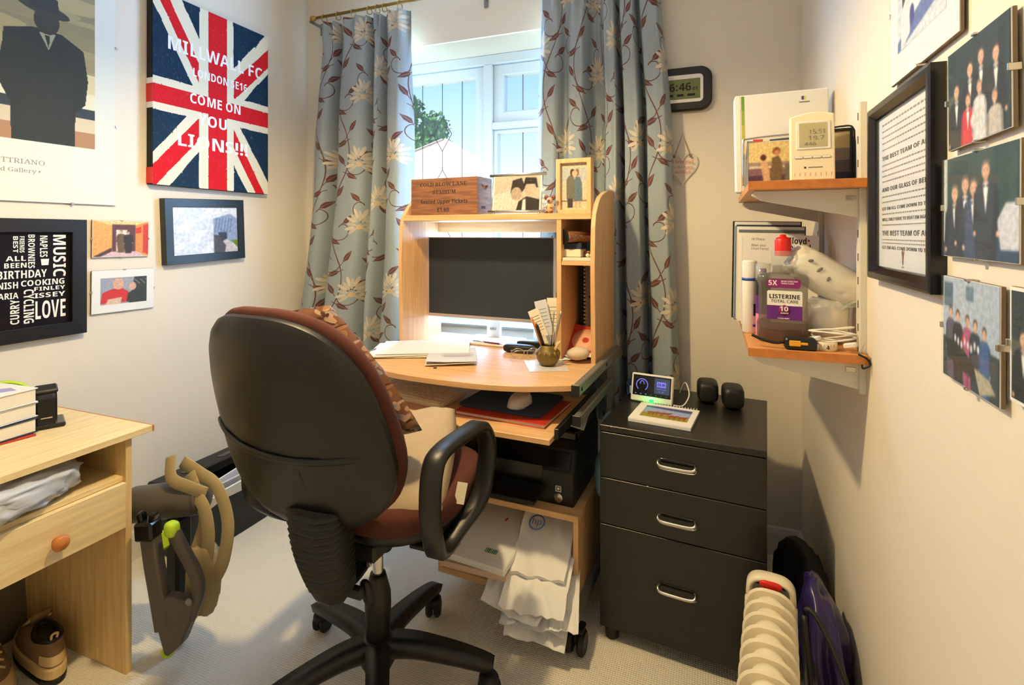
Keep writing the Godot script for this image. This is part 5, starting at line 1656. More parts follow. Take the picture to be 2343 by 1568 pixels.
	part(cu, "cover", pillow(Vector3(-0.01, -0.075, 0.195), Vector3(0.25, -0.08, 0.12), Vector3(0.145, 0.1, -0.18), Vector3(-0.21, -0.005, -0.06), 0.14, 0.008, 12.0, -0.03, 0.3), lin)
	part(cu, "tag", box(0.026, 0.05, 0.0015, 0.0004), M.paper_cream, Vector3(0.252, -0.045, 0.03), Vector3(-12, 35, -14))
	var pat = pimg(256, 256, Color(0.4, 0.27, 0.18))
	for k in 70:
		var c = [Color(0.52, 0.37, 0.25), Color(0.25, 0.15, 0.11), Color(0.48, 0.45, 0.46), Color(0.62, 0.5, 0.42)][k % 4]
		pell(pat, rng.randf(), rng.randf(), rng.randf_range(0.03, 0.1), rng.randf_range(0.02, 0.06), c, rng.randf() * 3.0)
	var sat = printed(pat, 0.38)
	var br = thing("satin_cushion", "shiny brown patterned satin cushion standing against the chair back", "cushion", Vector3(-0.9, 0.87, -1.0))
	part(br, "cover", pillow(Vector3(-0.1, -0.2, -0.03), Vector3(0.235, -0.15, -0.115), Vector3(0.025, 0.155, -0.035), Vector3(-0.26, 0.08, 0.02), 0.13, 0.018, 18.0, -0.07, 0.0, 2.2), sat)

func shelves():
	var ww = col("bracket_white", Color(0.86, 0.84, 0.8), 0.4)
	for z in [[-1.315, "nearer"], [-1.78, "further"]]:
		var u = thing("shelf_upright", "%s one of two white slotted uprights screwed to the right wall" % z[1], "shelf upright", Vector3(0.3, 0.0, z[0]), Vector3.ZERO, "white shelf uprights")
		part(u, "channel", boxes([[Vector3(0.012, 0.62, 0.003), Vector3(-0.006, 1.17, 0.0125)], [Vector3(0.012, 0.62, 0.003), Vector3(-0.006, 1.17, -0.0125)], [Vector3(0.003, 0.62, 0.026), Vector3(-0.012, 1.17, 0)]], 0.0008), ww)
		for k in 12:
			part(u, "slot", box(0.001, 0.016, 0.004, 0.0), M.black_plastic, Vector3(-0.0138, 0.9 + 0.05 * k, 0.004))
	for s in [[0.93, "lower orange wood shelf on the right wall crowded with bottles and cables"], [1.297, "upper orange wood shelf on the right wall holding the box file and clock"]]:
		var y = s[0]
		var sh = thing("wall_shelf", s[1], "shelf", Vector3(0.3, y, -1.54), Vector3.ZERO, "orange wood shelves on the right wall")
		part(sh, "board", box(0.225, 0.018, 0.54, 0.001), M.orange_wood, Vector3(-0.1165, 0.009, 0))
		part(sh, "edge_strip", box(0.227, 0.0185, 0.003, 0.0005), M.orange_edge, Vector3(-0.1165, 0.009, 0.271))
		for z in [0.225, -0.24]:
			var br = part(sh, "bracket", extrude([Vector2(-0.012, 0), Vector2(-0.215, 0), Vector2(-0.222, -0.01), Vector2(-0.2, -0.022), Vector2(-0.012, -0.062)], 0.016, 0.001), ww, Vector3(0, -0.0005, z))
			part(br, "bracket_clip", box(0.02, 0.012, 0.018, 0.001), M.nickel, Vector3(-0.028, -0.02, 0))
	var U = 1.315
	var Lw = 0.948
	# ------------------------------------------------ upper shelf
	# the white box file hangs over the far left end, tilted
	var bf = thing("box_file", "large white box file with a green and yellow striped spine standing on the upper shelf", "box file", Vector3(0.174, 1.453, -1.63), Vector3(0, 2, 1.0))
	part(bf, "case", box(0.225, 0.272, 0.05, 0.003), M.paper)
	part(bf, "spine", extrude(round_rect(0.016, 0.272, 0.006, 3), 0.052, 0.002), M.ink_white, Vector3(-0.112, 0, 0))
	for k in 6:
		part(bf, "stripe", rect(0.008, 0.04), col("stripe_%d" % k, Color(0.4, 0.62, 0.2).lerp(Color(0.9, 0.75, 0.3), min(k / 3.0, 1.0)).lerp(Color(0.45, 0.4, 0.6), max(0.0, (k - 3) / 2.0)), 0.6), Vector3(-0.099, 0.112 - 0.04 * k, 0.0255))
	part(bf, "logo", rect(0.006, 0.01), col("logo_violet", Color(0.36, 0.25, 0.5), 0.6), Vector3(0.05, 0.114, 0.0255))
	part(bf, "logo", rect(0.004, 0.01), M.lime, Vector3(0.055, 0.114, 0.0255))
	part(bf, "print", rect(0.026, 0.003), M.ink_grey, Vector3(0.054, 0.103, 0.0255))
	# books of guides
	for k in 3:
		var bk = thing("guide_book", ["grey topped guide book standing in the corner behind the clock", "dark spined guide book beside the clock on the upper shelf", "slim navy guide book nearest the wall on the upper shelf"][k], "book", Vector3(0.225 + 0.018 * k, U, -1.5 - 0.03 * k), Vector3(0, -4, 0), "guide books on the upper shelf")
		var h = [0.15, 0.135, 0.142][k]
		part(bk, "cover", boxes([[Vector3(0.002, h, 0.1), Vector3(-0.007, h / 2, 0)], [Vector3(0.002, h, 0.1), Vector3(0.007, h / 2, 0)], [Vector3(0.016, h, 0.002), Vector3(0, h / 2, 0.05)]], 0.0004), [M.ink_grey, M.navy, M.black_satin][k])
		part(bk, "pages", box(0.012, h - 0.004, 0.096, 0.0), M.paper_cream, Vector3(0, h / 2, 0))
	var gb = thing("guide_box", "flat dark box lettered with the word guides behind the clock on the upper shelf", "box", Vector3(0.262, U, -1.43))
	part(gb, "body", box(0.05, 0.12, 0.06, 0.002), M.black_satin, Vector3(0, 0.06, 0))
	part(gb, "label", rect(0.042, 0.012), M.paper_cream, Vector3(0, 0.108, 0.0305))
	letters(gb, "GUIDES", 0.006, 0.03, M.lime, Vector3(-0.002, 0.108, 0.031))
	# clear holder stuffed with cards
	var ho = thing("letter_rack", "clear plastic letter rack stuffed with coloured cards behind the photograph of two boys", "letter rack", Vector3(0.13, U, -1.46))
	for z in [-0.03, 0.03]:
		part(ho, "pane", box(0.12, 0.07, 0.002, 0.0005), M.clear_plastic, Vector3(0, 0.035, z))
	part(ho, "base", box(0.12, 0.002, 0.06, 0.0), M.clear_plastic, Vector3(0, 0.001, 0))
	var cardc = [Color(0.3, 0.42, 0.47), Color(0.8, 0.3, 0.2), Color(0.9, 0.88, 0.82), Color(0.25, 0.3, 0.42)]
	for k in 4:
		part(ho, "card", box(0.07 + 0.008 * (k % 2), 0.118 + 0.006 * ((k * 7) % 3), 0.003, 0.0), col("card_%d" % k, cardc[k], 0.6), Vector3(-0.02 + 0.02 * k, 0.062, -0.018 + 0.011 * k), Vector3(0, 0, -3 + 2 * k))
	# framed photo of two boys in chrome wire
	var pf = thing("wire_photo_frame", "chrome wire photo frame with two boys on a beach beside the weather clock", "photo frame", Vector3(0.13, U, -1.385), Vector3(0, -6, 0))
	var wire = []
	for q in [[-0.064, 0.0], [-0.064, 0.1], [-0.054, 0.112], [0.03, 0.116], [0.06, 0.116], [0.066, 0.108]]:
		wire.append(Vector3(q[0], q[1], 0.012))
	part(pf, "wire", tube(smooth(wire, 3), 0.0022, 7), M.chrome)
	part(pf, "backing", box(0.114, 0.098, 0.004, 0.001), M.paper_cream, Vector3(0.001, 0.056, 0.004))
	part(pf, "photo", rect(0.108, 0.092), printed(photo_print("boys", 192, 160), 0.35, 0.4), Vector3(0.001, 0.057, 0.0065))
	part(pf, "prop", box(0.03, 0.09, 0.002, 0.0), M.black_plastic, Vector3(0, 0.043, -0.012), Vector3(14, 0, 0))
	for k in 2:
		part(pf, "foot", ball(Vector3(0.006, 0.005, 0.006), 1, 1, 0, 8, 10, 8), M.white_plastic, Vector3(-0.02 + 0.014 * k, 0.003, 0.016))
	# second photo at the wall
	var p2 = thing("dark_photo_frame", "black edged photo frame with a faded grey photograph at the right of the weather clock", "photo frame", Vector3(0.258, U, -1.37), Vector3(0, -8, 0))
	var im2 = pimg(96, 128, Color(0.74, 0.66, 0.48))
	prect(im2, 0, 0.35, 1, 0.65, Color(0.5, 0.47, 0.42))
	prect(im2, 0, 0.6, 1, 0.4, Color(0.36, 0.34, 0.36))
	prect(im2, 0.1, 0.85, 0.9, 0.15, Color(0.2, 0.2, 0.3))
	pline(im2, [Vector2(0.3, 0.35), Vector2(0.7, 0.55)], 0.02, Color(0.6, 0.42, 0.34))
	frame_parts(p2, 0.062, 0.12, 0.006, M.black_satin, pgrain(im2, 0.1, 0.9), 0.012, Vector3(0, 0.062, 0))
	wire = []
	for q in [[-0.03, 0.122], [0.02, 0.126], [0.031, 0.118], [0.033, 0.1], [0.033, 0.0]]:
		wire.append(Vector3(q[0], q[1], 0.008))
	part(p2, "wire", tube(smooth(wire, 3), 0.002, 7), M.black_satin)
	# weather station clock
	var wc = thing("weather_clock", "cream digital weather clock with a square display at the front of the upper shelf", "clock", Vector3(0.2, U, -1.312), Vector3(-6, -2, 0))
	var out = [Vector2(-0.043, 0.0), Vector2(0.043, 0.0), Vector2(0.043, 0.148)]
	for k in 7:
		out.append(Vector2(0.043 - 0.086 * (k + 1) / 7.0, 0.148 + 0.008 * sin(PI * (k + 1) / 7.0) - 0.004 * (k + 1) / 7.0))
	part(wc, "case", extrude(out, 0.022, 0.003), M.cream_plastic)
	part(wc, "display_surround", extrude(round_rect(0.066, 0.064, 0.003, 3), 0.003, 0.001), M.white_plastic, Vector3(0.002, 0.101, 0.0115))
	part(wc, "display", box(0.054, 0.054, 0.002, 0.0), col("lcd_cream", Color(0.72, 0.68, 0.52), 0.3), Vector3(0.002, 0.101, 0.0125))
	letters(wc, "15:51", 0.009, 0.03, M.ink_grey, Vector3(0.009, 0.108, 0.0141), Vector3.ZERO, false)
	letters(wc, "19.7", 0.009, 0.03, M.ink_grey, Vector3(0.008, 0.094, 0.0141), Vector3.ZERO, false)
	letters(wc, "446", 0.007, 0.022, M.ink_grey, Vector3(-0.004, 0.081, 0.0141), Vector3.ZERO, false)
	for k in 4:
		part(wc, "button", extrude(round_rect(0.0155, 0.005, 0.0022, 3), 0.003, 0.0006), M.white_plastic, Vector3(-0.026 + 0.0175 * k, 0.052, 0.0115))
		part(wc, "button_gap", extrude(round_rect(0.017, 0.0065, 0.003, 3), 0.001, 0.0), M.ink_grey, Vector3(-0.026 + 0.0175 * k, 0.052, 0.0107))
	part(wc, "icon", rect(0.004, 0.004), M.ink, Vector3(-0.014, 0.029, 0.0112))
	part(wc, "print", rect(0.028, 0.0025), M.ink_grey, Vector3(0.006, 0.029, 0.0112))
	for k in 8:
		part(wc, "scale_mark", rect(0.0008, 0.008), M.ink_grey, Vector3(-0.034 + 0.01 * k, 0.014, 0.0112))
	for s in [-1, 1]:
		part(wc, "foot", cyl(0.006, 0.004, 0.001, 12), M.white_plastic, Vector3(0.03 * s, -0.003, -0.004))
	# ------------------------------------------------ lower shelf
	var fs = [[0.185, 0.29, "black_folder", "tall black folder standing at the back of the lower shelf", M.black_satin, -1.7, 0.14], [0.185, 0.275, "blue_folder", "steel blue folder in front of the black one on the lower shelf", col("slate", Color(0.42, 0.46, 0.52), 0.6), -1.66, 0.145], [0.17, 0.255, "yellow_folder", "pale yellow document wallet leaning on the lower shelf", M.paper_cream, -1.63, 0.145]]
	for q in fs:
		var o = thing(q[2], q[3], "folder", Vector3(q[6], Lw, q[5]), Vector3(-4, 0, -1), "folders on the lower shelf")
		part(o, "back_leaf", box(q[0], q[1], 0.002, 0.0), q[4], Vector3(0, q[1] / 2, -0.008))
		part(o, "front_leaf", box(q[0] - 0.012, q[1] - 0.012, 0.002, 0.0), q[4], Vector3(0.004, q[1] / 2 - 0.006, 0.006))
		part(o, "papers", box(q[0] - 0.01, q[1] - 0.006, 0.01, 0.0), M.paper, Vector3(0, q[1] / 2, -0.001))
	var lt = thing("advert_letter", "white advertising letter with bold black heading leaning behind the red topped bottle", "letter", Vector3(0.16, Lw, -1.585), Vector3(-4, 0, -2))
	part(lt, "sheet", box(0.185, 0.25, 0.003, 0.0), M.paper, Vector3(0, 0.125, 0))
	letters(lt, "lloyd", 0.016, 0.04, M.ink, Vector3(0.043, 0.232, 0.002))
	letters(lt, "parcel", 0.016, 0.05, M.ink, Vector3(0.048, 0.214, 0.002))
	part(lt, "logo", ball(Vector3(0.003, 0.003, 0.0005), 1, 1, 0, 8, 10, 6), M.red, Vector3(0.068, 0.236, 0.0018))
	letters(lt, "Hi There", 0.006, 0.032, M.ink_grey, Vector3(-0.055, 0.236, 0.002), Vector3.ZERO, false)
	letters(lt, "Meet your", 0.006, 0.036, M.ink_grey, Vector3(-0.053, 0.218, 0.002), Vector3.ZERO, false)
	letters(lt, "Lloyd Parcel", 0.006, 0.042, M.ink_grey, Vector3(-0.05, 0.209, 0.002), Vector3.ZERO, false)
	# white spray can and clear capped violet can
	var sc = thing("spray_can", "tall white spray can with a blue band at the far left of the lower shelf", "spray can", Vector3(0.084, Lw, -1.47))
	part(sc, "body", lathe([Vector2(0.0001, 0), Vector2(0.0165, 0), Vector2(0.018, 0.003), Vector2(0.018, 0.133), Vector2(0.017, 0.136), Vector2(0.0001, 0.136)], 28), M.white_plastic)
	part(sc, "blue_band", lathe([Vector2(0.0182, 0.133), Vector2(0.0184, 0.133), Vector2(0.0184, 0.14), Vector2(0.0182, 0.14)], 28), col("band_blue", Color(0.15, 0.33, 0.72), 0.4))
	part(sc, "cap", lathe([Vector2(0.018, 0.14), Vector2(0.018, 0.18), Vector2(0.016, 0.184), Vector2(0.0001, 0.185)], 28), M.white_plastic)
	marks(sc, 0.03, 0.007, M.ink, Vector3(0.011, 0.06, 0.0165), Vector3(0, 30, 90), 6)
	part(sc, "label", rect(0.008, 0.006), M.band_blue, Vector3(0.01, 0.02, 0.0164), Vector3(0, 30, 0))
	var vc = thing("violet_can", "violet and pink spray can with a clear cap behind the mouthwash", "spray can", Vector3(0.113, Lw, -1.44))
	part(vc, "body", cyl(0.017, 0.055, 0.002), col("pink", Color(0.93, 0.55, 0.72), 0.35))
	part(vc, "body_upper", cyl(0.017, 0.045, 0.0), col("violet", Color(0.38, 0.1, 0.5), 0.35), Vector3(0, 0.055, 0))
	part(vc, "shoulder", lathe([Vector2(0.017, 0.1), Vector2(0.017, 0.135), Vector2(0.012, 0.142), Vector2(0.012, 0.15), Vector2(0.0001, 0.15)], 24), M.black_plastic)
	part(vc, "nozzle", cyl(0.008, 0.016, 0.002), M.violet, Vector3(0, 0.15, 0))
	part(vc, "clear_cap", lathe([Vector2(0.0175, 0.137), Vector2(0.0175, 0.178), Vector2(0.0001, 0.18)], 24), M.clear_plastic)
	# mouthwash bottle
	var mb = thing("mouthwash_bottle", "big clear mouthwash bottle with red cap and purple label on the lower shelf", "bottle", Vector3(0.15, Lw, -1.375), Vector3(0, -8, 0))
	var bp = []
	for q in [[0.0, 0.9], [0.006, 1.0], [0.045, 1.0], [0.055, 0.93], [0.13, 0.93], [0.14, 0.985], [0.15, 0.97], [0.158, 0.88], [0.161, 0.5]]:
		bp.append(q)
	var outl = round_rect(0.11, 0.062, 0.02, 5)
	var shape = func(rings3, cap):
		var st = new_st()
		var n = outl.size()
		for i in rings3.size() - 1:
			for k in n:
				var j = (k + 1) % n
				var P = func(m, q): return Vector3(outl[m].x * rings3[q][1], rings3[q][0], outl[m].y * rings3[q][1])
				for v in [P.call(k, i), P.call(j, i), P.call(j, i + 1), P.call(k, i), P.call(j, i + 1), P.call(k, i + 1)]:
					st.add_vertex(v)
		if cap:
			st.set_smooth_group(5)
			for e in [0, rings3.size() - 1]:
				for k in n:
					for v in [Vector3(0, rings3[e][0], 0), Vector3(outl[k].x * rings3[e][1], rings3[e][0], outl[k].y * rings3[e][1]), Vector3(outl[(k + 1) % n].x * rings3[e][1], rings3[e][0], outl[(k + 1) % n].y * rings3[e][1])]:
						st.add_vertex(v)
		return done(st)
	var cb = col("smoky_plastic", Color(0.42, 0.4, 0.36, 0.5), 0.1)
	cb.transparency = BaseMaterial3D.TRANSPARENCY_ALPHA
	part(mb, "body", shape.call(bp, false), cb)
	part(mb, "liquid", shape.call([[0.003, 0.86], [0.008, 0.94], [0.043, 0.94], [0.048, 0.9]], true), col("mouthwash", Color(0.45, 0.12, 0.1), 0.15))
	part(mb, "neck", lathe([Vector2(0.024, 0.158), Vector2(0.023, 0.165), Vector2(0.022, 0.178)], 24), M.smoky_plastic)
	part(mb, "clear_cap", lathe([Vector2(0.0235, 0.172), Vector2(0.0245, 0.174), Vector2(0.025, 0.21), Vector2(0.024, 0.212), Vector2(0.0001, 0.212)], 28), M.clear_plastic)
	part(mb, "red_cap", lathe([Vector2(0.0175, 0.2), Vector2(0.0175, 0.236), Vector2(0.014, 0.243), Vector2(0.007, 0.245), Vector2(0.006, 0.25), Vector2(0.0001, 0.251)], 24), M.red)
	part(mb, "label", extrude(round_rect(0.072, 0.066, 0.004, 3), 0.0012, 0.0), M.ink_white, Vector3(0.004, 0.088, 0.0295))
	part(mb, "label_lower", rect(0.072, 0.032), M.violet, Vector3(0.004, 0.071, 0.0304))
	part(mb, "label_top", extrude(round_rect(0.07, 0.021, 0.006, 3), 0.0012, 0.0), col("magenta", Color(0.52, 0.1, 0.42), 0.4), Vector3(0.002, 0.138, 0.0305))
	letters(mb, "5X", 0.0115, 0.018, M.ink_white, Vector3(-0.02, 0.139, 0.0315))
	letters(mb, "MORE EFFECTIVE", 0.0032, 0.034, M.ink_white, Vector3(0.014, 0.143, 0.0315))
	letters(mb, "THAN FLOSS", 0.0032, 0.026, M.ink_white, Vector3(0.01, 0.138, 0.0315))
	letters(mb, "LISTERINE", 0.0095, 0.062, M.ink, Vector3(0.004, 0.108, 0.0308))
	letters(mb, "TOTAL CARE", 0.0065, 0.056, M.ink, Vector3(0.004, 0.097, 0.0308), Vector3.ZERO, false)
	part(mb, "medallion", lathe([Vector2(0.0001, 0), Vector2(0.013, 0), Vector2(0.0001, 0.0004)], 8), M.magenta, Vector3(0.004, 0.076, 0.0305), Vector3(90, 0, 0))
	letters(mb, "10", 0.0105, 0.017, M.ink_white, Vector3(0.003, 0.08, 0.0318))
	letters(mb, "BENEFITS", 0.003, 0.016, M.ink_white, Vector3(0.004, 0.07, 0.0316))
	letters(mb, "CLEAN MINT", 0.003, 0.024, M.ink_white, Vector3(0.002, 0.058, 0.0312))
	# two shrink-wrapped packs
	var wrap = col("wrap", Color(0.93, 0.91, 0.86), 0.25)
	var film = M.clear_plastic
	for k in 2:
		var pk = thing("wrapped_pack", ["long white shrink wrapped pack leaning over the right side of the lower shelf", "short round white shrink wrapped pack below the longer leaning one"][k], "pack", [Vector3(0.238, 1.102, -1.4), Vector3(0.245, 1.0, -1.41)][k], [Vector3(0, 4, 58), Vector3(0, 5, 0)][k], "white wrapped packs")
		part(pk, "pack", ball([Vector3(0.043, 0.086, 0.04), Vector3(0.045, 0.05, 0.042)][k], 0.45, 1.0, 0.09, 36.0, 44, 30), wrap)
		for j in 2:
			part(pk, "film_fold", sheet(0.05, 0.03, 0.001, func(x, z): return 0.004 * sin(x * 90.0) + 0.003 * sin(z * 120.0)), film, [Vector3(0.02, -0.088, 0.02), Vector3(0.03, 0.04, 0.03)][k] + Vector3(0.006 * j, 0.006 * j, 0), Vector3(30 + 40 * j, 20 * j, 30))
		if k == 0:
			for j in 3:
				part(pk, "print", ball(Vector3(0.006 + 0.002 * (j % 2), 0.0035, 0.002), 1, 1, 0, 8, 14, 8), M.ink_grey, Vector3(0.012 - 0.008 * j, 0.05 - 0.026 * j, 0.0405 - 0.0005 * j), Vector3(0, 0, -50 + 30 * j))
	# tape measure, white tape roll, cables
	var tm = thing("tape_measure", "black tape measure with yellow slider lying at the shelf's front edge", "tape measure", Vector3(0.174, Lw, -1.292), Vector3(0, 2, 0))
	part(tm, "case", extrude(round_rect(0.062, 0.026, 0.006, 3), 0.03, 0.003), M.black_plastic, Vector3(0, 0.013, 0))
	part(tm, "slider", box(0.022, 0.012, 0.003, 0.001), M.yellow, Vector3(-0.012, 0.015, 0.0155))
	part(tm, "slider_neck", box(0.014, 0.005, 0.003, 0.001), M.yellow, Vector3(0.006, 0.015, 0.0155))
	part(tm, "strap", tube(smooth([Vector3(-0.03, 0.014, 0), Vector3(-0.05, 0.012, 0.004), Vector3(-0.075, 0.017, 0.0), Vector3(-0.095, 0.025, -0.006)], 5), 0.0032), M.rubber)
	part(tm, "clip", box(0.004, 0.012, 0.016, 0.001), M.white_plastic, Vector3(0.032, 0.008, 0))
	var tp = thing("tailor_tape", "rolled cream sewing tape with printed numbers beside the tape measure", "tape measure", Vector3(0.226, Lw, -1.31))
	var spi = []
	for k in 50:
		var a = k * 0.5
		spi.append(Vector3((0.01 + 0.0003 * k) * cos(a), 0.009, (0.01 + 0.0003 * k) * sin(a)))
	part(tp, "tape", sweep(spi, rect_prof(0.0014, 0.017, 0.1), null), M.cream_plastic)
	letters(tp, "4", 0.008, 0.006, M.ink, Vector3(0.0, 0.009, 0.0262))
	for k in 5:
		part(tp, "mark", rect(0.0006, 0.006), M.ink, Vector3(-0.013 + k * 0.006, 0.013, 0.0262))
	for k in 2:
		var cp = []
		var n = 60
		for j in n:
			var a = TAU * 3.3 * j / n + k * 0.8
			var rr = 0.032 + 0.008 * sin(j * 0.7 + k)
			cp.append(Vector3(rr * 1.25 * cos(a), 0.012 + 0.012 * (1.0 + sin(a * 0.5 + k)) + 0.005 * k, rr * 0.75 * sin(a)))
		var cb2 = thing("white_cable", ["coiled white charging cable at the right end of the lower shelf", "second white cable tangled above the coiled charging cable"][k], "cable", Vector3(0.247, Lw + 0.004, -1.33 - 0.012 * k), Vector3(0, 0, 6), "white cables on the lower shelf")
		part(cb2, "cord", tube(cp, 0.0018, 6), M.white_plastic)
		part(cb2, "plug", box(0.024, 0.01, 0.014, 0.002), M.white_plastic, Vector3(0.022 if k == 0 else -0.04, 0.01 + 0.012 * k, 0.04 - 0.01 * k), Vector3(0, -30, 10))
	var bc = thing("black_clip", "tiny black wire clip hanging off the shelf's right front corner", "clip", Vector3(0.296, Lw - 0.004, -1.262))
	part(bc, "loop", tube(smooth([Vector3(-0.02, 0.008, 0), Vector3(-0.005, 0.0, 0.002), Vector3(0, -0.012, 0.002), Vector3(-0.012, -0.02, 0.002), Vector3(-0.014, -0.012, 0.002)], 5), 0.002), M.rubber)
	part(bc, "wire", tube(smooth([Vector3(-0.018, 0.006, 0), Vector3(-0.012, 0.022, 0), Vector3(-0.008, 0.032, 0)], 4), 0.0007), M.nickel)

func clip_frame(called, label, w, h, at, turn, im, border, gp = "", photo_w = 0.0, photo_h = 0.0, dy = 0.0, cap = 0.0016):
	# frameless clip frame: backing board, white mount, print, glass and four small clips
	var o = thing(called, label, "picture", at, turn, gp)
	part(o, "backing", box(w, h, 0.004, 0.0005), col("hardboard", Color(0.52, 0.44, 0.36), 0.8), Vector3(0, 0, 0.006))
	part(o, "mount", box(w - 0.001, h - 0.001, 0.0012, 0.0), M.paper, Vector3(0, 0, 0.0087))
	if photo_w <= 0.0:
		photo_w = w - border * 2
		photo_h = h - border * 2
	part(o, "photo", rect(photo_w, photo_h), printed(im, 0.6, 0.0), Vector3(0, dy, 0.0096))
	part(o, "glass", box(w, h, 0.0016, 0.0003), M.clear_glass, Vector3(0, 0, 0.0109))
	for c in [[0.0, h / 2], [0.0, -h / 2], [w / 2, 0.0], [-w / 2, 0.0]]:
		var v = abs(c[1]) > 0
		part(o, "clip", box(0.008 if v else 0.003, 0.003 if v else 0.008, 0.012, 0.0006), M.nickel, Vector3(c[0], c[1], 0.007))
	return o

func right_wall():
	var T = Vector3(0, -90, 0)
	var X = 0.3
	# deep black frame with the song sheet
	var fr = thing("song_frame", "deep black frame on the right wall holding a sheet of printed song lines", "picture", Vector3(X, 1.277, -1.052), T)
	var w = 0.32
	var h = 0.324
	var st = new_st(-1)
	var prof = [[w / 2, h / 2, 0.0], [w / 2, h / 2, 0.019], [w / 2 - 0.004, h / 2 - 0.004, 0.021], [w / 2 - 0.012, h / 2 - 0.012, 0.021], [w / 2 - 0.022, h / 2 - 0.022, 0.013], [w / 2 - 0.024, h / 2 - 0.024, 0.009], [w / 2 - 0.024, h / 2 - 0.024, 0.0]]
	for i in prof.size() - 1:
		var p = prof[i]
		var q = prof[i + 1]
		for s in 4:
			var c = [[1, 1], [-1, 1], [-1, -1], [1, -1]]
			var a = c[s]
			var e = c[(s + 1) % 4]
			face(st, [Vector3(p[0] * a[0], p[1] * a[1], p[2]), Vector3(p[0] * e[0], p[1] * e[1], p[2]), Vector3(q[0] * e[0], q[1] * e[1], q[2]), Vector3(q[0] * a[0], q[1] * a[1], q[2])], Vector3((a[0] + e[0]) / 2.0 * (w / 2 - 0.012), (a[1] + e[1]) / 2.0 * (h / 2 - 0.012), 0.008))
	part(fr, "frame", done(st), col("frame_gloss", Color(0.04, 0.04, 0.045), 0.25))
	part(fr, "sheet", box(w - 0.046, h - 0.046, 0.002, 0.0), M.paper_grey, Vector3(0, 0, 0.005))
	# the lines one can read, and strokes for those too small or faint
	var lines = [[0.112, "", 0.005], [0.1, "", 0.004], [0.089, "", 0.004], [0.078, "", 0.004], [0.066, "", 0.004], [0.05, "THE BEST TEAM OF ALL", 0.0075], [0.037, "", 0.004], [0.027, "", 0.004], [0.017, "", 0.004], [0.007, "", 0.004], [-0.008, "AND OUR GLASS OF BEER", 0.0075], [-0.021, "", 0.004], [-0.031, "", 0.004], [-0.043, "LET EM ALL COME DOWN TO THE", 0.0055], [-0.053, "", 0.004], [-0.063, "WELL ONLY HAVE TO BEAT EM AGAIN", 0.0055], [-0.073, "", 0.003], [-0.088, "THE BEST TEAM OF ALL", 0.0085], [-0.1, "", 0.003], [-0.106, "", 0.003], [-0.114, "LET EM ALL COME DOWN TO THE", 0.0055]]
	for l in lines:
		if l[1]:
			letters(fr, l[1], l[2], 0.235, M.ink, Vector3(0.002, l[0] + 0.012, 0.0066))
		else:
			marks(fr, 0.235, l[2] * 0.62, M.ink_grey, Vector3(0.002, l[0] + 0.012, 0.0062), Vector3.ZERO, int(l[0] * 1000) + 500)
	part(fr, "emblem", extrude([Vector2(0, -0.012), Vector2(0.003, 0.0), Vector2(0.006, 0.012), Vector2(0.001, 0.004), Vector2(0, 0.014), Vector2(-0.002, 0.004), Vector2(-0.005, 0.012), Vector2(-0.003, 0)], 0.0008), M.wine if M.has("wine") else M.ink, Vector3(0.0, -0.118, 0.0065), Vector3.ZERO)
	part(fr, "print", rect(0.014, 0.002), M.ink_grey, Vector3(0, -0.133, 0.0065))
	part(fr, "glass", box(w - 0.046, h - 0.046, 0.0015, 0.0), M.clear_glass, Vector3(0, 0, 0.009))
	# photographs in clip frames
	clip_frame("clip_frame", "clip framed pale photograph with blue border high above the deep black frame", 0.278, 0.25, Vector3(X, 1.583, -0.966), T, photo_print("sailing", 256, 224), 0.03, "clip framed photographs on the right wall", 0.2, 0.17, 0.006)
	clip_frame("clip_frame", "clip framed dinner party photograph with one red dress, topmost right of the black frame", 0.16, 0.128, Vector3(X, 1.374, -0.781), T + Vector3(0, 0, 1), photo_print("dinner"), 0.001, "clip framed photographs on the right wall")
	clip_frame("clip_frame", "clip framed photograph of men in dark suits between the dinner and family photographs", 0.19, 0.13, Vector3(X, 1.234, -0.78), T + Vector3(0, 0, -0.5), photo_print("suits"), 0.001, "clip framed photographs on the right wall")
	clip_frame("clip_frame", "clip framed photograph of a family round a table, lowest on the right wall", 0.152, 0.134, Vector3(X, 1.076, -0.801), T + Vector3(0, 0, -0.6), photo_print("group"), 0.001, "clip framed photographs on the right wall")
	clip_frame("clip_frame", "clip frame only just visible at the photo's lower right edge beside the family photograph", 0.15, 0.12, Vector3(X, 1.085, -0.63), T, photo_print("dinner"), 0.004, "clip framed photographs on the right wall")
	clip_frame("clip_frame", "clip frame whose lower edge shows at the photo's top right corner", 0.2, 0.18, Vector3(X, 1.58, -0.7), T, photo_print("sailing"), 0.004, "clip framed photographs on the right wall")

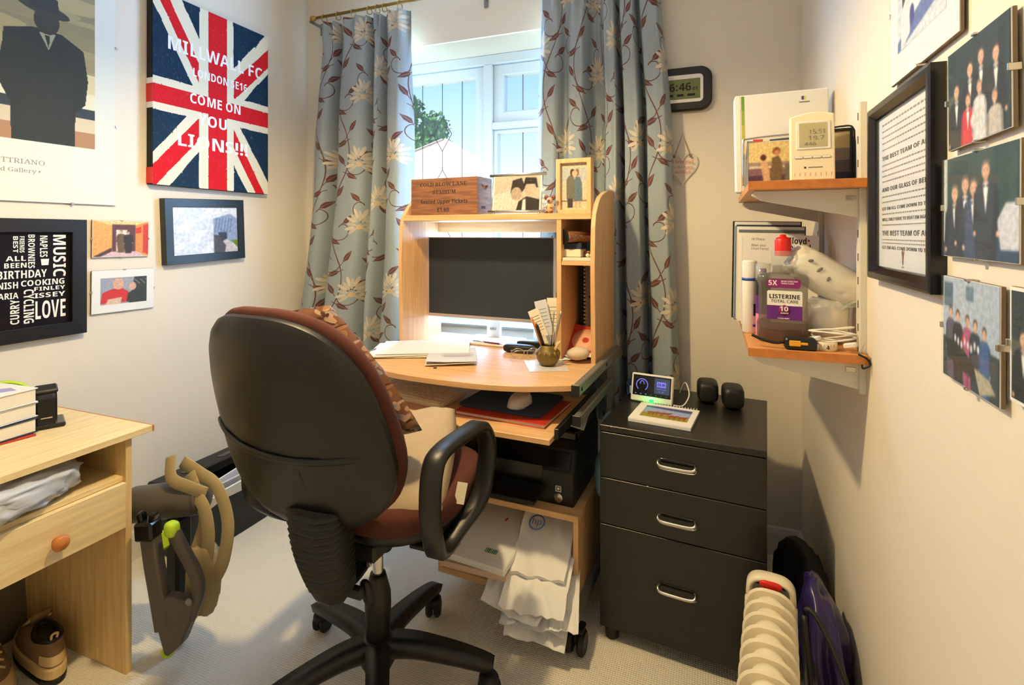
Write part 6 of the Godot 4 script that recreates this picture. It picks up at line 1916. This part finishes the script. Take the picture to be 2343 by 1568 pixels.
func left_wall():
	var T = Vector3(0, 90, 0)
	var X = -2.0
	# tall print in a clip frame: a plain dark figure shape on ochre bands
	var im = pimg(256, 340, Color(0.66, 0.6, 0.42))
	for k in 60:
		pell(im, rng.randf(), rng.randf() * 0.62, 0.25, 0.03, Color(0.7, 0.63, 0.45).lerp(Color(0.55, 0.5, 0.36), rng.randf()))
	prect(im, 0, 0.62, 1, 0.12, Color(0.86, 0.8, 0.62))
	prect(im, 0, 0.72, 1, 0.09, Color(0.9, 0.87, 0.76))
	prect(im, 0, 0.8, 1, 0.05, Color(0.12, 0.18, 0.22))
	prect(im, 0, 0.85, 1, 0.07, Color(0.84, 0.78, 0.66))
	prect(im, 0, 0.92, 1, 0.08, Color(0.68, 0.5, 0.36))
	var dk = Color(0.045, 0.048, 0.042)
	# two plain figures in long dark coats and brimmed hats
	for x in [0.735, 0.27]:
		ppoly(im, [x - 0.205, 0.56, x - 0.2, 0.495, x - 0.06, 0.455, x + 0.08, 0.455, x + 0.2, 0.51, x + 0.225, 0.66, x + 0.21, 0.78, x + 0.155, 0.83, x + 0.15, 1.0, x - 0.165, 1.0, x - 0.17, 0.83, x - 0.235, 0.72], dk)
		ppoly(im, [x - 0.035, 0.47, x + 0.05, 0.465, x + 0.015, 0.55], Color(0.62, 0.6, 0.5))
		ppoly(im, [x - 0.005, 0.48, x + 0.02, 0.48, x + 0.015, 0.54], dk)
		pell(im, x + 0.005, 0.41, 0.065, 0.065, Color(0.17, 0.13, 0.1))
		pell(im, x - 0.01, 0.355, 0.135, 0.03, Color(0.16, 0.13, 0.1), 0.1)
		ppoly(im, [x - 0.075, 0.36, x - 0.07, 0.285, x + 0.0, 0.275, x + 0.06, 0.295, x + 0.07, 0.36], dk)
	# image area z -0.70..-1.168, y 1.488..2.2 ; sheet z -0.62..-1.237
	var po = thing("art_poster", "tall frameless art poster of dark standing figures on ochre at the photo's upper left", "poster", Vector3(X, 1.76, -0.9), T)
	part(po, "backing", box(0.674, 0.92, 0.004, 0.0005), col("hardboard", Color(0.52, 0.44, 0.36), 0.8), Vector3(0, 0, 0.006))
	part(po, "mount", box(0.673, 0.919, 0.0012, 0.0), col("mount_white", Color(0.88, 0.88, 0.84), 0.8), Vector3(0, 0, 0.0087))
	part(po, "picture", rect(0.536, 0.66), printed(im, 0.75, 0.0), Vector3(0, 0.06, 0.0096))
	part(po, "glass", box(0.674, 0.92, 0.0016, 0.0003), M.clear_glass, Vector3(0, 0, 0.0109))
	letters(po, "TTRIANO", 0.014, 0.11, M.ink_grey, Vector3(0.068, -0.336, 0.0098), Vector3.ZERO, false, "Droid Serif")
	letters(po, "d Gallery •", 0.012, 0.1, M.ink_grey, Vector3(0.062, -0.366, 0.0098), Vector3.ZERO, false, "Droid Serif")
	for c in [[0.337, 0.1], [0.337, -0.18], [0.2, -0.46], [-0.05, -0.46]]:
		part(po, "clip", box(0.008, 0.008, 0.013, 0.0006), M.nickel, Vector3(c[0], c[1], 0.007))
	# union flag canvas
	var fl = pimg(512, 656, Color(0.1, 0.19, 0.28))
	var wh = Color(0.9, 0.86, 0.76)
	var rd = Color(0.8, 0.12, 0.15)
	var ragged = func(a, b, wd, c, jag):
		var n = 60
		for i in n:
			var p = a.lerp(b, float(i) / n)
			var q = a.lerp(b, float(i + 1) / n)
			pline(fl, [p, q], wd + jag * rng.randf(), c)
	var C = Vector2(0.5, 0.53)
	var rays = [Vector2(-0.02, -0.12), Vector2(1.12, 0.0), Vector2(-0.1, 1.06), Vector2(1.0, 1.08)]
	for r in rays:
		ragged.call(C, r, 0.15, wh, 0.03)
	for k in 4:
		ragged.call(C + [Vector2(-0.02, 0.0), Vector2(0, -0.01), Vector2(0.0, 0.02), Vector2(0.02, 0.0)][k], rays[k] + [Vector2(-0.02, 0.0), Vector2(0.02, 0.03), Vector2(0.0, -0.02), Vector2(-0.02, 0.0)][k], [0.05, 0.075, 0.075, 0.05][k], rd, 0.01)
	ragged.call(Vector2(0.5, 0), Vector2(0.5, 1), 0.22, wh, 0.02)
	ragged.call(Vector2(0, 0.53), Vector2(1, 0.53), 0.155, wh, 0.02)
	prect(fl, 0.425, 0, 0.165, 1, rd)
	prect(fl, 0, 0.483, 1, 0.094, rd)
	for k in 900:
		var x = rng.randf()
		var y = rng.randf()
		var c0 = fl.get_pixel(int(x * 511), int(y * 655))
		pell(fl, x, y, 0.008, 0.003, c0.lerp(Color(0.9, 0.86, 0.8), 0.1), rng.randf() * 3)
	var cv = thing("flag_canvas", "union flag canvas with white football club lettering on the left wall", "canvas", Vector3(X, 1.756, -1.622), T)
	var weave = printed(fl, 0.75)
	weave.normal_enabled = true
	weave.normal_texture = noise_tex(Color.BLACK, Color.WHITE, 0.25, 256, 2, true, 1.5)
	weave.normal_scale = 0.15
	var CW = 0.545
	var CH = 0.74
	part(cv, "canvas_wrap", box(CW, CH, 0.034, 0.002), col("canvas_edge", Color(0.06, 0.065, 0.08), 0.8), Vector3(0, 0, 0.018))
	part(cv, "print", rect(CW - 0.001, CH - 0.001), weave, Vector3(0, 0, 0.0354))
	# the design wraps round the edge
	for b in [[0.0, -0.024, 0.07, M.red], [0.0, 0.021, 0.022, M.ink_white], [0.0, -0.07, 0.022, M.ink_white]]:
		part(cv, "wrapped_edge", box(0.001, b[2], 0.034, 0.0), b[3], Vector3(-CW / 2 - 0.0004, b[1], 0.018))
	part(cv, "wrapped_edge", box(0.001, 0.06, 0.034, 0.0), M.red, Vector3(-CW / 2 - 0.0004, -0.335, 0.018))
	for l in [["MILLWALL FC", 0.052, 0.45, 0.012, 0.185, -1.0], ["LONDON SE16", 0.033, 0.262, 0.022, 0.098, -1.0], ["COME ON", 0.04, 0.24, -0.002, -0.008, 0.0], ["YOU", 0.046, 0.135, -0.02, -0.088, 0.0], ["LIONS!!!", 0.052, 0.33, -0.008, -0.182, 0.0]]:
		letters(cv, l[0], l[1], l[2], M.ink_white, Vector3(l[3], l[4], 0.0358), Vector3.ZERO)
	# word art in a wide black frame
	var wa = thing("word_frame", "wide black frame with white words on black at the photo's left edge", "picture", Vector3(X, 1.057, -0.93), T)
	frame_parts(wa, 0.41, 0.38, 0.043, M.frame_black, pimg(32, 32, Color(0.07, 0.055, 0.09)), 0.026, Vector3(0, 0, 0.013), 0.0, 0.55)
	var z = 0.0125
	# [word, cap height, length, x, y, turned]
	for l in [["MUSIC", 0.035, 0.135, 0.132, 0.072, 1], ["NAPLES", 0.02, 0.068, 0.089, 0.103, 1], ["BROWNIES", 0.017, 0.105, 0.057, 0.088, 1], ["FRIENDS", 0.012, 0.05, 0.033, 0.11, 1], ["BEST", 0.012, 0.05, 0.017, 0.11, 1], ["ALL", 0.015, 0.05, 0.018, 0.067, 0], ["BEEN", 0.015, 0.055, 0.017, 0.046, 0], ["BIRTHDAY", 0.024, 0.125, 0.035, 0.018, 0], ["COOKING", 0.018, 0.115, 0.088, -0.011, 0], ["FINLEY", 0.012, 0.084, 0.106, -0.031, 0], ["ISSEY", 0.015, 0.084, 0.106, -0.052, 0], ["LOVE", 0.056, 0.082, 0.108, -0.098, 0], ["CYCLING", 0.026, 0.105, 0.05, -0.083, 1], ["SPANISH", 0.02, 0.09, -0.022, -0.014, 0], ["ZARIA", 0.018, 0.06, -0.006, -0.046, 0], ["CURRY", 0.022, 0.075, 0.015, -0.096, -1]]:
		letters(wa, l[0], l[1], l[2], M.ink_white, Vector3(l[3], l[4], z), Vector3(0, 0, -90.0 * l[5]))
	part(wa, "mug_motif", extrude([Vector2(-0.009, -0.01), Vector2(0.009, -0.01), Vector2(0.011, 0.01), Vector2(-0.011, 0.01)], 0.0008), M.ink_white, Vector3(0.092, 0.053, z))
	# two small clip photographs and the black framed one
	clip_frame("clip_frame", "small clip framed photograph of a lit corridor, upper of two beside the word frame", 0.193, 0.131, Vector3(X, 1.182, -1.256), T + Vector3(0, 0, -0.6), photo_print("corridor"), 0.002, "small clip frames on the left wall")
	clip_frame("clip_frame", "small white clip framed photograph of a red shirt, lower of two beside the word frame", 0.215, 0.15, Vector3(X, 0.996, -1.265), T + Vector3(0, 0, -0.6), photo_print("redshirt"), 0.028, "small clip frames on the left wall")
	var sf = thing("stadium_frame", "black framed photograph of a stadium approach below the union flag canvas", "picture", Vector3(X, 1.214, -1.586), T + Vector3(0, 0, 2.2))
	frame_parts(sf, 0.365, 0.26, 0.034, col("frame_bluegrey", Color(0.1, 0.125, 0.14), 0.35), photo_print("stadium"), 0.028, Vector3(0, 0, 0.014), 0.0, 0.2)

func left_corner():
	# ---- pale wood desk against the left wall
	var XF = -1.475
	var ZE = -1.015
	var d = thing("wooden_desk", "pale ash desk with one drawer and orange edged top against the left wall", "desk", Vector3(-1.74, 0, -0.5))
	# local z from -0.515 (far end) to 0.5 (out of frame)
	part(d, "desk_top", box(0.525, 0.017, 1.03, 0.001), M.ash, Vector3(0.0, 0.652, 0.0))
	part(d, "edge_strip", box(0.527, 0.0175, 0.004, 0.0005), M.orange_edge, Vector3(0.0, 0.652, -0.517))
	for z in [-0.46, 0.46]:
		part(d, "end_panel", box(0.49, 0.643, 0.016, 0.001), M.ash_upright, Vector3(0.003, 0.3215, z))
	part(d, "back_panel", box(0.012, 0.3, 0.9, 0.001), M.ash, Vector3(-0.235, 0.45, 0))
	part(d, "shelf_board", box(0.47, 0.014, 0.905, 0.001), M.ash, Vector3(0.0, 0.532, 0))
	part(d, "slot_divider", box(0.44, 0.09, 0.014, 0.001), M.ash_upright, Vector3(-0.015, 0.589, -0.14))
	var dr = part(d, "drawer", box(0.016, 0.122, 0.902, 0.001), M.ash, Vector3(0.243, 0.464, 0))
	part(dr, "knob", lathe([Vector2(0.0001, 0.0), Vector2(0.009, 0.0), Vector2(0.008, 0.008), Vector2(0.017, 0.014), Vector2(0.019, 0.021), Vector2(0.015, 0.028), Vector2(0.0001, 0.031)], 24), M.orange_edge, Vector3(0.008, -0.01, -0.288), Vector3(0, 0, -90))
	# ---- on it
	var bt = 0.661
	var lb = ["lowest cream edged book of the pile on the ash desk", "middle book of the pile on the ash desk", "topmost white and violet covered book of the pile on the ash desk"]
	for k in 3:
		var bk = thing("book", lb[k], "book", Vector3(-1.79, bt + 0.024 + 0.04 * k, -0.72), Vector3(0, [3.0, 6.0, 4.0][k], 0), "books piled on the ash desk")
		var cm = [M.navy, M.paper_grey, M.ink_white][k]
		part(bk, "cover", boxes([[Vector3(0.19, 0.0025, 0.27), Vector3(0, 0.018, 0)], [Vector3(0.19, 0.0025, 0.27), Vector3(0, -0.018, 0)], [Vector3(0.003, 0.037, 0.27), Vector3(-0.094, 0, 0)]], 0.0006), cm)
		part(bk, "pages", box(0.184, 0.033, 0.262, 0.001), M.paper_cream, Vector3(0, 0, 0))
		if k == 2:
			part(bk, "cover_print", extrude([Vector2(-0.09, -0.12), Vector2(-0.02, -0.06), Vector2(0.02, 0.02), Vector2(0.07, 0.1), Vector2(0.03, 0.11), Vector2(-0.04, 0.03), Vector2(-0.09, 0.0)], 0.0006), col("lilac", Color(0.7, 0.66, 0.86), 0.4), Vector3(0, 0.0196, 0), Vector3(-90, 0, 0))
	solo("red_notepad", "thin red notepad lying under the pile of books on the ash desk", "notepad", box(0.16, 0.004, 0.2, 0.0006), M.dark_red_card, Vector3(-1.78, bt + 0.002, -0.76), Vector3(0, -8, 0))
	var pn = thing("hole_punch", "glossy black paper punch standing beside the pile of books", "hole punch", Vector3(-1.755, bt, -0.905), Vector3(0, -25, 0))
	part(pn, "base", box(0.09, 0.012, 0.08, 0.003), M.black_gloss, Vector3(0, 0.006, 0))
	part(pn, "body", extrude([Vector2(-0.045, 0.01), Vector2(0.04, 0.01), Vector2(0.032, 0.08), Vector2(0.014, 0.1), Vector2(-0.03, 0.095)], 0.045, 0.004), M.black_gloss)
	part(pn, "nameplate", box(0.024, 0.003, 0.002, 0.0), M.nickel, Vector3(0.0385, 0.03, 0.0), Vector3(0, 90, 0))
	part(pn, "lever", box(0.055, 0.012, 0.05, 0.004), M.black_plastic, Vector3(-0.005, 0.1, 0), Vector3(0, 0, -6))
	var hb = []
	for k in 13:
		var a = PI * k / 12.0
		hb.append(Vector3(0.08 * cos(a), 0.09 * sin(a), 0))
	var hp = thing("lime_headphones", "lime green headphones lying behind the pile of books", "headphones", Vector3(-1.87, bt + 0.03, -0.86), Vector3(0, 65, 0))
	part(hp, "headband", sweep(smooth(hb, 2), rect_prof(0.02, 0.006), Vector3(0, 0, 1)), M.lime)
	for s in [-1, 1]:
		part(hp, "ear_cup", ball(Vector3(0.014, 0.03, 0.03), 0.6, 0.8, 0, 8, 20, 12), M.black_plastic, Vector3(0.076 * s, 0.0, 0))
	# ---- silver grey bag in the open slot
	solo("plastic_bag", "crumpled silver grey plastic bag stuffed in the open slot of the ash desk", "bag", ball(Vector3(0.13, 0.043, 0.16), 0.55, 0.6, 0.16, 22.0, 72, 44), col("silver_bag", Color(0.76, 0.77, 0.79), 0.38), Vector3(-1.6, 0.584, -0.71), Vector3(0, 12, 2))
	# ---- walking shoes under the desk
	var tan_ = cloth("shoe_suede", Color(0.46, 0.36, 0.26), Color(0.58, 0.47, 0.35), 40.0, 0.4)
	var beige = col("shoe_beige", Color(0.82, 0.71, 0.52), 0.7)
	var sh = thing("walking_shoe", "brown and beige walking shoe with its heel turned out under the ash desk", "shoe", Vector3(-1.765, 0, -0.9), Vector3(0, 76, 0), "pair of walking shoes")
	# local +z is the heel, -z the toes
	var outline = func(a, grow):
		var z = cos(a)
		var wd = 0.043 + 0.006 * smoothstep(0.2, -0.5, z) - 0.006 * smoothstep(-0.1, 0.5, z)
		return Vector2((wd + grow) * sign(sin(a)) * pow(abs(sin(a)), 0.8), (0.138 + grow) * sign(z) * pow(abs(z), 0.9))
	var foot = []
	for k in 36:
		foot.append(outline.call(TAU * k / 36, 0.002) * Vector2(1, -1))
	part(sh, "outsole", extrude(foot, 0.016, 0.003), M.rubber, Vector3(0, 0.008, 0), Vector3(-90, 0, 0))
	part(sh, "midsole", extrude(foot, 0.034, 0.006), beige, Vector3(0, 0.03, 0), Vector3(-90, 0, 0))
	var rim_y = func(z): return 0.1 + 0.012 * smoothstep(0.03, 0.1, z) - 0.006 * smoothstep(0.0, 0.05, z) + 0.012 * smoothstep(0.0, -0.05, z)
	var upper_at = func(a, v, inn):
		var p = outline.call(a, -0.003 - inn)
		# the opening: an oval over the rear half
		var q = Vector2((0.027 - inn) * sin(a), 0.052 + (0.06 - inn) * cos(a))
		var w = pow(v, 1.5)
		var m = p.lerp(q, w)
		return Vector3(m.x, lerp(0.036, rim_y.call(q.y), pow(v, 0.62)), m.y)
	part(sh, "upper", grid(40, 14, func(u, v): return upper_at.call(TAU * (0.0 if u >= 1.0 else u), v, 0.0)), tan_)
	part(sh, "inside", grid(32, 10, func(u, v): return upper_at.call(TAU * (0.0 if u >= 1.0 else u), v, 0.004) - Vector3(0, 0.002, 0)), M.black_satin)
	part(sh, "heel_patch", grid(12, 6, func(u, v): return upper_at.call((u - 0.5) * 1.7, 0.08 + 0.3 * v, -0.002)), beige)
	part(sh, "toe_cap", grid(16, 6, func(u, v): return upper_at.call(PI + (u - 0.5) * 2.0, 0.03 + 0.3 * v, -0.002)), beige)
	var cl = []
	for k in 20:
		cl.append(upper_at.call(TAU * k / 20, 1.0, 0.002))
	part(sh, "collar", tube(cl, 0.007, 8, true), M.black_satin)
	part(sh, "tongue", sweep([Vector3(0, 0.09, -0.045), Vector3(0, 0.112, -0.02), Vector3(0, 0.138, 0.004)], rect_prof(0.04, 0.01, 0.3), Vector3.RIGHT), tan_)
	for k in 4:
		part(sh, "lace", tube(smooth([Vector3(-0.024, 0.078 + 0.011 * k, -0.075 + 0.018 * k), Vector3(0, 0.092 + 0.011 * k, -0.071 + 0.018 * k), Vector3(0.024, 0.078 + 0.011 * k, -0.067 + 0.018 * k)], 4), 0.003, 6), beige)
	part(sh, "pull_loop", tube(smooth([Vector3(-0.005, 0.105, 0.108), Vector3(-0.006, 0.125, 0.116), Vector3(0.006, 0.125, 0.116), Vector3(0.005, 0.105, 0.108)], 4), 0.003, 6), beige)
	again(sh, "brown and beige walking shoe with laced toe turned out, leftmost under the ash desk", Vector3(-1.79, 0, -0.79), Vector3(0, 255, 0))
	solo("grey_board", "grey board standing against the wall under the ash desk", "board", box(0.012, 0.3, 0.5, 0.002), col("board_grey", Color(0.42, 0.38, 0.33), 0.8), Vector3(-1.955, 0.15, -0.72), Vector3(0, 0, 6))
	# ---- black document crate with papers, open lid against the wall
	var fb = thing("file_crate", "black plastic file crate with its lid open along the left wall", "file crate", Vector3(-1.875, 0, -1.54))
	var bx = M.black_satin
	part(fb, "tub", boxes([[Vector3(0.012, 0.2, 0.36), Vector3(0.1, 0.1, 0.0)], [Vector3(0.012, 0.25, 0.36), Vector3(-0.1, 0.125, 0.0)], [Vector3(0.21, 0.22, 0.012), Vector3(0, 0.11, 0.18)], [Vector3(0.21, 0.22, 0.012), Vector3(0, 0.11, -0.18)], [Vector3(0.2, 0.01, 0.36), Vector3(0, 0.008, 0)], [Vector3(0.018, 0.012, 0.37), Vector3(0.104, 0.198, 0.0)]], 0.003), bx)
	var lid = part(fb, "lid", box(0.13, 0.016, 0.38, 0.005), bx, Vector3(-0.058, 0.262, 0.0), Vector3(0, 0, 8))
	for z in [-0.09, 0.07]:
		part(lid, "latch_recess", extrude(round_rect(0.04, 0.07, 0.008, 3), 0.004, 0.001), M.black_gloss, Vector3(0.015, 0.008, z), Vector3(-90, 0, 0))
	part(fb, "lid_rim", box(0.012, 0.03, 0.38, 0.003), M.black_gloss, Vector3(0.008, 0.262, 0.0), Vector3(0, 0, 8))
	for z in [-0.11, 0.06]:
		part(fb, "clasp", box(0.014, 0.03, 0.03, 0.003), M.black_gloss, Vector3(0.11, 0.19, z))
	for k in 9:
		var w = 0.3 - 0.03 * ((k * 5) % 4)
		solo("filed_paper", ["rearmost white folder in the black file crate", "second pale folder from the crate's wall side", "third sheaf of papers in the black file crate", "lilac folder in the black file crate", "creased white sheaf standing highest in the file crate", "narrow white folder near the crate's middle", "torn edged white papers near the crate's front", "tabbed cream folder second from the crate's front", "front folder leaning on the crate's near side"][k], "folder", box(0.006, 0.17 + 0.02 * ((k * 3) % 3), w, 0.001), [M.paper, M.paper_grey, M.paper, M.lilac, M.paper, M.paper_grey, M.paper, M.paper_cream, M.paper][k], Vector3(-1.868 + 0.0105 * k, 0.122 + 0.014 * ((k * 7) % 3), -1.54 + 0.02 * (((k * 5) % 3) - 1)), Vector3(3 * ((k * 4) % 3) - 3, 5.0 * (((k * 7) % 5) - 2) * 0.6, -8 - 2.5 * k), "papers in the black file crate")
	# ---- folded grey frame with webbing straps standing against the desk's end
	var gf = thing("folded_carrier", "folded grey baby carrier with lime accents and khaki webbing beside the ash desk", "carrier", Vector3(-1.43, 0, -1.1))
	var gp = col("frame_grey", Color(0.33, 0.3, 0.27), 0.5)
	part(gf, "roller", lathe([Vector2(0.0001, -0.11), Vector2(0.045, -0.11), Vector2(0.05, -0.1), Vector2(0.05, 0.09), Vector2(0.047, 0.095), Vector2(0.05, 0.1), Vector2(0.047, 0.105), Vector2(0.03, 0.115), Vector2(0.0001, 0.118)], 28), gp, Vector3(-0.06, 0.42, 0.03), Vector3(0, 20, -82))
	part(gf, "bar", sweep([Vector3(0.0, 0.415, 0.128), Vector3(0.012, 0.307, 0.122), Vector3(0.034, 0.16, 0.112), Vector3(0.038, 0.13, 0.11)], rect_prof(0.042, 0.034, 0.12), Vector3(1, 0, -0.3), false, [], -1), gp)
	part(gf, "bar_clamp", box(0.052, 0.05, 0.046, 0.006), M.black_gloss, Vector3(0.0, 0.4, 0.13), Vector3(0, 17, 4))
	for s in [-1, 1]:
		part(gf, "clamp_jaw", box(0.016, 0.028, 0.024, 0.004), M.black_gloss, Vector3(-0.002 + 0.016 * s, 0.432, 0.13 - 0.005 * s), Vector3(0, 17, -14.0 * s))
	part(gf, "curved_bar", sweep(smooth([Vector3(0.062, 0.405, 0.108), Vector3(0.09, 0.348, 0.098), Vector3(0.122, 0.283, 0.086), Vector3(0.13, 0.24, 0.082), Vector3(0.122, 0.2, 0.085), Vector3(0.108, 0.165, 0.09)], 4), rect_prof(0.032, 0.024, 0.2), Vector3(1, 0, -0.3)), gp)
	part(gf, "lime_cap", ball(Vector3(0.019, 0.02, 0.016), 0.6, 0.7, 0, 8, 20, 12), M.lime, Vector3(0.064, 0.403, 0.11))
	part(gf, "foot_plate", extrude([Vector2(-0.03, 0.075), Vector2(-0.022, 0.0), Vector2(0.0, -0.075), Vector2(0.01, -0.08), Vector2(0.05, -0.045), Vector2(0.078, 0.02), Vector2(0.09, 0.075), Vector2(0.075, 0.086), Vector2(0.06, 0.072), Vector2(0.02, 0.08)], 0.034, 0.005), gp, Vector3(0.042, 0.14, 0.106), Vector3(0, 17, 0))
	part(gf, "pivot_pin", cyl(0.01, 0.006, 0.002, 16), M.grey_steel, Vector3(0.118, 0.215, 0.1), Vector3(90, 17, 0))
	part(gf, "lime_tab", box(0.02, 0.05, 0.03, 0.006), M.lime, Vector3(-0.03, 0.33, 0.07), Vector3(0, 0, 20))
	part(gf, "lime_foot", ball(Vector3(0.02, 0.01, 0.012), 1, 1, 0, 8, 14, 8), M.lime, Vector3(0.03, 0.05, 0.1))
	part(gf, "dark_frame", boxes([[Vector3(0.05, 0.36, 0.05), Vector3(-0.03, 0.2, 0.02)]], 0.008), M.black_satin)
	var kh = M.khaki
	for q in [[Vector3(-0.03, 0.53, 0.01), Vector3(0.03, 0.5, 0.0), Vector3(0.1, 0.47, 0.0), Vector3(0.14, 0.38, 0.0), Vector3(0.135, 0.28, 0.01), Vector3(0.11, 0.22, 0.02)],
			[Vector3(-0.04, 0.47, 0.04), Vector3(0.03, 0.46, 0.03), Vector3(0.08, 0.43, 0.03), Vector3(0.1, 0.36, 0.03), Vector3(0.09, 0.25, 0.03), Vector3(0.07, 0.16, 0.03)],
			[Vector3(0.0, 0.5, 0.01), Vector3(0.05, 0.44, 0.02), Vector3(0.075, 0.38, 0.02), Vector3(0.05, 0.25, 0.04), Vector3(0.06, 0.12, 0.04)],
			[Vector3(-0.05, 0.55, 0.03), Vector3(-0.02, 0.5, 0.05), Vector3(0.03, 0.48, 0.04), Vector3(0.08, 0.46, 0.02)]]:
		part(gf, "webbing_strap", sweep(smooth(q, 5), rect_prof(0.036, 0.005, 0.3), Vector3(0.7, 0.62, -0.3)), kh)
	part(gf, "pouch", ball(Vector3(0.045, 0.1, 0.04), 0.7, 0.8, 0.12, 20.0), kh, Vector3(0.07, 0.22, 0.02))
	part(gf, "buckle", box(0.03, 0.02, 0.008, 0.003), M.black_plastic, Vector3(0.09, 0.24, 0.05))

func heater_corner():
	# ---- cream oil filled radiator seen from above
	var cp = M.cream_plastic
	var he = thing("oil_heater", "cream oil filled radiator with a red switch at the photo's bottom right", "heater", Vector3(0.105, 0, -1.19), Vector3(0, -6, 0))
	var H = 0.4
	var end = part(he, "end_panel", boxes([[Vector3(0.11, 0.3, 0.03), Vector3(0, 0.2, -0.165)]], 0.01), cp)
	var arch = []
	for k in 13:
		var a = PI * k / 12.0
		arch.append(Vector3(0.046 * sign(cos(a)) * pow(abs(cos(a)), 0.6), H - 0.05 + 0.045 * pow(sin(a), 0.6), -0.172))
	part(he, "handle_hood", sweep(smooth(arch, 2), rect_prof(0.035, 0.014, 0.4), Vector3(0, 0, 1)), cp)
	part(he, "switch_well", box(0.082, 0.05, 0.006, 0.002), M.grey_steel, Vector3(0, H - 0.045, -0.162))
	part(he, "switch", ball(Vector3(0.024, 0.009, 0.008), 0.6, 0.6, 0, 8, 20, 12), M.red, Vector3(0, H - 0.012, -0.156))
	for k in 9:
		var z = -0.135 + 0.042 * k
		var fin = part(he, "fin", extrude(round_rect(0.108, 0.33, 0.045, 7), 0.009, 0.004), cp, Vector3(0, H - 0.175, z))
		part(he, "oil_tube", lathe([Vector2(0.0001, -0.02), Vector2(0.03, -0.018), Vector2(0.036, 0), Vector2(0.03, 0.018), Vector2(0.0001, 0.02)], 24), cp, Vector3(0, H - 0.052, z + 0.021), Vector3(90, 0, 0))
	for z in [-0.15, 0.2]:
		part(he, "foot", box(0.2, 0.02, 0.04, 0.005), M.black_plastic, Vector3(0, 0.03, z))
		for s in [-1, 1]:
			part(he, "castor", cyl(0.018, 0.014, 0.003, 16), M.rubber, Vector3(0.09 * s - 0.007, 0.018, z), Vector3(0, 0, -90))
	# ---- black bag and violet satin bag in the corner
	var nv = col("black_cloth", Color(0.035, 0.033, 0.034), 0.75)
	solo("black_bag", "black cloth bag slumped behind the oil heater beside the black pedestal", "bag", ball(Vector3(0.06, 0.165, 0.11), 0.8, 0.8, 0.22, 7.0, 40, 28), nv, Vector3(0.222, 0.16, -1.66), Vector3(0, 10, -4))
	solo("violet_bag", "shiny violet satin bag wedged between the oil heater and the right wall", "bag", grid(36, 36, func(u, v):
		var a = TAU * (0.0 if u >= 1.0 else u)
		var t = PI * (v - 0.5)
		var ct = pow(max(cos(t), 0.0), 0.6)
		var fold = 1.0 + 0.2 * sin(a * 6.0 + 4.0 * v + 2.0 * sin(v * 7.0)) * cos(t) + 0.16 * fnoise.get_noise_3d(cos(a) * 2.5, v * 4.0, sin(a) * 2.5)
		return Vector3(0.046 * ct * cos(a) * fold, 0.185 * sin(t) * (1.0 - 0.1 * cos(a)) + 0.015 * sin(a * 3.0) * cos(t), 0.115 * ct * sin(a) * fold)), col("violet_satin", Color(0.18, 0.14, 0.36), 0.24), Vector3(0.246, 0.19, -1.42), Vector3(4, 0, 6))
	var lp = thing("black_racket", "long narrow black wire loop leaning along the right wall beside the heater", "loop", Vector3(0.235, 0.0, -1.27))
	part(lp, "loop", tube(smooth([Vector3(-0.05, 0.375, -0.03), Vector3(-0.02, 0.36, -0.01), Vector3(0.02, 0.27, 0.06), Vector3(0.05, 0.1, 0.16), Vector3(0.04, 0.01, 0.2), Vector3(-0.03, 0.01, 0.17), Vector3(-0.04, 0.12, 0.09), Vector3(-0.048, 0.28, 0.01)], 6, true), 0.0055, 8), M.black_satin)
